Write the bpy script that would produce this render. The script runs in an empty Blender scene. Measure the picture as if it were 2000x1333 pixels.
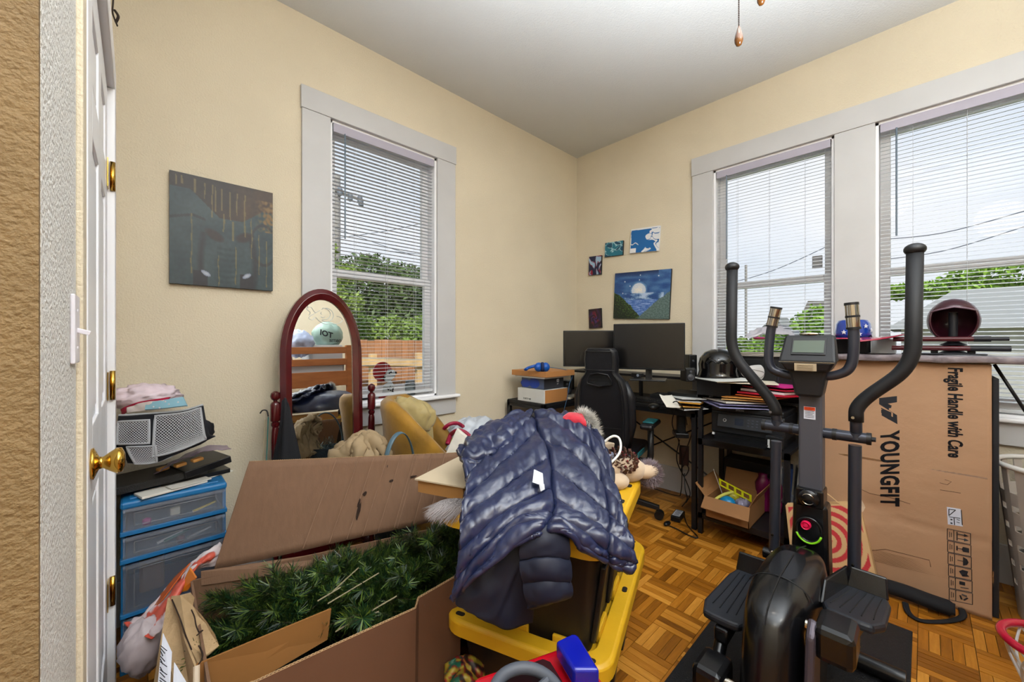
import bpy, bmesh, math, random
from mathutils import Vector, Matrix, noise
SC = bpy.context.scene
COL = SC.collection
rnd = random.Random(7)
R = math.radians
pi = math.pi
V = Vector
# ------------------------------------------------------------------ camera
CH = 1.18                       # eye height
YAW = R(46.3)                   # view direction, measured from the X axis (long wall runs along X)
cam_d = bpy.data.cameras.new('camera')
cam = bpy.data.objects.new('camera', cam_d); COL.objects.link(cam)
cam.location = (0, 0, CH); cam.rotation_euler = (R(90), 0, YAW - R(90))
cam_d.sensor_width = 36; cam_d.lens = 13.824; cam_d.clip_start = .02; cam_d.clip_end = 300
SC.camera = cam
SC.view_settings.view_transform = 'Standard'; SC.view_settings.look = 'None'
SC.view_settings.gamma = 1; SC.view_settings.use_curve_mapping = False
SC.view_settings.exposure = 0.98
# ------------------------------------------------------------------ world: pale summer sky
def srgb(h):
    if isinstance(h, (tuple, list)): c = [x / 255 for x in h[:3]]
    else:
        h = h.lstrip('#'); c = [int(h[i:i + 2], 16) / 255 for i in (0, 2, 4)]
    return tuple(x / 12.92 if x <= .04045 else ((x + .055) / 1.055) ** 2.4 for x in c) + (1,)
W = bpy.data.worlds.new('sky'); SC.world = W; W.use_nodes = True
nt = W.node_tree; nt.nodes.clear()
wo = nt.nodes.new('ShaderNodeOutputWorld'); bg = nt.nodes.new('ShaderNodeBackground')
tc = nt.nodes.new('ShaderNodeTexCoord'); sx = nt.nodes.new('ShaderNodeSeparateXYZ')
rp = nt.nodes.new('ShaderNodeValToRGB'); ns = nt.nodes.new('ShaderNodeTexNoise'); mx = nt.nodes.new('ShaderNodeMixRGB')
rp.color_ramp.elements[0].position = 0; rp.color_ramp.elements[0].color = srgb('#e4e9ee')
rp.color_ramp.elements[1].position = .75; rp.color_ramp.elements[1].color = srgb('#a9c6e6')
ns.inputs['Scale'].default_value = 2.2; ns.inputs['Detail'].default_value = 5
cr = nt.nodes.new('ShaderNodeValToRGB'); cr.color_ramp.elements[0].position = .45; cr.color_ramp.elements[1].position = .68
nt.links.new(tc.outputs['Generated'], sx.inputs[0]); nt.links.new(sx.outputs['Z'], rp.inputs['Fac'])
nt.links.new(tc.outputs['Generated'], ns.inputs['Vector']); nt.links.new(ns.outputs['Fac'], cr.inputs['Fac'])
nt.links.new(cr.outputs['Color'], mx.inputs['Fac']); nt.links.new(rp.outputs['Color'], mx.inputs['Color1'])
mx.inputs['Color2'].default_value = srgb('#eef0f4')
nt.links.new(mx.outputs['Color'], bg.inputs['Color']); bg.inputs['Strength'].default_value = .58
nt.links.new(bg.outputs[0], wo.inputs[0])
# sun from behind the house: lights the garden, does not enter the room
sd = bpy.data.lights.new('sun', 'SUN'); sd.energy = 2.1; sd.angle = R(1); sd.color = (1, .95, .86)
so = bpy.data.objects.new('sun', sd); COL.objects.link(so)
so.rotation_euler = V((.45, .62, -.64)).to_track_quat('-Z', 'Y').to_euler()
# ------------------------------------------------------------------ lights inside: fan light kit, plus added unseen fill lights in hall and room
def lamp(name, loc, r, e, col=(1, .94, .85)):
    d = bpy.data.lights.new(name, 'POINT'); d.energy = e; d.shadow_soft_size = r; d.color = col
    o = bpy.data.objects.new(name, d); COL.objects.link(o); o.location = loc; return o
LAMPS = [((.92, .22, 2.52), .12, 5), ((.35, -1.15, 2.62), .22, 16), ((-.7, -.6, 2.55), .2, 9)]
for i, (l, r, e) in enumerate(LAMPS): lamp('fan_and_fill_light', l, r, e)
# added unseen spots behind the camera, bounced off the ceiling as fill
for i, (l, e) in enumerate((((.35, -.80, 1.36), 330), ((.78, -.40, 1.36), 270))):
    d = bpy.data.lights.new('fill_uplight', 'SPOT'); d.energy = e; d.spot_size = R(130); d.spot_blend = .75; d.shadow_soft_size = .12; d.color = (.86, .93, 1)
    o = bpy.data.objects.new('fill_uplight', d); COL.objects.link(o); o.location = l; o.rotation_euler = (pi, 0, 0)
# ------------------------------------------------------------------ pixel -> point on a real plane (photo 2000x1333)
CY, SY = math.cos(YAW), math.sin(YAW)
FW = V((CY, SY, 0)); RT = V((SY, -CY, 0))
def ray(px, py): return FW + RT * ((px - 1000) / 768) + V((0, 0, (666.5 - py) / 768))
O = V((0, 0, CH))
def aX(px, py, x): d = ray(px, py); return O + d * (x / d.x)
def aY(px, py, y): d = ray(px, py); return O + d * (y / d.y)
def aZ(px, py, z): d = ray(px, py); return O + d * ((z - CH) / d.z)
def aD(px, py, dep): return O + ray(px, py) * dep
def aP(px, py, p, n): d = ray(px, py); return O + d * ((V(p) - O).dot(V(n)) / d.dot(V(n)))
# ------------------------------------------------------------------ materials
MATS = {}
def mat(name, col, rough=.55, metal=0, var=0, vscale=8, bump=0, bscale=60, spec=.5, coat=0, sheen=0, alpha=1, trans=0, ior=1.45, emit=0, rand=0, stretch=None, col2=None, detail=4, sss=0):
    if name in MATS: return MATS[name]
    m = bpy.data.materials.new(name); m.use_nodes = True; MATS[name] = m
    t = m.node_tree; b = t.nodes['Principled BSDF']; L = t.links
    c = srgb(col)
    b.inputs['Base Color'].default_value = c; b.inputs['Roughness'].default_value = rough
    b.inputs['Metallic'].default_value = metal; b.inputs['Specular IOR Level'].default_value = spec
    b.inputs['Coat Weight'].default_value = coat; b.inputs['Coat Roughness'].default_value = .08
    b.inputs['Sheen Weight'].default_value = sheen; b.inputs['Alpha'].default_value = alpha
    b.inputs['Transmission Weight'].default_value = trans; b.inputs['IOR'].default_value = ior
    if emit: b.inputs['Emission Color'].default_value = c; b.inputs['Emission Strength'].default_value = emit
    vec = None
    if var or bump or col2 or stretch:
        g = t.nodes.new('ShaderNodeNewGeometry'); mp = t.nodes.new('ShaderNodeMapping')
        L.new(g.outputs['Position'], mp.inputs['Vector'])
        if stretch: mp.inputs['Scale'].default_value = stretch
        vec = mp.outputs['Vector']
    last = None
    if var or col2:
        n = t.nodes.new('ShaderNodeTexNoise'); n.inputs['Scale'].default_value = vscale; n.inputs['Detail'].default_value = detail
        L.new(vec, n.inputs['Vector'])
        r = t.nodes.new('ShaderNodeValToRGB'); r.color_ramp.elements[0].position = .32; r.color_ramp.elements[1].position = .68
        if col2: a, d = c, srgb(col2)
        else:
            a = tuple(max(0, x * (1 - var)) for x in c[:3]) + (1,); d = tuple(min(1, x * (1 + var)) for x in c[:3]) + (1,)
        r.color_ramp.elements[0].color = a; r.color_ramp.elements[1].color = d
        L.new(n.outputs['Fac'], r.inputs['Fac']); last = r.outputs['Color']
    if rand:
        oi = t.nodes.new('ShaderNodeObjectInfo'); h = t.nodes.new('ShaderNodeHueSaturation')
        mr = t.nodes.new('ShaderNodeMapRange'); mr.inputs['To Min'].default_value = 1 - rand; mr.inputs['To Max'].default_value = 1 + rand
        L.new(oi.outputs['Random'], mr.inputs['Value']); L.new(mr.outputs['Result'], h.inputs['Value'])
        if last: L.new(last, h.inputs['Color'])
        else: h.inputs['Color'].default_value = c
        last = h.outputs['Color']
    if last: L.new(last, b.inputs['Base Color'])
    if bump:
        n2 = t.nodes.new('ShaderNodeTexNoise'); n2.inputs['Scale'].default_value = bscale; n2.inputs['Detail'].default_value = 3
        L.new(vec, n2.inputs['Vector'])
        bp = t.nodes.new('ShaderNodeBump'); bp.inputs['Strength'].default_value = bump; bp.inputs['Distance'].default_value = .01
        L.new(n2.outputs['Fac'], bp.inputs['Height']); L.new(bp.outputs['Normal'], b.inputs['Normal'])
    return m
def glassmat(name, tint='#ffffff', op=.08, rough=.02):
    if name in MATS: return MATS[name]
    m = bpy.data.materials.new(name); m.use_nodes = True; MATS[name] = m
    t = m.node_tree; t.nodes.clear(); o = t.nodes.new('ShaderNodeOutputMaterial')
    a = t.nodes.new('ShaderNodeBsdfTransparent'); g = t.nodes.new('ShaderNodeBsdfGlossy'); x = t.nodes.new('ShaderNodeMixShader')
    f = t.nodes.new('ShaderNodeFresnel'); f.inputs['IOR'].default_value = 1.3
    a.inputs['Color'].default_value = srgb(tint); g.inputs['Roughness'].default_value = rough
    t.links.new(f.outputs[0], x.inputs[0]); t.links.new(a.outputs[0], x.inputs[1]); t.links.new(g.outputs[0], x.inputs[2]); t.links.new(x.outputs[0], o.inputs[0])
    return m
def filmmat(name, col, op=.5, rough=.3):           # translucent plastic
    if name in MATS: return MATS[name]
    m = bpy.data.materials.new(name); m.use_nodes = True; MATS[name] = m
    t = m.node_tree; b = t.nodes['Principled BSDF']; o = t.nodes['Material Output']
    b.inputs['Base Color'].default_value = srgb(col); b.inputs['Roughness'].default_value = rough
    a = t.nodes.new('ShaderNodeBsdfTransparent'); x = t.nodes.new('ShaderNodeMixShader'); x.inputs[0].default_value = op
    t.links.new(a.outputs[0], x.inputs[1]); t.links.new(b.outputs[0], x.inputs[2]); t.links.new(x.outputs[0], o.inputs[0])
    return m
def vcolmat(name, rough=.45):
    if name in MATS: return MATS[name]
    m = bpy.data.materials.new(name); m.use_nodes = True; MATS[name] = m
    t = m.node_tree; b = t.nodes['Principled BSDF']; b.inputs['Roughness'].default_value = rough
    a = t.nodes.new('ShaderNodeVertexColor'); a.layer_name = 'paint'; t.links.new(a.outputs['Color'], b.inputs['Base Color'])
    return m
# ------------------------------------------------------------------ object helpers
ROOTM = {}
def thing(name, label, cat, loc=(0, 0, 0), rz=0, group=None):
    o = bpy.data.objects.new(name, None); COL.objects.link(o); o.empty_display_size = .05
    o.location = loc; o.rotation_euler = (0, 0, rz)
    o['label'] = label; o['category'] = cat
    if group: o['group'] = group
    ROOTM[o.name] = Matrix.Translation(V(loc)) @ Matrix.Rotation(rz, 4, 'Z')
    return o
def tag(o, label, cat, group=None):
    o['label'] = label; o['category'] = cat
    if group: o['group'] = group
    return o
class MB:
    def __init__(s, xf=None): s.v = []; s.f = []; s.fm = []; s.xf = xf; s.cur = 0
    def P(s, p):
        p = V(p); return s.xf @ p if s.xf else p
    def add(s, vs, fs):
        n = len(s.v); s.v += [s.P(p) for p in vs]; s.f += [tuple(n + i for i in f) for f in fs]; s.fm += [s.cur] * len(fs); return s
    def box(s, a, b):
        x0, y0, z0 = a; x1, y1, z1 = b
        x0, x1 = min(x0, x1), max(x0, x1); y0, y1 = min(y0, y1), max(y0, y1); z0, z1 = min(z0, z1), max(z0, z1)
        return s.add([(x0, y0, z0), (x1, y0, z0), (x1, y1, z0), (x0, y1, z0), (x0, y0, z1), (x1, y0, z1), (x1, y1, z1), (x0, y1, z1)],
                     [(3, 2, 1, 0), (4, 5, 6, 7), (0, 1, 5, 4), (1, 2, 6, 5), (2, 3, 7, 6), (3, 0, 4, 7)])
    def obox(s, c, sz, m):       # oriented box, m = 3x3 / euler tuple
        if not isinstance(m, Matrix):
            from mathutils import Euler
            m = Euler(m).to_matrix()
        c = V(c); h = V(sz) / 2
        vs = [c + m @ V((sx * h.x, sy * h.y, sz_ * h.z)) for sz_ in (-1, 1) for sx, sy in ((-1, -1), (1, -1), (1, 1), (-1, 1))]
        return s.add(vs, [(3, 2, 1, 0), (4, 5, 6, 7), (0, 1, 5, 4), (1, 2, 6, 5), (2, 3, 7, 6), (3, 0, 4, 7)])
    def hexa(s, b, t):           # 4 bottom + 4 top corners
        return s.add(list(b) + list(t), [(3, 2, 1, 0), (4, 5, 6, 7), (0, 1, 5, 4), (1, 2, 6, 5), (2, 3, 7, 6), (3, 0, 4, 7)])
    def slab(s, q, n, th):       # quad (4 points) with thickness th along n
        n = V(n).normalized() * th; q = [V(p) for p in q]
        return s.hexa(q, [p + n for p in q])
    def poly(s, pts, n, th):     # polygon extruded along n
        n = V(n).normalized() * th; k = len(pts); pts = [V(p) for p in pts]
        return s.add(pts + [p + n for p in pts], [tuple(range(k - 1, -1, -1)), tuple(range(k, 2 * k))] + [(i, (i + 1) % k, k + (i + 1) % k, k + i) for i in range(k)])
    def tube(s, pts, r, n=10, cap=True, closed=False, flat=None):
        pts = [V(p) for p in pts]; k = len(pts); rr = r if isinstance(r, (list, tuple)) else [r] * k
        base = len(s.v); up = None; vs = []
        for i, p in enumerate(pts):
            if closed: d = pts[(i + 1) % k] - pts[i - 1]
            else: d = (pts[min(i + 1, k - 1)] - pts[max(i - 1, 0)])
            d = d.normalized() if d.length > 1e-9 else V((0, 0, 1))
            if up is None: up = V((0, 0, 1)) if abs(d.z) < .9 else V((1, 0, 0))
            a = d.cross(up)
            if a.length < 1e-6: a = d.cross(V((0, 1, 0)))
            a.normalize(); b = a.cross(d).normalized(); up = b
            for j in range(n):
                t = 2 * pi * j / n
                vs.append(p + (a * math.cos(t) + b * math.sin(t) * (flat or 1)) * rr[i])
        fs = []
        for i in range(k if closed else k - 1):
            i2 = (i + 1) % k
            for j in range(n):
                fs.append((i * n + j, i * n + (j + 1) % n, i2 * n + (j + 1) % n, i2 * n + j))
        if cap and not closed: fs += [tuple(range(n - 1, -1, -1)), tuple((k - 1) * n + j for j in range(n))]
        return s.add(vs, fs)
    def cyl(s, a, b, r, r2=None, n=20): return s.tube([a, b], [r, r if r2 is None else r2], n)
    def lathe(s, prof, c=(0, 0, 0), n=24, m=None, sc=(1, 1)):   # prof [(r,z)]
        c = V(c); vs = []; k = len(prof)
        for r, z in prof:
            for j in range(n):
                t = 2 * pi * j / n; p = V((r * math.cos(t) * sc[0], r * math.sin(t) * sc[1], z))
                vs.append(c + (m @ p if m else p))
        fs = [(i * n + j, i * n + (j + 1) % n, (i + 1) * n + (j + 1) % n, (i + 1) * n + j) for i in range(k - 1) for j in range(n)]
        fs += [tuple(range(n - 1, -1, -1)), tuple((k - 1) * n + j for j in range(n))]
        return s.add(vs, fs)
    def ball(s, c, r, n=16, m=None):
        r = V((r, r, r)) if not hasattr(r, '__len__') else V(r); c = V(c); vs = []; k = n // 2
        for i in range(k + 1):
            f = pi * i / k
            for j in range(n):
                t = 2 * pi * j / n; p = V((math.sin(f) * math.cos(t) * r.x, math.sin(f) * math.sin(t) * r.y, -math.cos(f) * r.z))
                vs.append(c + (m @ p if m else p))
        fs = [(i * n + j, i * n + (j + 1) % n, (i + 1) * n + (j + 1) % n, (i + 1) * n + j) for i in range(k) for j in range(n)]
        return s.add(vs, fs)
    def grid(s, pts):            # rows x cols of points
        r, c = len(pts), len(pts[0])
        return s.add([p for row in pts for p in row], [(i * c + j, i * c + j + 1, (i + 1) * c + j + 1, (i + 1) * c + j) for i in range(r - 1) for j in range(c - 1)])
    def build(s, name, m, parent=None, smooth=False, bevel=0, label=None, kind=None, solid=0, bseg=2, sub=0, mats=None, weld=False):
        me = bpy.data.meshes.new(name); inv = None
        if parent is not None:
            q = parent
            while q.parent: q = q.parent
            inv = ROOTM.get(q.name)
            if inv: inv = inv.inverted()
        vs = [inv @ p for p in s.v] if inv else s.v
        me.from_pydata([tuple(p) for p in vs], [], s.f)
        for mm in (mats or [m]): me.materials.append(mm)
        if mats: me.polygons.foreach_set('material_index', s.fm)
        bm = bmesh.new(); bm.from_mesh(me)
        if weld: bmesh.ops.remove_doubles(bm, verts=bm.verts, dist=1e-5)
        bmesh.ops.recalc_face_normals(bm, faces=bm.faces); bm.to_mesh(me); bm.free()
        o = bpy.data.objects.new(name, me); COL.objects.link(o)
        if smooth: me.polygons.foreach_set('use_smooth', [True] * len(me.polygons)); 
        if smooth == 'auto':
            me.polygons.foreach_set('use_smooth', [True] * len(me.polygons))
            try: me.set_sharp_from_angle(angle=R(40))
            except Exception: pass
        if solid: q = o.modifiers.new('s', 'SOLIDIFY'); q.thickness = solid; q.offset = 0
        if bevel: q = o.modifiers.new('b', 'BEVEL'); q.width = bevel; q.segments = bseg; q.limit_method = 'ANGLE'; q.angle_limit = R(38); q.harden_normals = False
        if sub: q = o.modifiers.new('u', 'SUBSURF'); q.levels = sub; q.render_levels = sub
        if parent is not None: o.parent = parent
        if label: o['label'] = label
        if kind: o['kind'] = kind
        return o
def struct(o): o['kind'] = 'structure'; return o
def solo(mb, name, m, label, cat, group=None, **k): return tag(mb.build(name, m, **k), label, cat, group)
def inst(src, parent=None, loc=None, rot=None, name=None):
    o = bpy.data.objects.new(name or src.name.split('.')[0], src.data); COL.objects.link(o)
    if parent is not None: o.parent = parent
    if loc is not None: o.location = loc
    if rot is not None: o.rotation_euler = rot
    return o
def cr(p0, p1, p2, p3, t):
    return .5 * ((2 * p1) + (p2 - p0) * t + (2 * p0 - 5 * p1 + 4 * p2 - p3) * t * t + (3 * p1 - p0 - 3 * p2 + p3) * t ** 3)
def spline(pts, n, closed=False):
    pts = [V(p) for p in pts]; k = len(pts); out = []; segs = k if closed else k - 1
    for i in range(segs):
        if closed: a, b, c, d = pts[i - 1], pts[i], pts[(i + 1) % k], pts[(i + 2) % k]
        else: a, b, c, d = pts[max(i - 1, 0)], pts[i], pts[i + 1], pts[min(i + 2, k - 1)]
        for j in range(n): out.append(cr(a, b, c, d, j / n))
    if not closed: out.append(pts[-1])
    return out
def bend(pts, r, n=5):          # polyline with rounded corners
    pts = [V(p) for p in pts]; out = [pts[0]]
    for a, b, c in zip(pts, pts[1:], pts[2:]):
        d1 = min(r, (a - b).length * .48); d2 = min(r, (c - b).length * .48)
        s_, e = b + (a - b).normalized() * d1, b + (c - b).normalized() * d2
        for i in range(n + 1):
            t = i / n; out.append(s_ * (1 - t) ** 2 + b * 2 * t * (1 - t) + e * t * t)
    out.append(pts[-1]); return out
def sheet(rows, nu, nv, disp=None):   # rows of control points -> smooth grid with normal displacement disp(u,v,p)
    rr = [spline(r, max(1, nu // (len(r) - 1))) for r in rows]
    m = min(len(r) for r in rr); rr = [r[:m] for r in rr]
    cols = [spline([r[j] for r in rr], max(1, nv // (len(rows) - 1))) for j in range(m)]
    G = [[cols[j][i] for j in range(m)] for i in range(len(cols[0]))]
    if disp:
        H = []; nr, nc = len(G), m
        for i in range(nr):
            row = []
            for j in range(nc):
                du = G[i][min(j + 1, nc - 1)] - G[i][max(j - 1, 0)]; dv = G[min(i + 1, nr - 1)][j] - G[max(i - 1, 0)][j]
                n = du.cross(dv)
                n = n.normalized() if n.length > 1e-12 else V((0, 0, 1))
                if n.dot(O - G[i][j]) < 0: n = -n
                row.append(G[i][j] + n * disp(j / (nc - 1), i / (nr - 1), G[i][j]))
            H.append(row)
        G = H
    return G
def nz(p, s=1, seed=0): return noise.noise(V(p) * s + V((seed * 7.3, seed * 3.1, seed * 1.7)))
def ridge(p, s=1, seed=0): return 1 - 2 * abs(nz(p, s, seed))
def blob(c, r, amp=.15, s=6, seed=0, n=40, m=None, flatb=None, rid=True):
    r = V(r); c = V(c); vs = []; k = n // 2; q = MB()
    for i in range(k + 1):
        f = pi * i / k
        for j in range(n):
            t = 2 * pi * j / n; d = V((math.sin(f) * math.cos(t), math.sin(f) * math.sin(t), -math.cos(f)))
            a = 1 + amp * ((ridge(d, s * .35, seed) - .4) * .8 + nz(d, s * .8, seed + 3) * .5 if rid else nz(d, s * .4, seed))
            p = V((d.x * r.x, d.y * r.y, d.z * r.z)) * a
            p = (m @ p if m else p) + c
            if flatb is not None and p.z < flatb: p.z = flatb + .001 * j / n
            vs.append(p)
    fs = [(i * n + j, i * n + (j + 1) % n, (i + 1) * n + (j + 1) % n, (i + 1) * n + j) for i in range(k) for j in range(n)]
    q.add(vs, fs); return q
def text(body, size, m, parent, origin, xdir, ydir, name='lettering', ext=.0006, bold=0, sx=1, spc=1):
    cu = bpy.data.curves.new('t', 'FONT'); cu.body = body; cu.size = size; cu.extrude = ext; cu.align_x = 'CENTER'; cu.align_y = 'CENTER'; cu.offset = bold
    cu.resolution_u = 3; cu.space_character = spc
    to = bpy.data.objects.new('t', cu); COL.objects.link(to)
    me = bpy.data.meshes.new_from_object(to.evaluated_get(bpy.context.evaluated_depsgraph_get()))
    bpy.data.objects.remove(to)
    x = V(xdir).normalized(); y = V(ydir).normalized(); z = x.cross(y)
    M4 = Matrix.Translation(V(origin)) @ Matrix((x * sx, y, z)).transposed().to_4x4()
    mb = MB(); mb.v = [M4 @ v.co for v in me.vertices]; mb.f = [tuple(p.vertices) for p in me.polygons]; mb.fm = [0] * len(mb.f)
    bpy.data.meshes.remove(me)
    return mb.build(name, m, parent)
def painted(name, parent, q, nu, nv, fn, off=.001):   # flat printed / painted picture: grid over quad q (tl,tr,br,bl), colour fn(u,v)
    tl, tr, br, bl = [V(p) for p in q]
    mb = MB(); mb.grid([[(tl * (1 - u) + tr * u) * (1 - v) + (bl * (1 - u) + br * u) * v for u in [i / nu for i in range(nu + 1)]] for v in [j / nv for j in range(nv + 1)]])
    o = mb.build(name, vcolmat('paint_layer'), parent)
    me = o.data; ca = me.color_attributes.new('paint', 'FLOAT_COLOR', 'POINT'); dat = []
    for j in range(nv + 1):
        for i in range(nu + 1):
            c = fn(i / nu, j / nv); dat += list(srgb([max(0, min(255, x)) for x in c]))
    ca.data.foreach_set('color', dat)
    return o
def lerp(a, b, t): return tuple(x + (y - x) * t for x, y in zip(a, b))
def clamp(x): return max(0, min(1, x))
# ================================================================== ROOM SHELL
XW, YW, HC = 3.06, 2.30, 2.935
m_wall = mat('wall_paint', '#d5c9b1', .75, var=.05, vscale=1.6, bump=.35, bscale=130)
m_hall = mat('hall_wall_shaded', '#7a6443', .75, var=.1, vscale=9, bump=.5, bscale=160)  # darker brown puts the shade on this wall end into its colour
m_wwall = mat('white_wall_paint', '#d9d7d2', .7, var=.03, vscale=30, bump=.6, bscale=150)
m_ceil = mat('ceiling_paint', '#d6d7d6', .8, var=.02, vscale=1.5, bump=.2, bscale=110)
m_trim = mat('white_trim_paint', '#bfbebe', .4, var=.03, vscale=5, bump=.08, bscale=25)
m_jamb = mat('white_gloss_paint', '#ededf0', .35)
W1 = (.784, 1.482); W2 = (.372, 1.062); W3 = (-.50, .19); ZB, ZT = .81, 2.425; TH = .15
def wall_holes(name, axis, c, t, a0, a1, holes, m, side=1):
    mb = MB()
    def bx(a, b, z0, z1):
        if b - a < 1e-4 or z1 - z0 < 1e-4: return
        if axis == 'Y': mb.box((a, c, z0), (b, c + t, z1))
        else: mb.box((c, a, z0), (c + t, b, z1))
    p = a0
    for h0, h1, z0, z1 in sorted(holes):
        bx(p, h0, 0, HC); bx(h0, h1, 0, z0); bx(h0, h1, z1, HC); p = h1
    bx(p, a1, 0, HC)
    return struct(mb.build(name, m, weld=False))
wall_holes('wall_left', 'Y', YW, TH, -.3, XW + TH, [(W1[0], W1[1], ZB, ZT)], m_wall)
wall_holes('wall_right', 'X', XW, TH, -1.8, YW, [(W2[0], W2[1], ZB, ZT), (W3[0], W3[1], ZB, ZT)], m_wall)
struct(MB().box((-.28, 1.92, 0), (-.08, YW, HC)).box((-.28, 1.06, 2.03), (-.08, 1.92, HC)).build('wall_door', m_wall))
struct(MB().box((-.28, .695, 0), (-.0785, 1.06, HC)).build('wall_door_return', m_wwall))
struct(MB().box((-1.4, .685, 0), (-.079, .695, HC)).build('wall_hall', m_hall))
struct(MB().box((-1.4, -1.9, 0), (3.3, -1.8, HC)).build('wall_back', m_wall))
struct(MB().box((-1.5, -1.9, 0), (-1.4, .7, HC)).build('wall_hall_side', m_wall))
struct(MB().box((-1.5, -1.9, HC), (3.35, 2.6, HC + .1)).build('ceiling', m_ceil))
struct(MB().box((-.28, .8, -.05), (-.27, 2.0, 2.2)).build('wall_closet_back', m_wall))
# roof overhang and outside house wall are the shell itself
# baseboards
bb = MB().box((1.9, YW - .016, 0), (XW, YW, .19)).box((-.08, YW - .016, 0), (1.9, YW, .19)); struct(bb.build('baseboard_left', m_trim, bevel=.004))
struct(MB().box((XW - .016, -1.8, 0), (XW, YW - .016, .19)).build('baseboard_right', m_trim, bevel=.004))
# hairline wall crack / conduit seam above the painting
# windows ------------------------------------------------------------
m_glass = glassmat('window_glass')
def window(n, axis, c, w, ends):
    """axis 'Y': wall plane y=c, opening along X; 'X': wall plane x=c, opening along Y. inside is towards -axis"""
    root = bpy.data.objects.new('window_%d' % n, None); COL.objects.link(root); root['kind'] = 'structure'
    a, b = w
    root.location = ((a + b) / 2, c, ZB) if axis == 'Y' else (c, (a + b) / 2, ZB)
    ROOTM[root.name] = Matrix.Translation(root.location)
    def bx(mb, a0, a1, d0, d1, z0, z1):      # along, depth (positive = outwards), z
        if axis == 'Y': mb.box((a0, c + d0, z0), (a1, c + d1, z1))
        else: mb.box((c + d0, a0, z0), (c + d1, a1, z1))
        return mb
    jb = MB()
    bx(jb, a, a + .014, 0, TH, ZB, ZT); bx(jb, b - .014, b, 0, TH, ZB, ZT); bx(jb, a, b, 0, TH, ZT - .014, ZT); bx(jb, a, b, 0, TH + .03, ZB, ZB + .012)
    jb.build('window_frame', m_jamb, root)
    zm = 1.575; s = .045
    for nm, z0, z1, d0 in (('upper_sash', zm - .02, ZT - .014, .085), ('lower_sash', ZB + .012, zm + .022, .055)):
        f = MB(); a0, b0 = a + .014, b - .014
        bx(f, a0, a0 + s, d0, d0 + .03, z0, z1); bx(f, b0 - s, b0, d0, d0 + .03, z0, z1)
        bx(f, a0 + s, b0 - s, d0, d0 + .03, z0, z0 + (.042 if nm == 'upper_sash' else .07)); bx(f, a0 + s, b0 - s, d0, d0 + .03, z1 - .042, z1)
        o = f.build(nm, m_jamb, root, bevel=.003)
        bx(MB(), a0 + s, b0 - s, d0 + .013, d0 + .016, z0 + .04, z1 - .04).build('pane', m_glass, o)
    return root, bx
r1, bx1 = window(1, 'Y', YW, W1, None)
r2, bx2 = window(2, 'X', XW, W2, None)
r3, bx3 = window(3, 'X', XW, W3, None)
# casings
def casing_set(bx, root, a, b, cw, ov=.03):
    th = .02
    bx(MB(), a - cw[0], a, -th, 0, ZB + .0, ZT).build('side_casing', m_trim, root, bevel=.003)
    if cw[1]: bx(MB(), b, b + cw[1], -th, 0, ZB, ZT).build('side_casing', m_trim, root, bevel=.003)
casing_set(bx1, r1, W1[0], W1[1], (.147, .147))
bx1(MB(), W1[0] - .152, W1[1] + .152, -.024, 0, ZT, ZT + .122).build('head_casing', m_trim, r1, bevel=.003)
bx1(MB(), W1[0] - .165, W1[1] + .165, -.058, .03, ZB - .022, ZB).build('stool', m_jamb, r1, bevel=.008)
bx1(MB(), W1[0] - .147, W1[1] + .15, -.02, 0, ZB - .135, ZB - .022).build('apron', m_trim, r1, bevel=.003)
casing_set(bx2, r2, W2[0], W2[1], (.182, .147)); casing_set(bx3, r3, W3[0], W3[1], (.147, 0))
bx2(MB(), W3[0] - .15, W2[1] + .152, -.024, 0, ZT, ZT + .132).build('head_casing', m_trim, r2, bevel=.003)
bx2(MB(), W3[0] - .165, W2[1] + .165, -.05, .03, ZB - .022, ZB).build('stool', m_jamb, r2, bevel=.008)
bx2(MB(), W3[0] - .15, W2[1] + .147, -.02, 0, ZB - .135, ZB - .022).build('apron', m_trim, r2, bevel=.003)
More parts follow.
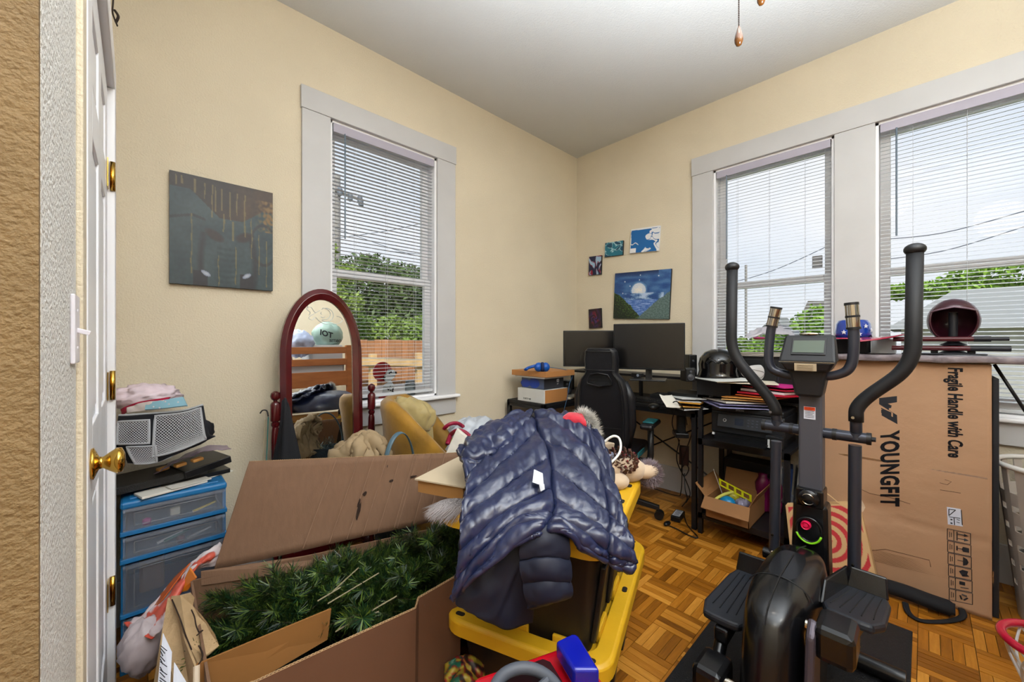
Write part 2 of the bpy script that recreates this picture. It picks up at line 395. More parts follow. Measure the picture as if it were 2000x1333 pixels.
# blinds ---------------------------------------------------------------
m_slat = mat('blind_slat_white', '#d2d5da', .45)
m_val = mat('valance_lilac_grey', '#aba6b4', .5)
m_wand = mat('clear_wand', '#5f6e7c', .2)
def blind(label, axis, c, w, wand_at, tilt, zbot, group='white mini blinds in the windows'):
    a, b = w[0] + .02, w[1] - .02; L = b - a; dm = .022
    mid = V(((a + b) / 2, c + dm, ZT)) if axis == 'Y' else V((c + dm, (a + b) / 2, ZT))
    rt = thing('mini_blind', label, 'blind', mid, 0)
    def bx(a0, a1, d0, d1, z0, z1):
        return MB().box((a0, c + d0, z0), (a1, c + d1, z1)) if axis == 'Y' else MB().box((c + d0, a0, z0), (c + d1, a1, z1))
    bx(a, b, dm - .018, dm + .018, ZT - .05, ZT - .016).build('headrail', m_slat, rt)
    bx(a, b, dm - .026, dm - .021, ZT - .062, ZT - .012).build('valance', m_val, rt, bevel=.002)
    # a thick stack-like first slats then regular pitch
    sl = MB(); hw = .0125
    prof = [(-hw, 0), (-hw * .4, .0016), (hw * .4, .0016), (hw, 0)]
    vs = []
    for e in (-L / 2, L / 2):
        for d, z in prof:
            dd = d * math.cos(tilt) - z * math.sin(tilt); zz = d * math.sin(tilt) + z * math.cos(tilt)
            vs.append((e, dd, zz) if axis == 'Y' else (dd, e, zz))
    sl.add(vs, [(0, 1, 5, 4), (1, 2, 6, 5), (2, 3, 7, 6)])
    first = sl.build('slat', m_slat, None, solid=0); first.parent = rt
    z = -.075; k = 0
    while ZT + z > zbot + .02:
        if k == 0: first.location = (0, 0, z)
        else: inst(first, rt, (0, 0, z + rnd.uniform(-.0006, .0006)))
        z -= .0216; k += 1
    bx(a, b, dm - .012, dm + .012, zbot - .012, zbot + .006).build('bottom_rail', mat('rail_grey', '#c3c6c9', .4), rt, bevel=.003)
    cd = MB()
    for f in (.2, .5, .8):
        p = a + L * f
        for d in (dm - .013, dm + .013):
            q = (p, c + d) if axis == 'Y' else (c + d, p)
            cd.tube([(q[0], q[1], zbot), (q[0], q[1], ZT - .05)], .0007, 4)
    cd.build('ladder_cord', m_slat, rt)
    q = (wand_at, c - .012) if axis == 'Y' else (c - .012, wand_at)
    MB().tube([(q[0], q[1], ZT - .06), (q[0], q[1], ZT - .06 - .6)], .0042, 8).build('tilt_wand', m_wand, rt)
    return rt
blind('white mini blind in the left wall window, garden and fence behind', 'Y', YW, W1, aY(674, 300, YW - .012).x, 0, .85)
blind('white mini blind in the window behind the desk end and printer', 'X', XW, W2, aX(1419, 400, XW - .012).y, R(13), .87)
blind('white mini blind in the window behind the tall cardboard carton', 'X', XW, W3, aX(1751, 300, XW - .012).y, R(13), .84)
# door ----------------------------------------------------------------
m_door = mat('white_door_paint', '#ecedf2', .35, var=.02, vscale=4, bump=.05, bscale=20)
m_brass = mat('polished_brass', '#c9a14a', .12, metal=1)
dr = bpy.data.objects.new('door_1', None); COL.objects.link(dr); dr['kind'] = 'structure'; dr.location = (-.085, 1.5, 0); ROOTM[dr.name] = Matrix.Translation(dr.location)
DX = -.068
MB().box((DX - .035, 1.13, .01), (DX - .006, 1.832, 2.0)).build('door_leaf', m_door, dr, bevel=.002)
pn = MB()   # stile-and-rail frame standing proud, six recessed panels with raised fields
ys = [1.13, 1.235, 1.43, 1.53, 1.727, 1.832]; zs = [.01, .22, .84, 1.0, 1.62, 1.73, 1.9, 2.0]
for y0, y1 in ((ys[0], ys[1]), (ys[2], ys[3]), (ys[4], ys[5])): pn.box((DX - .008, y0, .01), (DX, y1, 2.0))
for z0, z1 in ((.01, .22), (.84, 1.0), (1.62, 1.73), (1.9, 2.0)):
    pn.box((DX - .008, ys[1], z0), (DX, ys[2], z1)); pn.box((DX - .008, ys[3], z0), (DX, ys[4], z1))
pn.build('stile_and_rail', m_door, dr, bevel=.003)
for y0, y1 in ((ys[1], ys[2]), (ys[3], ys[4])):
    for z0, z1 in ((.22, .84), (1.0, 1.62), (1.73, 1.9)):
        MB().box((DX - .01, y0 + .025, z0 + .025), (DX - .003, y1 - .025, z1 - .025)).build('door_panel', m_door, dr, bevel=.004)
cs = MB().box((-.08, 1.842, 0), (-.05, 1.932, 2.012)); cs.build('door_casing', m_jamb, dr, bevel=.004)
MB().box((-.08, 1.05, 2.012), (-.05, 1.932, 2.1)).build('door_casing', m_jamb, dr, bevel=.004)
MB().box((-.08, 1.055, 0), (-.0695, 1.122, 2.012)).build('door_casing', m_wall, dr, bevel=.003)
for z in (.36, 1.035, 1.72):
    h = MB().box((-.0665, 1.792, z - .045), (-.0645, 1.836, z + .045)).box((-.0515, 1.842, z - .045), (-.0495, 1.872, z + .045)); h = h.build('hinge', m_brass, dr)
    MB().cyl((-.056, 1.838, z - .047), (-.056, 1.838, z + .047), .007, n=10).build('hinge_pin', m_brass, h, smooth=True)
ky, kz = 1.19, .925
kb = MB().lathe([(.001, 0), (.031, 0), (.033, .004), (.024, .008), (.013, .012), (.012, .018), (.02, .028), (.027, .038), (.026, .046), (.014, .051), (.001, .052)], (DX, ky, kz), 28, Matrix.Rotation(pi / 2, 3, 'Y'))
kb.build('door_knob', m_brass, dr, smooth=True)
# switch
sw = thing('light_switch', 'white wall switch with toggle beside the door', 'switch', (-.0785, 1.0, 1.2))
MB().box((-.0785, .965, 1.142), (-.0725, 1.035, 1.258)).build('switch_plate', mat('switch_plastic', '#dcd9e2', .35), sw, bevel=.002)
MB().obox((-.066, 1.0, 1.196), (.018, .009, .008), (0, R(18), 0)).build('toggle', MATS['switch_plastic'], sw, bevel=.001)
sc2 = MB()
for z in (1.232, 1.168): sc2.cyl((-.0726, 1, z), (-.0718, 1, z), .003, n=10)
sc2.build('screw', MATS['switch_plastic'], sw)
# hook with scarf hanging at top of the door side
hk = thing('hanging_strap', 'dark strap hanging from the top of the white door casing', 'strap', (-.045, 1.98, 2.0))
MB().tube(spline([aD(222, -60, 1.36), aD(221, 0, 1.36), aD(220, 25, 1.355), aD(229, 50, 1.36)], 6), .006, 8, flat=.4).build('webbing', mat('dark_strap', '#2a1c16', .5), hk)
MB().tube(spline([aD(224, 20, 1.36), aD(231, 32, 1.36), aD(226, 44, 1.36)], 5), .004, 6).build('hook', mat('dark_strap', '#2a1c16', .5), hk)
# ------------------------------------------------------------------ floor: mosaic parquet, 6 inch blocks of five fingers
m_sub = mat('floor_subfloor', '#3a2413', .8)
fl = struct(MB().box((-1.5, -1.9, -.06), (3.2, 2.5, -.008)).build('floor', m_sub))
ROOTM[fl.name] = Matrix.Identity(4)
def plankmat(nm, stretch):
    m = bpy.data.materials.new(nm); m.use_nodes = True; t = m.node_tree; b = t.nodes['Principled BSDF']; L = t.links
    g = t.nodes.new('ShaderNodeNewGeometry'); mp = t.nodes.new('ShaderNodeMapping'); mp.inputs['Scale'].default_value = stretch
    n = t.nodes.new('ShaderNodeTexNoise'); n.inputs['Scale'].default_value = 9; n.inputs['Detail'].default_value = 6; n.inputs['Roughness'].default_value = .65
    at = t.nodes.new('ShaderNodeVertexColor'); at.layer_name = 'tone'
    sp = t.nodes.new('ShaderNodeSeparateColor'); ad = t.nodes.new('ShaderNodeMath'); ad.operation = 'MULTIPLY_ADD'; ad.inputs[1].default_value = .55
    r = t.nodes.new('ShaderNodeValToRGB'); r.color_ramp.elements[0].position = .22; r.color_ramp.elements[0].color = srgb('#6b3d0c')
    r.color_ramp.elements[1].position = .95; r.color_ramp.elements[1].color = srgb('#d9993f')
    e = r.color_ramp.elements.new(.58); e.color = srgb('#a8691c')
    L.new(g.outputs['Position'], mp.inputs[0]); L.new(mp.outputs[0], n.inputs['Vector']); L.new(at.outputs['Color'], sp.inputs[0])
    L.new(n.outputs['Fac'], ad.inputs[0]); L.new(sp.outputs[0], ad.inputs[2]); L.new(ad.outputs[0], r.inputs[0]); L.new(r.outputs[0], b.inputs['Base Color'])
    b.inputs['Roughness'].default_value = .33; b.inputs['Specular IOR Level'].default_value = .45
    bp = t.nodes.new('ShaderNodeBump'); bp.inputs['Strength'].default_value = .12; bp.inputs['Distance'].default_value = .004
    L.new(n.outputs['Fac'], bp.inputs['Height']); L.new(bp.outputs[0], b.inputs['Normal'])
    return m
mpx = plankmat('parquet_along_x', (1, 9, 1)); mpy = plankmat('parquet_along_y', (9, 1, 1))
BS = .1535; X0, Y0 = 1.4115, .63
plk = []
for i in range(-20, 12):
    for j in range(-17, 12):
        bx0, by0 = X0 + i * BS, Y0 + j * BS
        if bx0 < -1.4 or bx0 > 3.06 or by0 < -1.8 or by0 > 2.3: continue
        bt = rnd.uniform(-.08, .08)
        for k in range(5):
            w = BS / 5; g_ = .0009
            along = (i + j) % 2 == 0
            if along: q = (bx0 + g_, by0 + k * w + g_, bx0 + BS - g_, by0 + (k + 1) * w - g_)
            else: q = (bx0 + k * w + g_, by0 + g_, bx0 + (k + 1) * w - g_, by0 + BS - g_)
            cx, cy = (q[0] + q[2]) / 2, (q[1] + q[3]) / 2
            dep = cx * CY + cy * SY; lat = (cx * SY - cy * CY) / max(dep, .01)
            px = 1000 + lat * 768; py = 666.5 + CH / max(dep, .01) * 768
            vis = dep > 0 and 1150 < px < 2010 and py < 1345 and not (cx < 1.25) and not (cx > 2.5 and cy < .45) and cx < 2.8 and not (1.3 < cx < 2.25 and .04 < cy < .6)
            if px < 1180 + max(0, (py - 940)) * .0: vis = False
            plk.append((dep if vis else 99 + rnd.random(), q, along, bt + rnd.uniform(-.24, .26), rnd.uniform(-.0005, .0004)))
plk.sort(key=lambda t: t[0])
def plank_mesh(lst, name, m, kind=None):
    mb = MB(); tones = []
    for dep, q, al, tone, dz in lst:
        mb.box((q[0], q[1], -.008), (q[2], q[3], dz)); tones += [tone] * 8
    o = mb.build(name, m, fl, kind=kind)
    ca = o.data.color_attributes.new('tone', 'FLOAT_COLOR', 'POINT'); ca.data.foreach_set('color', [x for t in tones for x in (clamp(.25 + t), 0, 0, 1)])
    return o
for t in plk[:290]: plank_mesh([t], 'parquet_finger', mpx if t[2] else mpy)
plank_mesh([t for t in plk[290:] if t[2]], 'parquet_fingers_lengthwise', mpx, 'stuff')
plank_mesh([t for t in plk[290:] if not t[2]], 'parquet_fingers_crosswise', mpy, 'stuff')
# ================================================================== OUTSIDE
m_grass = mat('grass_ground', '#7a7f52', .9, var=.25, vscale=3)
struct(MB().box((-12, 2.6, -.7), (60, 60, -.62)).box((3.3, -40, -.7), (60, 2.6, -.62)).build('ground', m_grass))
m_hedge = mat('hedge_leaves', '#6f8a34', .6, var=.45, vscale=25)
m_tree = mat('tree_leaves', '#4c6330', .6, var=.5, vscale=20)
m_bark = mat('bark', '#5a4634', .9, var=.2)
def leafcloud(name, m, parent, centres, n, size, kind=None, seed=1):
    r = random.Random(seed); mb = MB()
    for c, rad in centres:
        for _ in range(n):
            d = V((r.gauss(0, 1), r.gauss(0, 1), r.gauss(0, 1))); d.normalize()
            k = r.uniform(.45, 1) ** .6; p = V(c) + V((d.x * rad[0], d.y * rad[1], d.z * rad[2])) * k
            a = V((r.gauss(0, 1), r.gauss(0, 1), r.gauss(0, 1))).normalized(); b = a.cross(V((r.gauss(0, 1), r.gauss(0, 1), r.gauss(0, 1)))).normalized()
            s = size * r.uniform(.6, 1.3)
            mb.add([p - a * s, p + b * s * .45, p + a * s, p - b * s * .45], [(0, 1, 2, 3)])
    return mb.build(name, m, parent, kind=kind)
# trees
def tree(label, base, h, centres, m, n, size, seed, group=None):
    t = thing('garden_tree', label, 'tree', base, 0, group)
    MB().tube([base, V(base) + V((.1, 0, h * .5)), V(base) + V((0, .1, h * .8))], [.22, .15, .05], 10).build('trunk', m_bark, t)
    leafcloud('crown', m, t, centres, n, size, 'stuff', seed)
    return t
tree('large dark leafy tree beyond the hedge outside the left window', (6.6, 15, -.62), 4.2,
     [((5.0, 15, 2.6), (1.5, 1.2, 1.2)), ((6.6, 15, 3.3), (1.7, 1.3, 1.3)), ((8.0, 15, 3.0), (1.5, 1.3, 1.5)), ((7.2, 14.6, 1.6), (2.2, 1.2, 1.1)), ((5.2, 14.6, 1.6), (1.4, 1.0, .8)), ((9.3, 15, 2.3), (1.3, 1.2, 1.5))], m_tree, 2600, .12, 3)
tree('small sparse tree close to the left edge of the left window', (3.0, 8.15, -.62), 3.3,
     [((2.83, 8.15, 2.05), (.3, .25, .5)), ((3.13, 8.15, 2.55), (.26, .25, .22)), ((2.7, 8.15, 2.95), (.2, .25, .28)), ((3.2, 8.15, 1.95), (.26, .25, .26))], mat('young_leaves', '#7c9440', .6, var=.4, vscale=20), 420, .06, 5)
hd = leafcloud('hedge', m_hedge, None, [((x, 9.2, .7), (.75, .7, 1.15)) for x in [2.2 + .8 * i for i in range(10)]], 2600, .07, seed=9)
tag(hd, 'trimmed green hedge behind the wooden fence outside the left window', 'hedge')
# fence of boards
m_fence = mat('cedar_board', '#a8754e', .75, rand=.22, stretch=(8, 8, 1), var=.15, vscale=6)
fn = thing('wooden_fence', 'reddish wooden board fence outside the left window', 'fence', (5, 7.2, -.62))
fb = None
x = 1.0; k = 0
while x < 9.2:
    h = 1.80 + rnd.uniform(-.01, .015)
    if fb is None:
        fb = MB().box((0, 0, 0), (.136, .018, 1.82)).build('fence_board', m_fence, None); fb.parent = fn; fb.location = (x - 5, 0, 0)
    else: inst(fb, fn, (x - 5, rnd.uniform(-.006, .006), rnd.uniform(-.015, .01)))
    x += .142; k += 1
MB().box((1, 7.22, .9), (9.2, 7.26, .99)).box((1, 7.22, -.3), (9.2, 7.26, -.21)).build('fence_rail', m_fence, fn)
# timber rack in front of the fence
tr = thing('timber_rack', 'pale timber frame shelter standing in front of the fence', 'frame', (3.6, 5.4, -.62))
mp_ = mat('pale_timber', '#c9a878', .8, var=.15)
for px in (728, 818): 
    p = aY(px, 700, 5.4); MB().box((p.x - .045, 5.36, -.62), (p.x + .045, 5.44, 1.0)).build('post', mp_, tr)
a, b = aY(640, 706, 5.4), aY(900, 712, 5.4)
MB().hexa([(a.x, 5.3, a.z - .04), (b.x, 5.3, b.z - .04), (b.x, 5.5, b.z - .04), (a.x, 5.5, a.z - .04)], [(a.x, 5.3, a.z + .05), (b.x, 5.3, b.z + .05), (b.x, 5.5, b.z + .05), (a.x, 5.5, a.z + .05)]).build('beam', mp_, tr)
MB().hexa([(a.x, 5.3, a.z + .05), (b.x, 5.3, b.z + .05), (b.x, 6.9, b.z - .12), (a.x, 6.9, a.z - .12)], [(a.x, 5.3, a.z + .07), (b.x, 5.3, b.z + .07), (b.x, 6.9, b.z - .1), (a.x, 6.9, a.z - .1)]).build('rack_roof', mat('weathered_roof', '#a39a88', .8, var=.1), tr)
# utility pole left
m_pole = mat('weathered_pole', '#8d8a86', .8)
up = thing('utility_pole', 'grey utility pole with crossarm seen through the left window', 'pole', tuple(aY(658, 800, 18.2).xy) + (-.62,))
pb = aY(658, 345, 18.2); MB().tube([(pb.x, 18.2, -.62), (pb.x, 18.2, pb.z)], .15, 10).build('pole_shaft', m_pole, up)
c1, c2 = aY(646, 368, 18), aY(708, 392, 18)
MB().tube([c1, c2], .07, 6).build('crossarm', m_pole, up)
tf = MB()
for px, py in ((664, 374), (684, 385), (703, 390), (705, 396)): q = aY(px, py, 17.9); tf.lathe([(.05, -.2), (.12, -.15), (.12, .1), (.05, .2)], q, 8)
tf.build('insulator', mat('insulator_grey', '#5e6670', .5), up)
m_wire = mat('cable_dark', '#59606b', .6)
for i, (l, r_) in enumerate((((640, 468), (870, 425)), ((640, 470), (870, 500)), ((640, 440), (870, 515)))):
    p, q = aY(*l, 17.6 - i * .3), aY(*r_, 17.6 - i * .3); mid = (p + q) / 2 - V((0, 0, .12))
    solo(MB().tube(spline([p, mid, q], 6), .013, 5), 'power_line', m_wire, ('power line rising to the right across the left window', 'power line falling to the right across the left window, upper of two', 'power line falling steepest across the left window')[i], 'cable')
# right side: neighbour roof, bush, pole
m_roof = mat('grey_shingle', '#77746f', .8, var=.1, vscale=6)
nb = thing('neighbour_house', 'grey roofed house beyond the bush outside the middle window', 'house', (14, 6.2, -.62))
A, B_, C_, D_ = aX(1578, 588, 14), aX(1650, 588, 14), aX(1540, 668, 14), aX(1650, 668, 14)
MB().hexa([A + V((0, 0, 0)), C_, C_ + V((6, 0, 0)), A + V((6, 0, 0))], [B_ + V((0, -.0, 0)), D_ + V((0, 0, 0)), D_ + V((6, 0, 0)), B_ + V((6, 0, 0))]).build('roof', m_roof, nb)
MB().box((14.1, D_.y - .4, -.62), (20, C_.y - .3, D_.z - .02)).build('house_wall', mat('house_wall_paint', '#b9b2a6', .8), nb)
h2 = thing('far_house', 'small dark house between trees at the left edge of the middle window', 'house', (22, 12, -.62))
q1 = aX(1490, 640, 24); MB().poly([(24, q1.y + .9, 1.0), (24, q1.y - 1.1, 1.0), (24, q1.y - 1.1, 1.6), (24, q1.y - .5, q1.z + .6)], (1, 0, 0), 3).build('gable', mat('dark_slate', '#6a6e6c', .8), h2)
MB().box((24.1, q1.y - 1.1, -.62), (27, q1.y + .9, 1.0)).build('house_wall', MATS['house_wall_paint'], h2)
def bush(label, cs, m, n, size, seed): 
    o = leafcloud('bush', m, None, cs, n, size, seed=seed); return tag(o, label, 'bush')
mb1 = mat('bush_leaves', '#7ba32f', .6, var=.4, vscale=15)
c0 = aX(1620, 650, 7.5)
bush('bright green bush outside the middle window', [((7.5, c0.y + .55, .55), (.7, .8, .75)), ((7.6, c0.y + .05, .85), (.7, .6, .95)), ((7.5, c0.y + 1.1, .35), (.6, .6, .65))], mb1, 3200, .07, 12)
c0 = aX(1448, 665, 20)
bush('low far bushes at the left of the middle window', [((20, c0.y + k * 1.1, .6), (1, 1.0, .8 + .12 * (k % 2))) for k in range(-1, 4)], m_hedge, 900, .14, 13)
c0 = aX(1950, 640, 7.5)
bush('green shrubs low outside the right window', [((7.5, c0.y + k * .75, -.25), (.7, .8, .62)) for k in range(-6, 1)], mb1, 2000, .07, 14)
c0 = aX(1970, 570, 16)
bush('yellow green treetop outside the right window', [((19.5, c0.y + 1.2, 2.9), (.5, 1.9, .3)), ((19.5, c0.y - 1, 3.2), (.5, 2.2, .5))], mb1, 1500, .12, 15)
hx = thing('long_house', 'long pale house with grey roof outside the right window', 'house', (15, -3, -.62))
c0 = aX(1960, 585, 15); c1 = aX(1760, 640, 15)
MB().box((15, -12, -.62), (19, c1.y, 1.5)).build('house_wall', mat('pale_siding', '#bcbcb8', .8, var=.05), hx)
MB().hexa([(14.6, -12, 1.5), (19.4, -12, 1.5), (19.4, c1.y + .3, 1.5), (14.6, c1.y + .3, 1.5)], [(16.5, -12, 2.6), (17.5, -12, 2.6), (17.5, c1.y - 1.0, 2.6), (16.5, c1.y - 1.0, 2.6)]).build('roof', mat('roof_light_grey', '#8f9291', .8), hx)
st = thing('street_pole', 'thin pole far off at the left of the middle window', 'pole', tuple(aX(1457, 700, 22.5).xy) + (-.62,))
p = aX(1457, 518, 22.5); MB().tube([(22.5, p.y, -.62), p], .06, 8).build('pole_shaft', m_pole, st)
sn = thing('window_sensor', 'small grey contact sensor stuck on the pane of the middle window', 'sensor', aX(1596, 512, XW + .05))
p = aX(1596, 512, XW + .045); MB().box((p.x, p.y - .026, p.z - .04), (p.x + .012, p.y + .026, p.z + .04)).build('sensor_case', mat('sensor_plastic', '#b9bbc0', .5), sn, bevel=.004)
for i, (l, r_) in enumerate((((1700, 470), (2010, 410)), ((1400, 560), (1640, 470)), ((1700, 510), (2010, 440)))):
    p, q = aX(*l, 18), aX(*r_, 18); mid = (p + q) / 2 - V((0, 0, .2))
    solo(MB().tube(spline([p, mid, q], 6), .014, 5), 'power_line', m_wire, ('upper power line crossing the right window', 'faint power line crossing the middle window', 'lower power line crossing the right window')[i], 'cable')
# ================================================================== LEFT SIDE
m_canvas = mat('canvas_edge_black', '#1b1d20', .6)
m_cwhite = mat('canvas_edge_white', '#d8dadf', .6)
# --- elephant painting
def elephant(u, v):
    n = nz((u * 5, v * 5, 1), 1); f = nz((u * 30, v * 30, 2), 1)
    teal = lerp((38, 62, 72), (58, 80, 86), clamp(.5 + n))
    head = .33 + .20 * math.exp(-((u - .55) / .35) ** 2) - .28 * clamp((.25 - u) / .25) * .5
    c = teal
    dark = (40, 26, 20)
    top = .13 if u < .18 else .13 + .22 * clamp((u - .18) / .27) if u < .45 else .35 - .13 * clamp((u - .68) / .2)
    if v < top: c = lerp(dark, (92, 62, 32), clamp((u - .4) * 1.3 + n * .6))
    if u > .8 and .1 < v < .42: c = lerp(c, (140, 105, 50), clamp(.5 + f * 1.5 + n) * clamp((u - .8) * 9))
    for cx, cy in ((.40, .52), (.70, .50)):     # eye hollows
        d = ((u - cx) / .085) ** 2 + ((v - cy - (u - cx) * (.35 if cx < .5 else -.25)) / .045) ** 2
        if d < 1.6: c = lerp((42, 28, 30), c, clamp(d - .5))
    for s, x0 in ((-1, .30), (1, .78)):          # dark folds beside the trunk
        xx = x0 + s * -.03 * math.sin(v * 6); w = abs(u - xx)
        if v > .5 and w < .045: c = lerp((26, 34, 44), c, w / .045)
    if v > .86 and (abs(u - .27) < .07 or abs(u - .72) < .07): c = (24, 26, 40)
    if .42 < u < .62 and v > .6: c = lerp(c, (34, 60, 68), .5 + .5 * math.sin(v * 120 + 6 * (u - .52) ** 2 * 30))
    if abs(v - (.36 + .25 * abs(u - .2))) < .012 and u < .32: c = lerp(c, (24, 34, 42), .8)
    if abs(((u - .9) / .14) ** 2 + ((v - .55) / .2) ** 2 - 1) < .15: c = lerp(c, (38, 34, 40), .6)
    for cx, cy, t in ((.32, .885, .4), (.72, .875, -.4)):   # tusks
        d = ((u - cx) / .045) ** 2 + ((v - cy - t * (u - cx)) / .022) ** 2
        if d < 1: c = lerp((200, 208, 225), (140, 150, 175), d)
    for i, (x, y0, y1, w) in enumerate([(.05, .02, .12, .006), (.1, .02, .1, .008), (.22, .03, .16, .009), (.19, .35, .9, .005), (.31, .05, .2, .005), (.38, .05, .36, .006), (.41, .06, .3, .005), (.47, .07, .28, .008), (.49, .3, .48, .007), (.55, .08, .36, .006), (.58, .36, .55, .008), (.61, .6, .97, .005), (.62, .08, .3, .006), (.7, .08, .5, .007), (.77, .3, .7, .005), (.85, .45, .85, .004), (.93, .5, .97, .004), (.44, .7, 1, .004)]):
        xx = x + .012 * nz((v * 7, i, 0), 1)
        if y0 < v < y1 and abs(u - xx) < w: c = lerp(c, (142, 125, 70), .75)
    return tuple((x + f * 10) * .78 for x in c)
q = [aY(332, 331, 2.275), aY(534, 378, 2.275), aY(532, 570, 2.275), aY(330, 551, 2.275)]
x0, x1 = (q[0].x + q[3].x) / 2, (q[1].x + q[2].x) / 2; z1, z0 = (q[0].z + q[1].z) / 2, (q[2].z + q[3].z) / 2
def picture(name, label, cat, axis, c, a0, a1, z0, z1, fn, edge, n=(90, 90), th=.02, skew=0, group=None):
    p = (c, a0, z0) if axis == 'X' else (a0, c, z0)
    t = thing(name, label, cat, p, 0, group)
    if axis == 'Y':
        k = [(a0, c, z1), (a1, c, z1), (a1, c, z0), (a0, c, z0)]; nn = V((0, 1, 0))
    else:
        k = [(c, a0, z1), (c, a1, z1), (c, a1 + skew, z0), (c, a0 + skew, z0)]; nn = V((1, 0, 0))
    k = [V(p) for p in k]
    MB().slab(k, nn, th).build('canvas', edge, t)
    painted('painted_face', t, [p - nn * .0008 for p in k], n[0], n[1], fn)
    return t
picture('canvas_painting', 'large dark teal painting of an elephant head with gold drips, on the left wall', 'painting', 'Y', 2.278, x0, x1, z0, z1, elephant, m_canvas, (150, 150))
# --- drawer tower
m_blue = mat('blue_plastic', '#1f6fa8', .4, bump=.05, bscale=200)
m_clear = filmmat('cloudy_plastic', '#8f97a4', .27, .25)
m_clear2 = filmmat('cloudy_plastic_deep', '#757b88', .3, .3)
DT = .613; dx0, dx1, dy0, dy1 = -.042, .266, 1.945, 2.275
dw = thing('drawer_tower', 'blue plastic drawer tower with cloudy clear drawers in the corner behind the door', 'drawers', ((dx0 + dx1) / 2, 2.1, 0))
tp = MB().box((dx0, dy0, DT - .03), (dx1, dy1, DT - .004)); tp.build('top_panel', m_blue, dw, bevel=.008)
MB().box((dx0 + .025, dy0 + .03, DT - .006), (dx1 - .025, dy1 - .02, DT)).build('top_inset', m_blue, dw, bevel=.003)
rows = [(.505, .588), (.408, .486), (.215, .388), (.03, .196)]
fr = MB()
fr.box((dx0 + .002, dy0 + .02, 0), (dx0 + .014, dy1, DT - .03)).box((dx1 - .014, dy0 + .02, 0), (dx1 - .002, dy1, DT - .03)).box((dx0, dy1 - .01, 0), (dx1, dy1, DT - .03))
fr.build('side_panel', m_blue, dw, bevel=.002)
for z0_, z1_ in ((.488, .505), (.39, .408), (.198, .214), (0, .028)): MB().box((dx0, dy0, z0_), (dx1, dy1 - .01, z1_)).build('shelf_rail', m_blue, dw, bevel=.003)
for i, (a, b) in enumerate(rows):
    f = MB().box((dx0 + .008, dy0 - .004, a + .002), (dx1 - .008, dy0 + .003, b - .003)).box((dx0 + .008, dy0 + .003, a + .002), (dx1 - .008, dy1 - .03, a + .005))
    f.box((dx0 + .016, dy0, a + .004), (dx0 + .019, dy1 - .03, b - .012)).box((dx1 - .019, dy0, a + .004), (dx1 - .016, dy1 - .03, b - .012))
    d = f.build('drawer', m_clear if i < 2 else m_clear2, dw)
    e = MB(); xa, xb = dx0 + .035, dx1 - .035; za, zb = a + .016, b - .02
    for bx in (((xa, za), (xb, za + .004)), ((xa, zb - .004), (xb, zb)), ((xa, za), (xa + .004, zb)), ((xb - .004, za), (xb, zb))):
        e.box((bx[0][0], dy0 - .007, bx[0][1]), (bx[1][0], dy0 - .003, bx[1][1]))
    e.box((dx0 + .008, dy0 - .016, b - .012), (dx1 - .008, dy0 - .003, b - .003))
    e.build('drawer_lip', m_clear, d, bevel=.0015)
junk = [('marker_pen', '#b02a8e', 'pink marker lying in the top drawer'), ('paint_tube', '#e8e2cf', 'cream paint tube in the top drawer'), ('paint_tube', '#d8c24a', 'yellow capped tube in the top drawer'), ('marker_pen', '#3d7d86', 'teal marker in the second drawer'), ('marker_pen', '#a7a7b0', 'grey marker in the second drawer'), ('paint_brush', '#d9e0ea', 'white paint brush in the second drawer'), ('craft_spool', '#5a2442', 'dark red spool in the second drawer')]
for i, (nm, c, lb) in enumerate(junk):
    z = (.524 if i < 3 else .426); x = dx0 + .07 + .03 * (i * 2 % 5) + .006 * i; y = 1.965 + .03 * (i % 2)
    m = mat('craft_' + c[1:], c, .4)
    if nm == 'craft_spool' or i == 0: solo(MB().lathe([(.004, 0), (.012, .002), (.012, .02), (.004, .024)], (x, y, z - .016), 14), nm, m, lb, 'craft supply', smooth=True)
    elif i == 1: solo(MB().box((x, y, z - .016), (x + .03, y + .02, z + .012)), nm, m, lb, 'craft supply', bevel=.004)
    else: solo(MB().tube([(x, y, z - .008), (x + .075, y + .02, z + .006)], [.005, .004], 8), nm, m, lb, 'craft supply')
solo(MB().box((dx0 + .05, 1.99, .246), (dx0 + .12, 2.1, .36)), 'storage_jar', mat('dim_brown_jar', '#6a5240', .5), 'brown jar dim behind the third drawer front', 'jar', bevel=.01)
# items on the tower
m_paper = mat('white_paper', '#d9d5cb', .7); m_dark = mat('black_plastic', '#17181b', .42); m_matte = mat('matte_black', '#1c1d21', .7)
m_spiral = mat('black_grid_plastic', '#1d1a18', .55, bump=.6, bscale=300)
def sheetbox(name, m, label, cat, c, sz, rz, tilt=(0, 0), group=None, bevel=0, parent=None):
    o = MB().obox(c, sz, (tilt[0], tilt[1], rz)).build(name, m, parent, bevel=bevel)
    return tag(o, label, cat, group) if parent is None else o
z = DT
sheetbox('magazine', m_paper, 'pale magazine at the front edge of the blue drawer tower', 'magazine', (.10, 1.99, z + .005), (.2, .08, .009), .28, bevel=.002)
sheetbox('paper_sheet', m_paper, 'white folded paper under the pale magazine', 'paper', (.15, 1.985, z + .0125), (.13, .05, .003), .3)
sheetbox('notebook', m_dark, 'black notebook with silver edge on the drawer tower, under the mesh sheet', 'notebook', (.17, 2.12, z + .012), (.22, .17, .018), .16, bevel=.002)
sheetbox('paper_sheet', m_paper, 'white envelope sticking out right under the black notebook', 'paper', (.2, 2.10, z + .002), (.17, .13, .003), .42)
sheetbox('storage_case', m_spiral, 'black textured case under the mesh pocket organiser', 'case', (.06, 2.09, z + .036), (.28, .2, .028), .1, (0, R(-3)), bevel=.004)
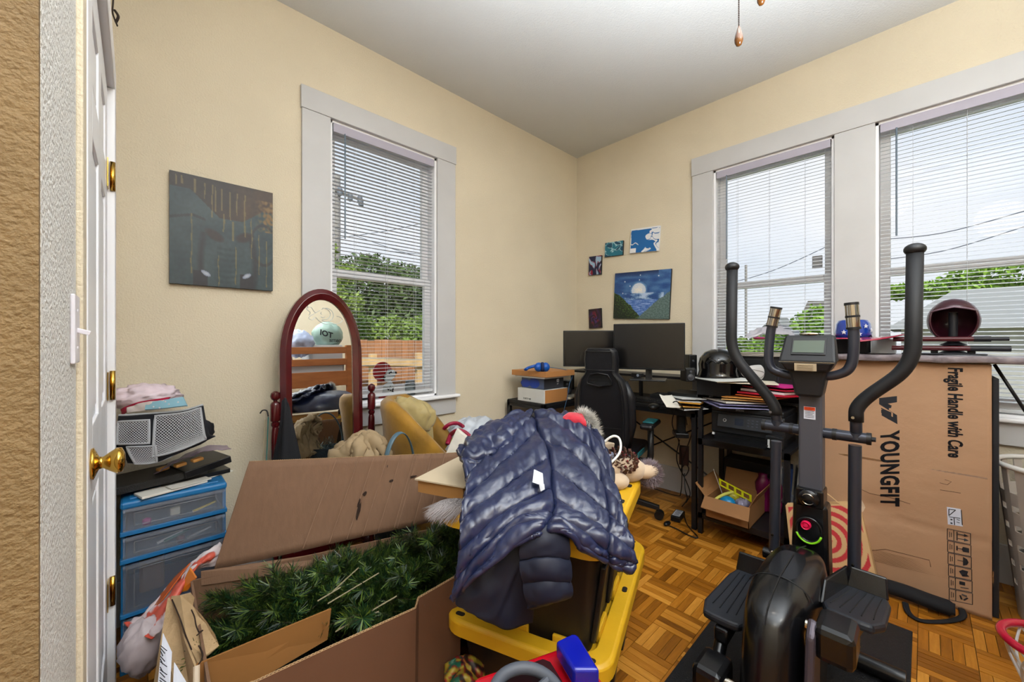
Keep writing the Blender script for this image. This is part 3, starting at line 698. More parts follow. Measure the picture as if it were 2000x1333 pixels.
sheetbox('binder', m_dark, 'black ribbed binder stack right of the textured case', 'binder', (.19, 2.10, z + .055), (.16, .2, .028), .25, (0, R(-9)), bevel=.003)
pu = sheet([[aD(300, 925, 1.50), aD(340, 905, 1.50), aD(390, 885, 1.5), aD(452, 878, 1.52)], [aD(300, 930, 1.6), aD(345, 898, 1.62), aD(400, 874, 1.63), aD(440, 870, 1.66)]], 24, 8, lambda u, v, p: .008 * nz(p, 30))
solo(MB().grid(pu), 'plastic_folder', filmmat('purple_film', '#8f7a92', .6), 'purplish clear plastic folder sticking out under the mesh organiser', 'folder', solid=.002, smooth=True)
pl = thing('wooden_clips', 'tan wooden pieces under the plastic folder on the drawer tower', 'clip', aD(350, 900, 1.56))
for px, py in ((318, 916), (352, 908), (385, 898)): MB().obox(aD(px, py, 1.53), (.035, .03, .012), (0, R(-8), .3)).build('peg', mat('tan_wood', '#b98442', .5), pl, bevel=.004)
# mesh pocket organiser
m_nylon = mat('black_nylon', '#14151c', .75, bump=.1, bscale=400); m_bind = mat('grey_binding', '#a9abb0', .7)
og = thing('mesh_organiser', 'black fabric organiser with white mesh pockets on top of the drawer tower', 'organiser', (.1, 2.0, .68))
def OG(u, v):  # front sheet param -> point
    rows_ = [[(233, 812, 1.43), (300, 808, 1.45), (360, 802, 1.47), (397, 791, 1.49)], [(232, 870, 1.42), (300, 868, 1.43), (360, 862, 1.46), (408, 845, 1.50)], [(250, 905, 1.43), (300, 905, 1.44), (350, 885, 1.46), (421, 852, 1.52)]]
    rr = [[aD(*p) for p in r] for r in rows_]
    def c4(r, t):
        t *= 3; i = min(2, int(t)); return cr(r[max(i - 1, 0)], r[i], r[i + 1], r[min(i + 2, 3)], t - i)
    a, b, c = [c4(r, u) for r in rr]; v *= 2; i = min(1, int(v)); r = [a, b, c]
    return cr(r[max(i - 1, 0)], r[i], r[i + 1], r[min(i + 2, 2)], v - i)
nrm = -(FW * .9 + RT * -.1); nrm.normalize()
G = [[OG(i / 30, j / 16) + nrm * (.006 * nz((i * .2, j * .25, 3), 1)) for i in range(31)] for j in range(17)]
back = [[p - nrm * .02 for p in r] for r in G]
MB().grid(G).build('front_panel', m_nylon, og, smooth=True, solid=.006)
# folded body behind
blob(aD(325, 850, 1.56), (.15, .07, .075), .1, 5, 4).build('folded_body', m_nylon, og, smooth=True)
MB().tube([G[0][i] for i in range(31)], .0045, 6).build('top_binding', m_bind, og)
MB().tube([G[-1][i] + V((0, 0, 0)) for i in range(31)] , .0025, 6).build('bottom_binding', m_bind, og)
def pocket(u0, u1, v0, v1, skew=0):
    E = lambda a, b: OG(u0 + (u1 - u0) * a + skew * b, v0 + (v1 - v0) * b) + nrm * .009
    rim = [E(a, 0) for a in [i / 8 for i in range(9)]] + [E(1, b) for b in [i / 8 for i in range(1, 9)]] + [E(1 - a, 1) for a in [i / 8 for i in range(1, 9)]] + [E(0, 1 - b) for b in [i / 8 for i in range(1, 8)]]
    pk = MB().tube(rim, .0042, 6, closed=True).build('pocket_binding', m_bind, og)
    # diagonal mesh threads
    me = MB(); st = .0085; L = (E(1, 0) - E(0, 0)).length; H = (E(0, 1) - E(0, 0)).length; k = -H
    def seg(a, b):
        n = 6; pts = [E(a[0] + (b[0] - a[0]) * i / n, a[1] + (b[1] - a[1]) * i / n) + nrm * .001 for i in range(n + 1)]
        me.tube(pts, .0011, 4, cap=False)
    while k < L:
        for s in (1, -1):
            xa, ya, xb, yb = k, 0, k + H, H
            if xa < 0: ya = -xa; xa = 0
            if xb > L: yb = H - (xb - L); xb = L
            if ya < H and yb > ya:
                if s == 1: seg((xa / L, ya / H), (xb / L, yb / H))
                else: seg((xa / L, 1 - ya / H), (xb / L, 1 - yb / H))
        k += st
    me.build('pocket_mesh', mat('white_mesh_thread', '#b5b8bb', .6), pk)
pocket(.02, .31, .13, .47); pocket(.37, .95, .06, .76, -.03); pocket(.12, .37, .53, .96, .03)
# bag and polka dot cloth on top
gb = thing('gift_bag_bundle', 'crumpled pale pink plastic bag with red print on top of the mesh organiser', 'bag', aD(285, 800, 1.5))
blob(aD(283, 775, 1.56), (.105, .07, .048), .28, 8, 3, 44).build('bag_skin', mat('pale_pink_film', '#d5c3cb', .4, var=.1, vscale=20), gb, smooth=True)
MB().grid(sheet([[aD(236, 800, 1.49), aD(270, 786, 1.475), aD(333, 776, 1.49)], [aD(238, 812, 1.49), aD(275, 792, 1.475), aD(330, 780, 1.49)]], 20, 6, lambda u, v, p: .006 * nz(p, 50))).build('red_print', mat('magenta_print', '#b01840', .35), gb, smooth=True, solid=.004)
MB().grid(sheet([[aD(250, 797, 1.46), aD(280, 787, 1.46), aD(322, 782, 1.46)], [aD(248, 808, 1.45), aD(280, 803, 1.45), aD(318, 800, 1.45)]], 20, 8, lambda u, v, p: .006 * nz(p, 40))).build('bag_fold', mat('cream_film', '#cfc3c0', .4), gb, smooth=True, solid=.004)
pd = thing('dotted_pouch', 'light blue pouch with white polka dots on the mesh organiser', 'pouch', aD(325, 800, 1.5))
g = sheet([[aD(286, 788, 1.46), aD(322, 782, 1.46), aD(358, 776, 1.47)], [aD(284, 801, 1.445), aD(322, 798, 1.445), aD(366, 793, 1.45)]], 16, 6)
MB().grid(g).build('pouch_face', mat('light_blue_cloth', '#86b2c2', .7), pd, solid=.006)
for px, py in ((300, 795), (323, 785), (330, 790), (348, 786), (312, 797)): c = aD(px, py, 1.438); MB().tube([c, c + nrm * .001], .003, 10).build('polka_dot', m_cwhite, pd)
# --- cheval mirror -------------------------------------------------------------
m_cherry = mat('cherry_lacquer', '#4d0d12', .22, var=.25, vscale=6, coat=.6)
MY = 2.13; mxc = .695
mr = thing('cheval_mirror', 'standing oval-topped mirror in a dark cherry frame in front of the left window', 'mirror', (.712, MY, 0))
hw_in, zb_, zs_ = .152, .16, 1.165
def arch(w, zb, zs, ztop, n=28):
    p = [(-w, zb), (-w, zs)]
    for i in range(1, n): t = pi - pi * i / n; p.append((w * math.cos(t), zs + (ztop - zs) * math.sin(t)))
    p += [(w, zs), (w, zb)]
    return p
TLT = math.tan(R(2.2))
def ty_(z): return (z - .86) * TLT
inn = arch(.148, .16, 1.13, 1.392); out = arch(.199, .10, 1.10, 1.449)
fm = MB(); k = len(inn); vs = []
for (xi, zi), (xo, zo) in zip(inn, out):
    vs += [(mxc + xi, MY - .016 + ty_(zi), zi), (mxc + (xi * .45 + xo * .55), MY - .027 + ty_(zi), zi * .45 + zo * .55), (mxc + xo, MY - .012 + ty_(zo), zo), (mxc + xo, MY + .018 + ty_(zo), zo), (mxc + xi, MY + .018 + ty_(zi), zi)]
fs = []
for i in range(k):
    i2 = (i + 1) % k
    for j in range(5): fs.append((i * 5 + j, i * 5 + (j + 1) % 5, i2 * 5 + (j + 1) % 5, i2 * 5 + j))
fm.add(vs, fs); fm.build('mirror_frame', m_cherry, mr, smooth='auto', bevel=.002)
mm = bpy.data.materials.new('silvered_glass'); mm.use_nodes = True; b = mm.node_tree.nodes['Principled BSDF']; b.inputs['Metallic'].default_value = 1; b.inputs['Roughness'].default_value = .005; b.inputs['Base Color'].default_value = (.9, .92, .91, 1)
MB().poly([(mxc + x * 1.01, MY - .006 + ty_(z), z) for x, z in inn], (0, 1, 0), .004).build('mirror_glass', mm, mr)
et = MB()
def etch(pts, r=.0013): et.tube(spline([V((mxc + x, MY - .0075 + ty_(z), z)) for x, z in pts], 6), r, 5)
etch([(.018 + .035 * math.cos(t), 1.315 + .035 * math.sin(t)) for t in [R(a) for a in range(-130, 150, 20)]])
etch([(.005 + .033 * math.cos(t), 1.32 + .03 * math.sin(t)) for t in [R(a) for a in range(-100, 120, 20)]])
etch([(-.075 + .02 * i + .004 * math.sin(i * 3), 1.345 + .012 * math.sin(i * 2.2) - .004 * i) for i in range(4)] + [(-.065, 1.30), (-.05, 1.287), (-.035, 1.30), (-.02, 1.285), (0, 1.272), (.02, 1.268), (.04, 1.272), (.06, 1.27), (.085, 1.275), (.1, 1.29), (.09, 1.305), (.07, 1.31)])
etch([(-.08, 1.37), (-.07, 1.352), (-.075, 1.34), (-.06, 1.325), (-.065, 1.31)]); etch([(-.005, 1.33), (-.01, 1.322), (-.003, 1.316)]); etch([(-.01, 1.305), (.0, 1.30), (.01, 1.305)])
et.build('etched_moon', mat('etched_glass', '#c9cdc9', .3), mr)
for sx in (.478, .95):
    prof = [(.022, 0), (.022, .06), (.014, .075), (.014, .45), (.018, .47), (.012, .49), (.015, .52), (.019, .70), (.017, .755), (.013, .77), (.018, .78), (.018, .79), (.012, .795), (.02, .80), (.021, .805), (.021, .878), (.016, .888), (.009, .892), (.009, .897), (.018, .905), (.0215, .918), (.018, .933), (.006, .941), (.001, .942)]
    MB().lathe(prof, (sx, MY, 0), 18).build('post', m_cherry, mr, smooth='auto')
    MB().box((sx - .021, MY - .22, .02), (sx + .021, MY + .14, .055)).build('foot', m_cherry, mr, bevel=.015)
MB().box((.478, MY - .012, .10), (.95, MY + .012, .14)).build('stretcher', m_cherry, mr, bevel=.005)
MB().cyl((.46, MY, .86), (.97, MY, .86), .006).build('pivot', mat('dark_metal', '#2a2a2e', .35, metal=.8), mr)
# garment on left post, teal strap
gm = sheet([[aD(552, 783, 1.79), aD(558, 778, 1.79), aD(566, 800, 1.79)], [aD(548, 830, 1.78), aD(558, 825, 1.77), aD(576, 842, 1.79)], [aD(532, 905, 1.79), aD(555, 910, 1.76), aD(590, 905, 1.80)]], 12, 24, lambda u, v, p: .004 * math.sin(u * 18))
solo(MB().grid(gm), 'black_garment', mat('black_cloth', '#15161b', .85), 'black garment draped over the left post of the standing mirror', 'garment', smooth=True, solid=.006)
hs = thing('teal_strap', 'teal strap with dark hook hanging left of the standing mirror', 'strap', aD(522, 850, 1.82))
MB().tube([aD(524, 815, 1.82), aD(520, 915, 1.82)], .006, 6, flat=.3).build('webbing', mat('teal_web', '#3d8c86', .7), hs)
MB().tube([aD(518, 820, 1.82), aD(514, 900, 1.82)], .0022, 6).build('thin_cord', mat('cream_cord', '#a8997c', .7), hs)
MB().tube(spline([aD(508, 808, 1.82), aD(513, 802, 1.82), aD(521, 803, 1.82), aD(524, 814, 1.82)], 5), .003, 6).build('hook', m_dark, hs)
# --- barrel chair ----------------------------------------------------------------
m_velvet = mat('gold_velvet', '#8b6412', .7, sheen=.25, var=.35, vscale=7, bump=.15, bscale=50)
ch = thing('barrel_chair', 'small gold velvet barrel chair between the mirror and the plastic bag', 'chair', (1.08, 1.83, 0), 0)
cc = V((1.11, 1.84, 0)); tl = Matrix.Rotation(R(10), 3, 'Y')
def CP(a, r, z): return cc + V((math.cos(a) * r, math.sin(a) * r * .95, z))
a0, a1 = R(-20), R(300)
TZ = [(0, .875), (50, .87), (75, .82), (105, .72), (130, .62), (160, .52)]
def topz(a):
    d = abs(math.degrees(a) - 140)
    for (x0_, z0_), (x1_, z1_) in zip(TZ, TZ[1:]):
        if d <= x1_: return z0_ + (z1_ - z0_) * (d - x0_) / (x1_ - x0_)
    return TZ[-1][1]
o_, i_ = [], []
N = 40
sh = MB()
Gx = []
for i in range(N + 1):
    a = a0 + (a1 - a0) * i / N; tz = topz(a); row = []
    for r, z in ((.155, .12), (.185, .35), (.215, tz - .1), (.225, tz - .04), (.222, tz - .008), (.20, tz + .012), (.175, tz + .008), (.155, tz - .018), (.145, tz - .06), (.15, .5), (.14, .38)): row.append(CP(a, r, z))
    Gx.append(row)
sh.grid(Gx); sh.add(Gx[0], [tuple(range(11))]); sh.add(Gx[-1], [tuple(range(11))])
sh.build('shell', m_velvet, ch, smooth=True)
MB().lathe([(.02, .33), (.15, .335), (.17, .36), (.17, .41), (.15, .44), (.02, .45)], tuple(cc), 28).build('seat', m_velvet, ch, smooth=True)
sq = MB()
for i in range(13):
    a = R(50 + 180 * i / 12); tz = topz(a) - .05
    sq.tube([CP(a, .142, .46), CP(a, .128, .56), CP(a, .126, tz - .08), CP(a, .145, tz)], [.02, .028, .03, .022], 8)
sq.build('tufted_back', mat('olive_velvet_cushion', '#9b8a5a', .6, sheen=.3, var=.2, vscale=9), ch, smooth=True)
for sx, sy in ((-1, -1), (1, -1), (1, 1), (-1, 1)): MB().cyl((cc.x + sx * .1, cc.y + sy * .1, .0), (cc.x + sx * .1, cc.y + sy * .1, .34), .012, .018, 10).build('leg', mat('dark_wood_leg', '#3a2418', .4), ch)
m_cream = MATS['olive_velvet_cushion']
cpc = aD(802, 812, 2.12)
def pleat(d): return .17 * abs(math.sin(d.x * 7 + d.z * 3 + nz(d, 2, 1) * 2)) ** .6
cq = MB(); vs = []; n = 56; k = 28
for i in range(k + 1):
    f = pi * i / k
    for j in range(n):
        t = 2 * pi * j / n; d = V((math.sin(f) * math.cos(t), math.sin(f) * math.sin(t), -math.cos(f)))
        p = V((abs(d.x) ** .8 * (1 if d.x > 0 else -1) * .12, d.y * .055, abs(d.z) ** .7 * (1 if d.z > 0 else -1) * .085)) * (.95 + pleat(d) + .05 * nz(d, 3, 2))
        vs.append(cpc + Matrix.Rotation(R(-35), 3, 'Z') @ (Matrix.Rotation(R(18), 3, 'Y') @ p))
cq.add(vs, [(i * n + j, i * n + (j + 1) % n, (i + 1) * n + (j + 1) % n, (i + 1) * n + j) for i in range(k) for j in range(n)])
solo(cq, 'back_cushion', m_cream, 'pale olive pleated velvet cushion inside the gold barrel chair', 'cushion', smooth=True)
# --- plastic bag with rings, white box, paper bag, basket ------------------------
crt = solo(MB().box((1.28, 1.72, 0), (1.72, 2.12, .42)), 'storage_carton', mat('plain_carton', '#9c744c', .75), 'plain brown carton on the floor hidden behind the box flap under the plastic bag', 'box', bevel=.004)
tb = thing('ringed_plastic_bag', 'white shopping bag with dark red rings right of the gold chair', 'bag', (1.5, 1.9, .42))
bagc = V((1.47, 1.86, .55)); m_bagw = mat('bluish_white_film', '#b3b9c2', .35, var=.12, vscale=10)
bg_ = blob(bagc, (.2, .16, .165), .2, 7, 8, 56); bg_.build('bag_skin', m_bagw, tb, smooth=True)
def onblob(mb, px, py, off=.006):   # hit nearest vertex along ray
    d = ray(px, py).normalized(); best = None
    for v in mb.v:
        w = v - O; t = w.dot(d); e = (w - d * t).length
        if best is None or e + .35 * t < best[0]: best = (e + .35 * t, t)
    return O + d * (best[1] - off)
m_ring = mat('crimson_ring', '#8f1538', .4)
for nm, pts in (('printed_ring', [(862, 848), (870, 835), (882, 828), (895, 828), (905, 834)]), ('printed_ring', [(874, 868), (880, 850), (893, 842), (907, 845), (917, 853)])):
    MB().tube(spline([onblob(bg_, *p, .003) for p in pts], 6), .013, 10, flat=.8).build(nm, m_ring, tb, smooth=True)
solo(blob((1.66, 1.80, .50), (.075, .07, .085), .3, 8, 2, 30), 'red_cloth_bundle', mat('magenta_cloth', '#9c1440', .5), 'crumpled magenta cloth between the plastic bag and the jacket', 'cloth', smooth=True)
wb = MB().slab([aD(892, 838, 1.84), aD(917, 859, 1.82), aD(900, 905, 1.80), aD(868, 892, 1.82)], FW, .03)
solo(wb, 'white_foam_block', mat('white_foam', '#cfcabf', .6, var=.06, vscale=30), 'white foam block leaning behind the cardboard flap, in front of the ringed bag', 'box', bevel=.003)
pg = sheet([[aD(655, 893, 1.78), aD(690, 868, 1.78), aD(712, 858, 1.79), aD(732, 862, 1.78), aD(750, 893, 1.78)],
            [aD(650, 905, 1.74), aD(685, 892, 1.72), aD(710, 880, 1.72), aD(735, 880, 1.74), aD(757, 900, 1.76)],
            [aD(645, 960, 1.76), aD(680, 950, 1.75), aD(705, 950, 1.75), aD(735, 950, 1.76), aD(762, 950, 1.78)]], 56, 40, lambda u, v, p: .022 * ridge((u * 3.5, v * 4, 0), 1.2, 5) + .012 * ridge((u * 9, v * 8, 2), 1, 6))
pgt = solo(MB().grid(pg), 'brown_paper_bag', mat('kraft_paper', '#958062', .75, var=.08, vscale=9), 'crumpled brown paper bag behind the cardboard flap, below the mirror', 'bag', smooth=True, solid=.03)
bk = thing('basket', 'basket with an arched blue grey handle behind the cardboard flap', 'basket', (.86, 1.66, 0))
bx_, by_ = .86, 1.665
MB().lathe([(.10, 0), (.125, .05), (.135, .55), (.14, .56), (.13, .56), (.12, .53), (.01, .5)], (bx_, by_, 0), 24, sc=(.75, .55)).build('basket_body', mat('dark_wicker', '#2c3a44', .7, bump=.6, bscale=120), bk, smooth='auto')
MB().tube([V((bx_ + .092 * math.cos(t) , by_ - .03 + .03 * math.cos(t), .56 + .205 * math.sin(t))) for t in [pi * i / 20 for i in range(21)]], .0105, 8, flat=.3).build('handle', mat('slate_handle', '#46606e', .4), bk, smooth=True)
tn = MB()
for i in range(40):
    p = V((bx_ + rnd.uniform(-.07, .07), by_ + rnd.uniform(-.05, .05), .55)); tn.tube([p, p + V((rnd.uniform(-.04, .04), rnd.uniform(-.04, .04), rnd.uniform(.02, .07)))], .0012, 4)
tn.build('tinsel', mat('silver_tinsel', '#8fa9b0', .2, metal=.8), bk, kind='stuff')
# --- window sill items
dd = thing('dalmatian_figure', 'painted wooden dalmatian figure in front of a red disc on the left window sill', 'figurine', (1.135, 2.36, ZB))
xs = aY(755, 745, 2.36).x
MB().box((xs - .055, 2.345, ZB + .012), (xs + .055, 2.375, ZB + .032)).build('base', mat('red_white_base', '#b4474a', .5), dd)
MB().cyl((xs - .02, 2.372, .985), (xs - .02, 2.382, .985), .062, n=28).build('red_disc', mat('red_enamel', '#a0141e', .35), dd)
m_dal = mat('dalmatian_white', '#c9cfd2', .5)
MB().poly([(xs - .035, 2.352, ZB + .03), (xs + .045, 2.352, ZB + .03), (xs + .045, 2.352, .90), (xs + .03, 2.352, .925), (xs - .02, 2.352, .90)], (0, 1, 0), .016).build('body', m_dal, dd, bevel=.003)
MB().poly([(xs - .02, 2.346, .945), (xs - .01, 2.346, .925), (xs + .015, 2.346, .92), (xs + .04, 2.346, .94), (xs + .06, 2.346, .965), (xs + .045, 2.346, .995), (xs + .015, 2.346, 1.0), (xs - .005, 2.346, .975)], (0, 1, 0), .018).build('head', m_dal, dd, bevel=.003)
sp = MB()
for i in range(22):
    a = rnd.uniform(-.03, .045); z = rnd.uniform(.85, .99)
    if .905 < z < .93: continue
    y = 2.345 if z > .925 else 2.351; MB().cyl((xs + a, y, z), (xs + a, y - .001, z), rnd.uniform(.003, .006), n=8).build('black_spot', m_dark, dd)
sp.ball((xs + .058, 2.352, .975), .009, 8); sp.build('black_ear', m_dark, dd)
jr = thing('glass_jar', 'small glass jar with dark lid on the left window sill', 'jar', (1.30, 2.35, ZB))
jx = aY(801, 760, 2.35).x
MB().lathe([(.001, ZB + .012), (.03, ZB + .012), (.034, ZB + .02), (.034, ZB + .08), (.028, ZB + .09), (.001, ZB + .09)], (jx, 2.35, 0), 20).build('glass_body', glassmat('jar_glass', '#d5dde0'), jr, smooth='auto')
MB().lathe([(.001, ZB + .09), (.031, ZB + .09), (.031, ZB + .108), (.001, ZB + .11)], (jx, 2.35, 0), 20).build('lid', mat('jar_lid', '#6f7376', .4, metal=.5), jr, smooth='auto')
# ================================================================== CARDBOARD TREE BOX
m_card = mat('cardboard', '#71543f', .8, var=.06, vscale=6, bump=.12, bscale=30, stretch=(12, 12, 1))
m_card2 = mat('cardboard_inside', '#8a5c2b', .8, var=.06, vscale=6)
m_card3 = mat('pale_torn_cardboard', '#a98d68', .85, var=.1, vscale=14, bump=.4, bscale=60)
m_flute = mat('corrugated_edge', '#b3946c', .9)
tbx = thing('tree_carton', 'long open cardboard carton holding an artificial Christmas tree in the foreground', 'box', (.55, 1.3, 0))
FLc, FRc, BRc, BLc = V((.12, 1.06, .415)), V((.86, 1.06, .40)), V((1.0, 1.34, .415)), V((.13, 1.60, .42))
def panel(name, a, b, h, n, m=m_card, th=.006, parent=tbx):
    return MB().slab([a - V((0, 0, h)), b - V((0, 0, h)), b, a], n, th).build(name, m, parent)
panel('back_wall', BLc, BRc, .415, (0, 1, 0)); panel('end_wall', FLc, BLc, .42, (-1, 0, 0)); panel('end_wall', FRc, BRc, .415, (1, 0, 0))
MB().poly([FLc - V((0, 0, .419)), FRc - V((0, 0, .419)), BRc - V((0, 0, .414)), BLc - V((0, 0, .419))], (0, 0, 1), .006).build('bottom', m_card, tbx)
# tall standing back flap with creases, holes and corrugated top edge
def flap(u, v):    # u along, v up
    bl, br = V((.185, 1.615, .425)), V((1.0, 1.355, .44)); tl_, tr_ = aD(487, 902, 1.42), aD(908, 884, 1.73)
    b_ = bl * (1 - u) + br * u; t_ = tl_ * (1 - u) + tr_ * u
    return b_ * (1 - v) + t_ * v
fnrm = V((-.3, -.95, .05)).normalized()
ck = [0.33, .43, .50, .565, .63, .70, .715, .79, .86, .93]
Gf = []
for j in range(13):
    row = []
    for i in range(241):
        u, v = i / 240, j / 12; d = sum(-.003 * math.exp(-((u - c - .06 * (v - .5) ) / .005) ** 2) for c in ck) + .006 * nz((u * 3, v * 2, 0), 1) 
        d -= .006 * math.exp(-(((u - .76) / .035) ** 2 + ((v - .67) / .05) ** 2)) * (1 + nz((u * 80, v * 20, 0), 1)); d -= .004 * math.exp(-(((v - .62) / .02) ** 2)) * (.5 < u < .75)
        d -= .004 * math.exp(-(((u - .5) / .004) ** 2)) * (.2 < v < .5)
        row.append(flap(u, v) + fnrm * d)
    Gf.append(row)
MB().grid(Gf).build('tall_flap', m_card, tbx, solid=.006, smooth=True, label='tall standing flap with vertical creases')
for c in ck: MB().tube([flap(c + .06 * (v - .5), v) + fnrm * .0022 for v in (0.02, .25, .5, .75, .98)], .0012, 4).build('crease', mat('crease_light', '#8f705a', .8), tbx)
zz = MB()
for i in range(230):
    u = i / 230; p = flap(u, 1.002); q = flap((i + 1) / 230, 1.002); s = 1 if i % 2 else -1
    zz.tube([p + fnrm * .0028 * s, q - fnrm * .0028 * s], .0008, 4, cap=False)
zz.build('corrugated_edge', m_flute, tbx, kind='stuff')
hole = MB()
for u, v, a, b in ((.50, .33, .006, .035), (.495, .42, .004, .02), (.515, .53, .008, .01), (.628, .66, .009, .006), (.735, .69, .014, .005), (.60, .86, .002, .006)):
    c = flap(u, v) + fnrm * .0045; pts = []
    for t in range(10):
        w = 2 * pi * t / 10; k = rnd.uniform(.7, 1.1); pts.append(c + V((.95, -.3, 0)) * a * math.cos(w) * k + V((.25 * b * math.sin(w), 0, b * math.sin(w) * k)))
    MB().poly(pts, fnrm, .0006).build('puncture', mat('dark_hole', '#2a1a10', .9), tbx)
# inner ledge (folded back minor flap), inner front flap, outer folded flap
MB().slab([BLc + V((.02, -.01, -.02)), V((.60, 1.44, .36)), V((.60, 1.47, .40)), BLc + V((.02, .0, .02))], (0, 1, 0), .005).build('minor_flap', m_card, tbx)
f2 = [aD(384, 1299, .925), aD(647, 1190, 1.12), aD(640, 1250, 1.11), aD(384, 1400, .91)]
MB().slab([f2[3], f2[2], f2[1], f2[0]], (0, 1, 0), .005).build('inner_flap', m_card2, tbx, label='orange brown inner flap in front of the branches')
f3 = [V((.12, 1.06, .415)), aD(500, 1331, .879), aD(655, 1259, .99), aD(811, 1188, 1.12), aD(817, 1168, 1.14), aD(900, 1120, 1.22)]
lo = [V((p.x, p.y + .01, .004)) for p in f3]
of = MB().grid([f3, lo]); of.build('outer_flap', mat('cardboard_outer_brown', '#654531', .85, var=.05, vscale=4), tbx, solid=.006)
zz = MB()
for a, b in zip(f3, f3[1:]):
    n = max(2, int((b - a).length / .004))
    for i in range(n):
        p = a.lerp(b, i / n); q = a.lerp(b, (i + 1) / n); s = 1 if i % 2 else -1; zz.tube([p + V((0, .0026 * s, .001)), q + V((0, -.0026 * s, .001))], .0007, 4, cap=False)
    zz.tube([a + V((0, .003, 0)), b + V((0, .003, 0))], .0006, 4); zz.tube([a - V((0, .003, 0)), b - V((0, .003, 0))], .0006, 4)
zz.build('corrugated_edge', m_flute, tbx, kind='stuff')
# torn end flap (left)
def torn(rows, seed):
    return sheet(rows, 24, 24, lambda u, v, p: .003 * nz(p, 40, seed))
e1 = [[aD(331, 1167, 1.15), aD(340, 1165, 1.14), aD(352, 1166, 1.13)], [aD(325, 1230, 1.06), aD(352, 1230, 1.04), aD(362, 1225, 1.03)], [aD(318, 1380, .93), aD(340, 1370, .92), aD(384, 1300, .92)]]
el = MB().poly([aD(331, 1168, 1.15), aD(345, 1190, 1.12), aD(352, 1215, 1.08), aD(366, 1255, 1.0), aD(384, 1300, .93), aD(388, 1420, .88), aD(290, 1420, .95), aD(316, 1260, 1.03)], (-.9, .1, 0), .004)
el.build('torn_end_flap', m_card3, tbx, label='pale torn end flap with shipping labels')
e2 = MB().poly([aD(335, 1165, 1.14), aD(352, 1163, 1.13), aD(372, 1158, 1.13), aD(380, 1168, 1.12), aD(377, 1184, 1.11), aD(392, 1200, 1.08), aD(405, 1217, 1.06), aD(420, 1240, 1.03), aD(428, 1262, 1.01), aD(408, 1280, .99), aD(398, 1283, .98), aD(388, 1298, .94), aD(366, 1255, 1.0), aD(352, 1215, 1.08)], (-.3, .3, -.6), .005)
e2.build('torn_end_flap', m_card3, tbx)
tr_ = MB()
for pts in ([(374, 1192), (380, 1206), (383, 1222), (388, 1235)], [(388, 1236), (396, 1232), (384, 1242)], [(388, 1262), (396, 1278), (393, 1290), (388, 1298)], [(336, 1172), (352, 1210), (362, 1240), (374, 1270)]):
    tr_.tube(spline([aD(x, y, 1.13 - (y - 1165) * .00152 - .012) for x, y in pts], 5), .0016, 5)
tr_.build('tear_line', mat('dark_hole', '#2a1a10', .9), tbx)
for q in ([(318, 1238), (335, 1275), (331, 1345), (307, 1345)], [(340, 1295), (364, 1335), (352, 1380), (336, 1380)]):
    o = MB().slab([aD(x, y, 1.01 - (y - 1238) * .0009 - .006) for x, y in q], (-.9, .1, 0), -.001).build('shipping_label', mat('label_white', '#c9cbd6', .5, var=.0), tbx)
pr = MB()
for i in range(16):
    y = 1262 + i * 5.2; x0_ = 316 + i * .1; 
    if i % 4 == 3: continue
    pr.tube([aD(314 - i * .15, y, 1.0 - (y - 1238) * .0009 - .01), aD(326 - (i % 3) * 4, y + 10, 1.0 - (y + 10 - 1238) * .0009 - .01)], .0009, 4)
pr.build('label_print', mat('print_black', '#2a2a33', .6), tbx)
# tape along front corner edge
MB().tube([aD(384, 1301, .905), aD(383, 1400, .86)], .006, 6, flat=.3).build('edge_tape', filmmat('clear_tape', '#c9b8a2', .6, .15), tbx)
# --- artificial tree ---------------------------------------------------------------
m_ndl = mat('pvc_needles_green', '#14301a', .38, var=.4, vscale=18, rand=.35)
m_ndl2 = mat('pvc_needles_olive', '#4c6122', .4, var=.3, vscale=18, rand=.3)
m_twig = mat('brown_twig', '#4a4030', .7)
at = thing('artificial_tree', 'folded artificial Christmas tree with green plastic needles inside the long carton', 'tree', (.55, 1.3, .05))
def spray(L, seed, dens=150):
    r = random.Random(seed); mb = MB(); pts = [V((0, 0, 0)), V((L * .35, r.uniform(-.01, .01), .01)), V((L * .7, r.uniform(-.02, .02), .02)), V((L, r.uniform(-.02, .02), .01))]
    sp = spline(pts, 5); mb.cur = 0; mb.tube(sp, .0012, 4)
    tips = [(sp, L)]
    for k in range(2):
        st_ = sp[5 + 3 * k]; d = V((.05, (.035 if k else -.035), r.uniform(-.01, .03))); tips.append((spline([st_, st_ + d * .5, st_ + d], 4), .06))
        mb.tube(tips[-1][0], .001, 4)
    for s_, l_ in tips:
        n = int(dens * l_ / L)
        for i in range(n):
            t = i / n * (len(s_) - 1); a = s_[int(t)].lerp(s_[min(int(t) + 1, len(s_) - 1)], t % 1)
            ax = (s_[min(int(t) + 1, len(s_) - 1)] - s_[int(t)]); ax = ax.normalized() if ax.length > 0 else V((1, 0, 0))
            w = r.uniform(0, 2 * pi); p1 = ax.cross(V((0, 0, 1))).normalized(); p2 = p1.cross(ax)
            dr = (p1 * math.cos(w) + p2 * math.sin(w)) * .8 + ax * r.uniform(.45, .8); dr.normalize(); ln = r.uniform(.026, .042)
            sd_ = dr.cross(ax).normalized() * .0009
            mb.cur = 1 if r.random() > .4 else 2
            mb.add([a + sd_, a - sd_, a + dr * ln * .9 - sd_, a + dr * ln, a + dr * ln * .9 + sd_], [(0, 1, 2, 3, 4)])
    return mb.build('branch', None, None, mats=[m_twig, m_ndl, m_ndl2])
protos = [spray(.15, 11, 230), spray(.12, 12, 200), spray(.18, 13, 260), spray(.10, 14, 180)]
from mathutils import Euler
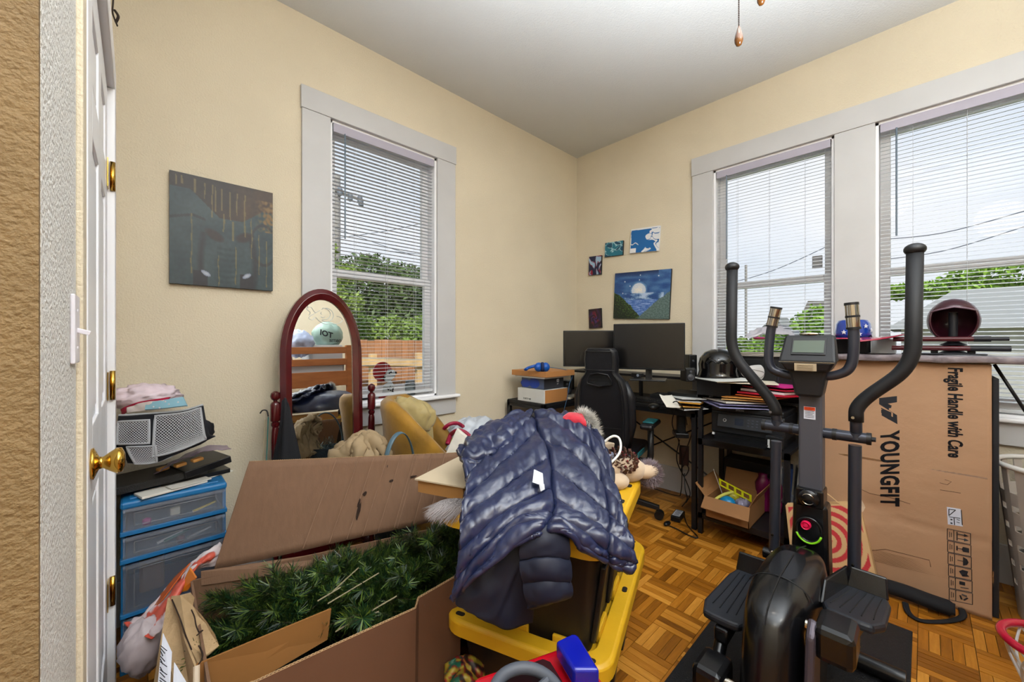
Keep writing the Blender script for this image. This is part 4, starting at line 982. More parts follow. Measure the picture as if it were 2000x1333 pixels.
def inbox(u, v): return (FLc * (1 - u) + FRc * u) * (1 - v) + (BLc * (1 - u) + BRc * u) * v
spots = []
for k in range(285):
    u = rnd.uniform(.14, .97); v = rnd.uniform(.10, .85); p = inbox(u, v)
    lim = .33 + .06 * math.sin(v * pi) + .05 * u
    p.z = lim - abs(rnd.gauss(0, .035)) - .02
    if p.x < .50 and p.y < 1.27: p.y = 1.27 + rnd.uniform(0, .12)
    spots.append((p, rnd.uniform(-.55, .55) + (pi if rnd.random() < .35 else 0) - .15, rnd.uniform(-.7, .1)))
for k, (p, rz, ry) in enumerate(spots):
    src = protos[k % 4]
    if k < 4: o = src; o.parent = at
    else: o = inst(src, at)
    o.location = p - V((.55, 1.3, .05)); o.rotation_euler = (rnd.uniform(0, 6), ry, rz); s = rnd.uniform(.75, 1.1); o.scale = (s, s, s)
st_ = MB()
for a, b in (((640, 1180, 1.12), (740, 1120, 1.22)), ((655, 1235, 1.07), (775, 1165, 1.15)), ((640, 1165, 1.15), (700, 1110, 1.25)), ((660, 1230, 1.08), (740, 1195, 1.13)), ((620, 1175, 1.12), (665, 1148, 1.17))): st_.tube([aD(*a), aD(*b)], .0022, 5)
st_.build('bare_stem', mat('pale_stem', '#7d7458', .6), at)
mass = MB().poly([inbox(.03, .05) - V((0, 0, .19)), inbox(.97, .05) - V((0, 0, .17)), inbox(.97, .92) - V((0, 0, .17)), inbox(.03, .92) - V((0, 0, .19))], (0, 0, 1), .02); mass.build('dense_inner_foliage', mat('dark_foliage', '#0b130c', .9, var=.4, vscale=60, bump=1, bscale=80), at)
# --- red/orange candy bag left ------------------------------------------------------
ob = thing('striped_plastic_bag', 'white plastic bag with orange and red print squeezed between drawers and carton', 'bag', (.06, 1.62, 0))
g = sheet([[aD(432, 1062, 1.38), aD(436, 1075, 1.36), aD(428, 1105, 1.34)], [aD(388, 1092, 1.34), aD(396, 1100, 1.30), aD(370, 1115, 1.30)], [aD(345, 1135, 1.30), aD(352, 1148, 1.25), aD(345, 1165, 1.24)], [aD(290, 1195, 1.24), aD(310, 1212, 1.18), aD(325, 1220, 1.14)], [aD(245, 1222, 1.22), aD(262, 1236, 1.16), aD(300, 1250, 1.12)]], 22, 60,
          lambda u, v, p: .008 * ridge((u * 6, v * 9, 0), 1, 3) + .005 * nz(p, 60))
def bagcol(o, fn):
    me = o.data; ca = me.color_attributes.new('paint', 'FLOAT_COLOR', 'POINT'); n = len(me.vertices); 
    return me, ca
nr, nc = len(g), len(g[0])
o = MB().grid(g).build('bag_band', vcolmat('paint_layer'), ob, smooth=True, solid=.004)
ca = o.data.color_attributes.new('paint', 'FLOAT_COLOR', 'POINT'); dat = []
for j in range(nr):
    for i in range(nc):
        u, v = i / (nc - 1), j / (nr - 1); c = (205, 190, 192)
        if abs(u - .45 - .15 * nz((v * 6, 0, 0), 1)) < .22 and .12 < v: c = (190, 80, 62)
        if v > .93: c = (200, 75, 55)
        if v < .3 and u < .3: c = (212, 202, 204)
        dat += list(srgb(c))
ca.data.foreach_set('color', dat)
MB().grid(sheet([[aD(318, 1172, 1.23), aD(372, 1100, 1.30)], [aD(285, 1205, 1.23), aD(340, 1130, 1.29)], [aD(268, 1212, 1.24), aD(300, 1180, 1.28)]], 8, 14)).build('orange_gusset', mat('orange_film', '#b5521a', .25), ob, smooth=True, solid=.003)
MB().slab([aD(370, 1110, 1.27), aD(383, 1130, 1.25), aD(366, 1155, 1.25), aD(346, 1160, 1.25)], FW, .006).build('orange_packet', mat('orange_foil', '#c26a12', .15, coat=.8), ob, bevel=.002)
blob(aD(282, 1262, 1.16), (.055, .055, .075), .2, 6, 7, 36).build('bag_bottom', mat('greyish_white_film', '#a89da0', .4, var=.08, vscale=14), ob, smooth=True)
solo(MB().box((-.03, 1.32, 0), (.06, 1.46, .22)), 'small_carton', m_card2, 'small plain carton on the floor under the plastic bag', 'box', bevel=.003)
solo(MB().tube(spline([aD(215, 1333, 1.45), aD(222, 1312, 1.45), aD(228, 1300, 1.46), aD(236, 1310, 1.5)], 6), .0035, 6), 'floor_cable', m_dark, 'black cable end on the floor below the lowest door hinge', 'cord')
# ================================================================== TOTES
m_tote = mat('tote_black', '#121215', .45, bump=.05, bscale=60); m_yel = mat('tote_lid_yellow', '#cc9e1c', .42, bump=.05, bscale=80, var=.05, vscale=8)
def rrect(hx, hy, r, n=6):
    out = []
    for cx, cy, a in ((hx - r, hy - r, 0), (-hx + r, hy - r, 90), (-hx + r, -hy + r, 180), (hx - r, -hy + r, 270)):
        for i in range(n + 1):
            t = R(a + 90 * i / n); out.append((cx + r * math.cos(t), cy + r * math.sin(t)))
    return out
def loft(mb, rings):
    k = len(rings[0]); vs = [p for r in rings for p in r]
    fs = [(i * k + j, i * k + (j + 1) % k, (i + 1) * k + (j + 1) % k, (i + 1) * k + j) for i in range(len(rings) - 1) for j in range(k)]
    mb.add(vs, fs); return mb
def tote(label, c, ang, L, Wd, z0, h, group='black totes with yellow lids'):
    t = thing('storage_tote', label, 'tote', (c[0], c[1], z0), R(ang), group); X = ROOTM[t.name]
    z1 = h - .045
    rg = lambda hx, hy, r, z: [(x, y, z) for x, y in rrect(hx, hy, r)]
    hx, hy = L / 2, Wd / 2
    b = MB(X); loft(b, [rg(hx - .085, hy - .075, .03, 0), rg(hx - .045, hy - .04, .035, z1), rg(hx - .02, hy - .018, .04, z1 + .001), rg(hx - .02, hy - .018, .04, z1 + .012)])
    b.add(rg(hx - .085, hy - .075, .03, 0), [tuple(range(28))]); b.build('tote_body', m_tote, t, smooth='auto')
    for sy in (-1, 1):
        for xx in (-.18, 0, .18): MB(X).hexa([(xx - .02, sy * (hy - .073), .03), (xx + .02, sy * (hy - .073), .03), (xx + .02, sy * (hy - .06), .03), (xx - .02, sy * (hy - .06), .03)], [(xx - .02, sy * (hy - .045), z1 - .06), (xx + .02, sy * (hy - .045), z1 - .06), (xx + .02, sy * (hy - .03), z1 - .06), (xx - .02, sy * (hy - .03), z1 - .06)]).build('side_rib', m_tote, t, bevel=.004)
    l = MB(X)
    loft(l, [rg(hx, hy, .07, h - .045), rg(hx, hy, .07, h - .008), rg(hx - .008, hy - .008, .066, h), rg(hx - .05, hy - .05, .04, h), rg(hx - .056, hy - .056, .036, h - .022), rg(hx - .11, hy - .10, .02, h - .022)])
    l.add(rg(hx - .11, hy - .10, .02, h - .022), [tuple(range(28))])
    l.build('lid', m_yel, t, smooth='auto', bevel=.003)
    pass
    pos = [(hx - .03, -hy + .055, 0), (-hx + .03, -hy + .055, 0), (-hx + .03, hy - .055, 0), (hx - .03, hy - .055, 0), (0, -hy + .026, 90), (0, hy - .026, 90), (hx * .5, -hy + .026, 90)]
    for x, y, a in pos: 
        q = rrect(.008, .015, .0075, 4) if a == 0 else rrect(.015, .008, .0075, 4); MB(X).poly([(x + u, y + v, h - .0004) for u, v in q], (0, 0, 1), .0012).build('lid_slot', mat('slot_shadow', '#1a1206', .9), t)
    for xx in (-hx * .55, 0, hx * .55):
        for sy in (-1, 1): MB(X).box((xx - .045, sy * (hy - .062), h - .02), (xx + .045, sy * (hy - .05), h + .016)).build('stacking_lug', m_yel, t, bevel=.004)
    for yy in (-hy * .5, .0 + hy * .1):
        for sxx in (-1, 1): MB(X).box((sxx * (hx - .062), yy - .04, h - .02), (sxx * (hx - .05), yy + .04, h + .016)).build('stacking_lug', m_yel, t, bevel=.004)
    return t
tote('lower black storage tote with yellow lid standing on the floor', (1.085, .893), 20.5, .725, .505, 0, .36)
tote('upper black storage tote with yellow lid, jacket spread over it', (1.0, .862), 20.5, .58, .52, .34, .345)
# flat shallow carton on the upper tote
TA = R(22)
fc = thing('flat_carton', 'flat cardboard carton with pale top sticking out left under the jacket', 'box', (.86, 1.0, .69))
XF = Matrix.Translation(V((.665, 1.14, .687))) @ Matrix.Rotation(TA, 4, 'Z')
MB(XF).box((0, -.17, 0), (.42, 0, .040)).build('carton_body', mat('carton_brown', '#9b6f3c', .8, var=.05, vscale=9), fc)
MB(XF).hexa([(-.004, -.178, .040), (.424, -.178, .043), (.424, .004, .043), (-.012, .004, .042)], [(-.004, -.178, .0445), (.424, -.178, .0475), (.424, .004, .0475), (-.012, .004, .0465)]).build('carton_top', mat('carton_pale_top', '#b9a98f', .7, var=.05, vscale=9), fc)
# fur things
def fur(name, label, c, r, col, n, ln, seed, m=None, down=.3):
    rr = random.Random(seed); mb = MB(); 
    for i in range(n):
        d = V((rr.gauss(0, 1), rr.gauss(0, 1), rr.gauss(0, 1))).normalized(); p = V(c) + V((d.x * r[0], d.y * r[1], d.z * r[2]))
        e = (d + V((rr.uniform(-.5, .5), rr.uniform(-.5, .5), -down))).normalized() * ln * rr.uniform(.6, 1.2); s = d.cross(V((rr.random(), rr.random(), rr.random()))).normalized() * .0012
        mb.add([p + s, p - s, p + e], [(0, 1, 2)])
    return mb
def furdir(c, r, n, ln, dr, seed):
    rr = random.Random(seed); mb = MB()
    for i in range(n):
        d = V((rr.gauss(0, 1), rr.gauss(0, 1), rr.gauss(0, 1))).normalized(); p = V(c) + RT * d.x * r[0] + FW * d.y * r[1] + V((0, 0, d.z * r[2]))
        e = (V(dr) + V((rr.uniform(-.5, .5), rr.uniform(-.5, .5), rr.uniform(-.4, .3)))).normalized() * ln * rr.uniform(.6, 1.25); s = FW.cross(e).normalized() * .0012
        mb.add([p + s, p - s, p + e], [(0, 1, 2)])
    return mb
ft = thing('fur_trim', 'tuft of grey white faux fur poking out under the flat carton', 'fur', aD(868, 995, 1.14))
c = aD(888, 986, 1.16); MB().ball(c, (.03, .02, .006), 12).build('fur_base', mat('fur_grey', '#a09b9d', .9), ft, smooth=True)
furdir(c, (.05, .03, .014), 2600, .045, -RT * .75 - V((0, 0, .65)), 4).build('fur_hair', mat('fur_grey', '#a7a3a6', .9), ft, kind='stuff')
# ================================================================== JACKET
m_jkt = mat('navy_nylon', '#192141', .31, sheen=0, var=.2, vscale=5, spec=.8, bump=.4, bscale=24, stretch=(1, 1, .5))
m_jkt2 = mat('dark_navy_lining', '#11172b', .6)
jk = thing('puffer_jacket', 'shiny navy quilted puffer jacket draped over the upper tote', 'jacket', (.98, .88, .69))
# rows from the top (far) to the hem (near)
JR = [
 [(902, 898, 1.30), (940, 862, 1.40), (985, 835, 1.46), (1030, 822, 1.47), (1075, 815, 1.47), (1110, 818, 1.46), (1140, 838, 1.43), (1160, 862, 1.38)],
 [(905, 915, 1.20), (950, 890, 1.27), (1000, 862, 1.33), (1035, 848, 1.35), (1080, 846, 1.35), (1125, 858, 1.34), (1158, 880, 1.31), (1182, 908, 1.27)],
 [(912, 945, 1.11), (955, 930, 1.15), (1000, 905, 1.19), (1050, 895, 1.21), (1100, 898, 1.22), (1145, 915, 1.21), (1175, 938, 1.19), (1192, 960, 1.16)],
 [(908, 985, 1.04), (950, 968, 1.06), (1000, 955, 1.08), (1052, 950, 1.09), (1100, 955, 1.10), (1150, 972, 1.09), (1190, 990, 1.08), (1207, 1010, 1.06)],
 [(902, 1025, .99), (945, 1010, 1.00), (998, 1000, 1.01), (1052, 998, 1.01), (1105, 1005, 1.01), (1155, 1022, 1.01), (1195, 1035, 1.01), (1220, 1050, 1.00)],
 [(900, 1070, .965), (940, 1060, .965), (985, 1045, .965), (1040, 1022, .965), (1095, 1030, .96), (1150, 1048, .96), (1190, 1062, .965), (1228, 1075, .97)],
 [(895, 1120, .955), (930, 1100, .95), (970, 1080, .94), (1020, 1040, .945), (1090, 1035, .95), (1145, 1058, .955), (1195, 1085, .96), (1235, 1090, .97)],
 [(890, 1165, .955), (920, 1140, .94), (960, 1108, .93), (1008, 1058, .94), (1082, 1040, .945), (1140, 1058, .955), (1195, 1098, .96), (1222, 1112, .965)]]
rows_ = [[aD(*p) for p in r] for r in JR]
# seam lines: chevrons meeting at the centre-back seam (u ~ .47) and a side seam (u ~ .8)
def quilt(u, v, p):
    us = .47 + .06 * v; 
    w = abs(u - us); k = v * 6.6 - w * (3.6 if u < us else 3.0) - (.35 if u > us else 0)
    d = abs(math.sin(pi * k)) ** .5 * .02
    sw = abs(u - .80 - .03 * v); 
    d *= min(1, w / .02) ** .7 * min(1, sw / .018) ** .7
    cr_ = clamp((.35 - v) / .35)
    d = d + .010 * ridge((u * 14, v * 10, 1), 1, 4) * (.25 + cr_) + .007 * nz((u * 22, v * 16, 2), 1) * (.35 + cr_) + .006 * nz((u * 9 + v * 6, v * 14, 5), 1)
    d += .0022 * ridge((u * 22, v * 8, 3), 1, 8) + .0012 * ridge((u * 20 + v * 30, v * 30, 7), 1, 2)
    if min(w, sw) < .012: d -= .004
    return d
GJ = sheet(rows_, 175, 168, quilt)
GJ = GJ
for r_ in GJ:
    for p in r_: pass
MB().grid(GJ).build('quilted_back', m_jkt, jk, smooth=True, solid=.012)
# left side bundle (sleeve / hood) dark
g = sheet([[aD(903, 893, 1.27), aD(925, 868, 1.34), aD(960, 842, 1.41), aD(1000, 822, 1.45), (aD(1040, 815, 1.47))], [aD(905, 905, 1.21), aD(930, 888, 1.24), aD(965, 868, 1.29), aD(1000, 850, 1.34), aD(1035, 835, 1.38)], [aD(918, 918, 1.20), aD(945, 905, 1.22), aD(975, 888, 1.26), aD(1005, 868, 1.31), aD(1030, 850, 1.37)]], 60, 30,
          lambda u, v, p: .016 + .016 * ridge((u * 6, v * 4, 0), 1, 9) + .006 * nz(p, 50))
MB().grid(g).build('crumpled_sleeve', m_jkt, jk, smooth=True, solid=.015)
# hem binding and seams
hem = [V(GJ[-1][i]) for i in range(0, len(GJ[0]), 3)]
MB().tube(hem, .007, 8).build('hem', m_jkt, jk, smooth=True)
nu_ = len(GJ[0]); nv_ = len(GJ)
for f0, f1 in ((.80, .83),):
    pass
sm = MB(); sm.tube([GJ[int(v * (nv_ - 1))][int((.47 + .06 * v) * (nu_ - 1))] + (O - GJ[int(v * (nv_ - 1))][int((.47 + .06 * v) * (nu_ - 1))]).normalized() * .006 for v in [i / 60 for i in range(4, 60)]], .0032, 6)
sm.tube([GJ[int(v * (nv_ - 1))][int((.80 + .03 * v) * (nu_ - 1))] + V((0, 0, .004)) for v in [i / 60 for i in range(6, 61)]], .003, 6)
sm.tube([r_[-1] for r_ in GJ[20:]], .005, 6); sm.build('seam_piping', m_jkt2, jk, smooth=True)
# dark lower lining layer hanging under the hem, and a hanging sleeve
g = sheet([[aD(905, 1090, .99), aD(960, 1080, .985), aD(1010, 1050, .985), aD(1060, 1040, .985), aD(1090, 1045, .985)], [aD(893, 1150, .985), aD(940, 1150, .97), aD(985, 1130, .965), aD(1020, 1100, .97), aD(1050, 1110, .975)], [aD(893, 1178, .985), aD(925, 1195, .975), aD(955, 1212, .97), aD(990, 1225, .97), aD(1040, 1215, .98)]], 40, 30, lambda u, v, p: .008 * ridge((u * 4, v * 3, 0), 1, 11))
MB().grid(g).build('lining', m_jkt2, jk, smooth=True, solid=.008)
g = sheet([[aD(1022, 1045, .955), aD(1060, 1030, .945), aD(1102, 1045, .96)], [aD(1020, 1095, .945), aD(1065, 1090, .925), aD(1106, 1095, .95)], [aD(1028, 1140, .94), aD(1070, 1135, .92), aD(1108, 1140, .945)], [aD(1037, 1185, .94), aD(1075, 1175, .92), aD(1108, 1162, .945)]], 30, 48, lambda u, v, p: .012 * abs(math.sin(v * pi * 3.2)) ** .6 + .003 * nz(p, 50))
MB().grid(g).build('hanging_sleeve', m_jkt2, jk, smooth=True, solid=.02)
# zipper end right, care label
MB().tube(spline([aD(1206, 1095, .955), aD(1214, 1108, .95), aD(1216, 1116, .95)], 5), .005, 6, flat=.5).build('zip_pull', m_jkt2, jk)
cl = MB().slab([aD(1043, 917, 1.06), aD(1060, 925, 1.06), aD(1062, 950, 1.035), aD(1040, 942, 1.035)], -FW, .002).slab([aD(1052, 944, 1.035), aD(1063, 946, 1.035), aD(1064, 956, 1.03), aD(1056, 960, 1.03)], -FW, .002)
cl.build('care_label', mat('satin_label', '#c3c8d2', .5), jk, label='white care label')
# what the jacket lies on: a pile of clothes
solo(blob((1.08, .98, .755), (.25, .17, .12), .12, 5, 21, 30, flatb=.69), 'clothes_pile', m_jkt, 'dark heap of clothes on the upper tote beneath the puffer jacket', 'clothes', smooth=True)
# santa hat
sh_ = thing('santa_hat', 'red Santa hat with white fur behind the top of the jacket', 'hat', aD(1130, 830, 1.5))
g = sheet([[aD(1098, 818, 1.40), aD(1114, 808, 1.41), aD(1136, 810, 1.41)], [aD(1107, 822, 1.385), aD(1124, 817, 1.38), aD(1143, 824, 1.38)], [aD(1130, 838, 1.38), aD(1138, 834, 1.375), aD(1145, 840, 1.375)]], 16, 16, lambda u, v, p: .004 * nz(p, 60))
MB().grid(g).build('red_felt', mat('red_felt', '#b3122c', .7, sheen=.5), sh_, smooth=True, solid=.01)
fp = spline([aD(1136, 812, 1.42), aD(1150, 820, 1.42), aD(1158, 838, 1.42), aD(1161, 856, 1.40)], 8); MB().tube(fp, .012, 8).build('fur_base', mat('white_fur', '#cfcdc8', .9), sh_, smooth=True)
mb = MB()
for p in fp:
    q = fur('', '', p, (.012, .012, .012), None, 130, .026, hash(round(p.z * 1000)) % 99, down=-.2); n0 = len(mb.v); mb.v += q.v; mb.f += [tuple(i + n0 for i in f) for f in q.f]; mb.fm += q.fm
mb.build('fur_hair', mat('white_fur', '#cfcdc8', .9), sh_, kind='stuff')
# white hanger loop, books, pinecone, plush reindeer right of jacket
solo(MB().tube(bend([aD(1160, 882, 1.38), aD(1196, 850, 1.36), aD(1212, 856, 1.35), aD(1213, 885, 1.33), aD(1190, 908, 1.32), aD(1184, 914, 1.32)], .03), .0042, 8), 'white_hanger', mat('white_plastic', '#dcdcdc', .35), 'bent white plastic hanger hook sticking up right of the jacket', 'hanger', smooth=True)
for i, (px, py, l) in enumerate(((1172, 872, 'cream thick book under the white hanger, upper of two'), (1178, 893, 'blue edged book under the white hanger, lower of two'))):
    c = aD(px, py, 1.37); o = MB().obox(c + V((.02, .03, 0)), (.15, .1, .022), (R(6), R(12), R(20))); o.build
    solo(o, 'book', mat('book_paper_%d' % i, ('#b5a38c', '#9aa0b8')[i], .7), l, 'book', bevel=.003)
pc = thing('pine_cone_sprig', 'brown pine cone sprig with red glitter beside the white hanger', 'decoration', aD(1215, 900, 1.36))
mb = MB(); mt = MB(); c = aD(1213, 900, 1.37)
for i in range(120):
    f = (i + .5) / 120; a = i * 2.4; rr = .055 * math.sin(pi * f) ** .6; ax = V((.9, -.2, 0)); p = c + V((1, -.1, 0)) * (f - .5) * .11 + V((0, math.cos(a) * rr, math.sin(a) * rr * .75))
    mb.obox(p, (.012, .012, .003), (a, f * 3, a * .5)); 
    if i % 5 == 0: mt.ball(p + V((0, 0, .004)), .004, 6)
mb.build('scales', mat('cone_brown', '#4a2a1c', .6, rand=.1, var=.4, vscale=60), pc); mt.build('berries', mat('red_glitter', '#6a1420', .3), pc)
m_pl = mat('cream_plush', '#bba48a', .85, sheen=.4)
ps = thing('plush_toy', 'cream plush toy with grey fur lying on the far corner of the upper tote lid', 'plush toy', aZ(1215, 940, .69))
for nm, px, py, dpt, r in (('paw', 1202, 940, 1.33, (.048, .04, .028)), ('body', 1228, 918, 1.40, (.065, .05, .042)), ('arm', 1262, 922, 1.40, (.05, .028, .024)), ('leg', 1196, 915, 1.35, (.04, .03, .032))):
    MB().ball(aD(px, py, dpt), r, 18, Matrix.Rotation(-.5, 3, 'Z')).build(nm, m_pl, ps, smooth=True)
c = aD(1268, 925, 1.42); MB().ball(c, (.03, .035, .035), 12).build('fur_cuff', mat('lilac_grey_fur', '#8d8088', .9), ps, smooth=True)
fur('', '', c, (.03, .035, .035), None, 1800, .022, 8, down=0).build('fur_hair', mat('lilac_grey_fur', '#8d8088', .9), ps, kind='stuff')
# ================================================================== FOREGROUND TOY, FABRIC
m_red = mat('glossy_red_plastic', '#a80c1c', .22, coat=.5); m_bluep = mat('glossy_blue_plastic', '#0b1690', .2, coat=.5)
ty = thing('toy_car_dashboard', 'red and blue ride-on toy with grey steering wheel at the bottom edge', 'toy', (.62, .45, 0))
def tp3(px, py, z): return aZ(px, py, z)
top = [tp3(925, 1322, .50), tp3(1010, 1292, .51), tp3(1085, 1266, .51), tp3(1115, 1266, .51), tp3(1150, 1300, .51), tp3(1190, 1345, .50), tp3(1180, 1440, .49), tp3(900, 1440, .49)]
MB().poly([p - V((0, 0, .10)) for p in top], (0, 0, 1), .10).build('red_body', m_red, ty, bevel=.012, bseg=4)
MB().poly([p * .96 + V((.02, .02, -.49)) for p in top], (0, 0, 1), .41).build('red_base', m_red, ty, bevel=.02)
dk = [tp3(955, 1345, .512), tp3(1020, 1305, .512), tp3(1060, 1290, .512), tp3(1075, 1296, .512), tp3(1105, 1345, .512), tp3(1110, 1420, .512), tp3(950, 1420, .512)]
MB().poly(dk, (0, 0, 1), .003).build('dark_recess', mat('dark_maroon', '#2a060c', .4), ty, bevel=.001)
bl = [tp3(1085, 1285, .52), tp3(1118, 1268, .52), tp3(1130, 1272, .52), tp3(1172, 1345, .52), tp3(1120, 1345, .52)]
MB().poly(bl, (0, 0, 1), .035).build('blue_block', m_bluep, ty, bevel=.01, bseg=4)
wc = tp3(1030, 1366, .535); MB().tube([wc + V((.062 * math.cos(t), .062 * math.sin(t), .006 * math.sin(t))) for t in [2 * pi * i / 40 for i in range(40)]], .011, 12, closed=True).build('steering_wheel', mat('grey_rubber', '#4b4f58', .5), ty, smooth=True)
MB().cyl(wc - V((0, 0, .03)), wc, .02).tube([wc - V((.06, 0, 0)), wc, wc + V((.06, 0, 0))], .008, 8).build('wheel_hub', mat('grey_rubber', '#4b4f58', .5), ty)
cf = thing('patterned_cloth', 'colourful cloth with yellow, red and green print on the floor left of the red toy', 'cloth', aZ(905, 1325, .1))
g = [[aZ(870 + 75 * u, 1300 + 60 * v, .22 - .03 * v + .02 * nz((u * 3, v * 3, 0), 1)) + V((0, 0, .03 * math.sin(u * pi))) for u in [i / 30 for i in range(31)]] for v in [j / 20 for j in range(21)]]
o = MB().grid(g).build('cloth_sheet', vcolmat('paint_layer'), cf, smooth=True, solid=.01)
ca = o.data.color_attributes.new('paint', 'FLOAT_COLOR', 'POINT'); dat = []
for j in range(21):
    for i in range(31):
        n = nz((i * .25, j * .3, 0), 1); c = (150, 130, 40) if n > .12 else (130, 30, 30) if n > -.05 else (30, 90, 70) if i < 12 else (40, 28, 24)
        dat += list(srgb(c))
ca.data.foreach_set('color', dat)
solo(MB().box((.72, .62, 0), (.86, .72, .20)), 'shoe_box', m_card, 'small brown box on the floor under the patterned cloth', 'box')
solo(MB().slab([aZ(815, 1345, .02), aZ(845, 1345, .02), aZ(905, 1240, .02), aZ(888, 1240, .02)], (0, 0, 1), .04), 'wooden_batten', mat('grey_batten', '#6c6048', .8), 'long grey brown batten lying on the floor between carton and lower tote', 'board')
solo(MB().slab([aZ(775, 1345, .004), aZ(800, 1345, .004), aZ(826, 1300, .004), aZ(800, 1290, .004)], (0, 0, 1), .012), 'cardboard_scrap', m_card, 'flat cardboard scrap on the floor beside the long batten', 'cardboard')
# ================================================================== DESK CORNER
m_dtop = mat('black_desk_laminate', '#17171a', .45, var=.1, vscale=14); m_dleg = mat('black_powder_coat', '#131418', .4)
m_scr = mat('monitor_screen', '#0a0a0c', .22, spec=.6); m_bez = mat('monitor_black', '#0f1012', .35)
dk_ = thing('corner_desk', 'black L shaped computer desk with riser shelf in the room corner', 'desk', (2.7, 1.6, 0))
MB().box((2.52, .985, .725), (3.04, 2.27, .748)).build('desktop', m_dtop, dk_, bevel=.003)
MB().box((2.10, 1.87, .705), (2.52, 2.25, .727)).build('side_top', m_dtop, dk_, bevel=.003)
for a, b in (((2.52, .985, .70), (3.04, 1.01, .725)), ((2.52, .985, .70), (2.545, 1.87, .725)), ((2.10, 1.87, .68), (2.52, 1.895, .705)), ((2.10, 1.87, .68), (2.125, 2.25, .705))): MB().box(a, b).build('frame_rail', m_dleg, dk_)
for x, y in ((2.52, .98), (3.0, .98), (2.10, 1.87), (2.10, 2.225), (2.50, 1.87)): MB().box((x, y, 0), (x + .027, y + .027, .72)).build('leg', m_dleg, dk_)
MB().box((2.10, 1.88, .42), (2.52, 2.25, .437)).build('lower_shelf', m_dtop, dk_)
MB().tube([(3.0, 1.0, .62), (3.02, 1.85, .15)], .006, 6).build('cross_brace', m_dleg, dk_); MB().tube([(3.02, 1.0, .15), (3.0, 1.85, .62)], .006, 6).build('cross_brace', m_dleg, dk_)
rz0 = .905
MB().box((2.80, 1.0, rz0), (3.035, 2.2, rz0 + .018)).build('riser_shelf', m_dtop, dk_, bevel=.002)
for y in (1.02, 1.5, 2.16):
    MB().box((2.81, y, .748), (2.835, y + .02, rz0)).build('riser_leg', m_dleg, dk_)
# monitors
def monitor(label, c, ang, w, h, zb, foot_z, arm=True):
    t = thing('monitor', label, 'monitor', (c[0], c[1], foot_z), ang); X = ROOTM[t.name]; d = zb - foot_z
    MB(X).box((0, -w / 2, d), (.022, w / 2, d + h)).build('bezel', m_bez, t, bevel=.004)
    MB(X).box((-.0015, -w / 2 + .007, d + .014), (0, w / 2 - .007, d + h - .007)).build('screen', m_scr, t)
    MB(X).box((.022, -w / 2 + .07, d + .05), (.05, w / 2 - .07, d + h - .05)).build('rear_housing', m_bez, t, bevel=.012)
    MB(X).box((.045, -.02, .006), (.065, .02, d + h * .5)).build('stand_neck', m_dark, t, bevel=.003)
    MB(X).box((-.06, -.11, 0), (.13, .11, .008)).build('stand_foot', m_dark, t, bevel=.003)
    return t
a, b = aD(1198, 680, 2.66), aD(1338, 680, 2.47); mid = (a + b) / 2; ang = math.atan2(b.y - a.y, b.x - a.x) + pi / 2
monitor('larger front monitor with a dark screen on the riser shelf', (mid.x, mid.y), ang, (a - b).xy.length, aD(1268, 632, 2.56).z - aD(1268, 723, 2.56).z, aD(1268, 723, 2.56).z, rz0 + .018)
a, b = aD(1100, 680, 3.06), aD(1222, 680, 2.98); mid = (a + b) / 2; ang = math.atan2(b.y - a.y, b.x - a.x) + pi / 2
m2 = monitor('older monitor with a dark screen in the room corner, behind the gaming chair', (mid.x, mid.y), ang, (a - b).xy.length, aD(1150, 646, 3.02).z - aD(1150, 717, 3.02).z, aD(1150, 717, 3.02).z, .75)
# webcam, speakers, keyboard, mouse, tray
def speaker(label, px, py, dep, w, h, z):
    p = aD(px, py, dep); t = thing('desk_speaker', label, 'speaker', (p.x, p.y, z), YAW + pi, 'desk speakers'); X = ROOTM[t.name]
    MB(X).box((-.045, -w / 2, 0), (.045, w / 2, h)).build('cabinet', m_bez, t, bevel=.006)
    MB(X).lathe([(.001, .004), (w * .12, .003), (w * .3, -.001), (w * .36, .003), (w * .38, 0), (w * .38, -.004)], (.047, 0, h * .36), 20, Matrix.Rotation(pi / 2, 3, 'Y')).build('driver', mat('speaker_cone', '#3d3f45', .35), t, smooth='auto')
    MB(X).lathe([(.001, .003), (w * .1, .002), (w * .14, 0)], (.046, 0, h * .75), 16, Matrix.Rotation(pi / 2, 3, 'Y')).build('tweeter', mat('speaker_cone', '#3d3f45', .35), t)
speaker('front desk speaker with visible cone right of the large monitor', 1343, 740, 2.52, .06, .085, rz0 + .018)
speaker('taller rear desk speaker behind the front speaker', 1348, 715, 2.68, .055, .165, rz0 + .018)
speaker('black box speaker beside the corner, left of the gaming chair headrest', 1106, 745, 3.15, .07, .12, .748)
wc_ = thing('webcam', 'small black webcam on the riser shelf left of the monitor stand', 'webcam', aD(1243, 740, 2.68))
c = aD(1243, 733, 2.66); MB().box((c.x - .02, c.y - .045, c.z - .014), (c.x + .02, c.y + .03, c.z + .014)).build('camera_body', m_dark, wc_, bevel=.006)
MB().lathe([(.001, .004), (.008, .003), (.01, 0)], c + V((-.02, -.02, 0)), 14, Matrix.Rotation(-pi / 2, 3, 'Y')).build('lens', mat('lens_grey', '#8f98a8', .1), wc_)
MB().box((c.x - .018, c.y - .02, rz0 + .018), (c.x + .018, c.y + .01, c.z - .012)).build('clip', m_dark, wc_)
kb_ = thing('keyboard', 'black keyboard on the desk right of the gaming chair', 'keyboard', (2.63, 1.36, .748), R(-8)); X = ROOTM[kb_.name]
MB(X).box((-.07, -.16, 0), (.07, .2, .018)).build('keyboard_base', m_dark, kb_, bevel=.004)
kk = MB(X)
for i in range(5):
    for j in range(18): kk.box((-.062 + i * .025, -.15 + j * .019, .018), (-.042 + i * .025, -.135 + j * .019, .025))
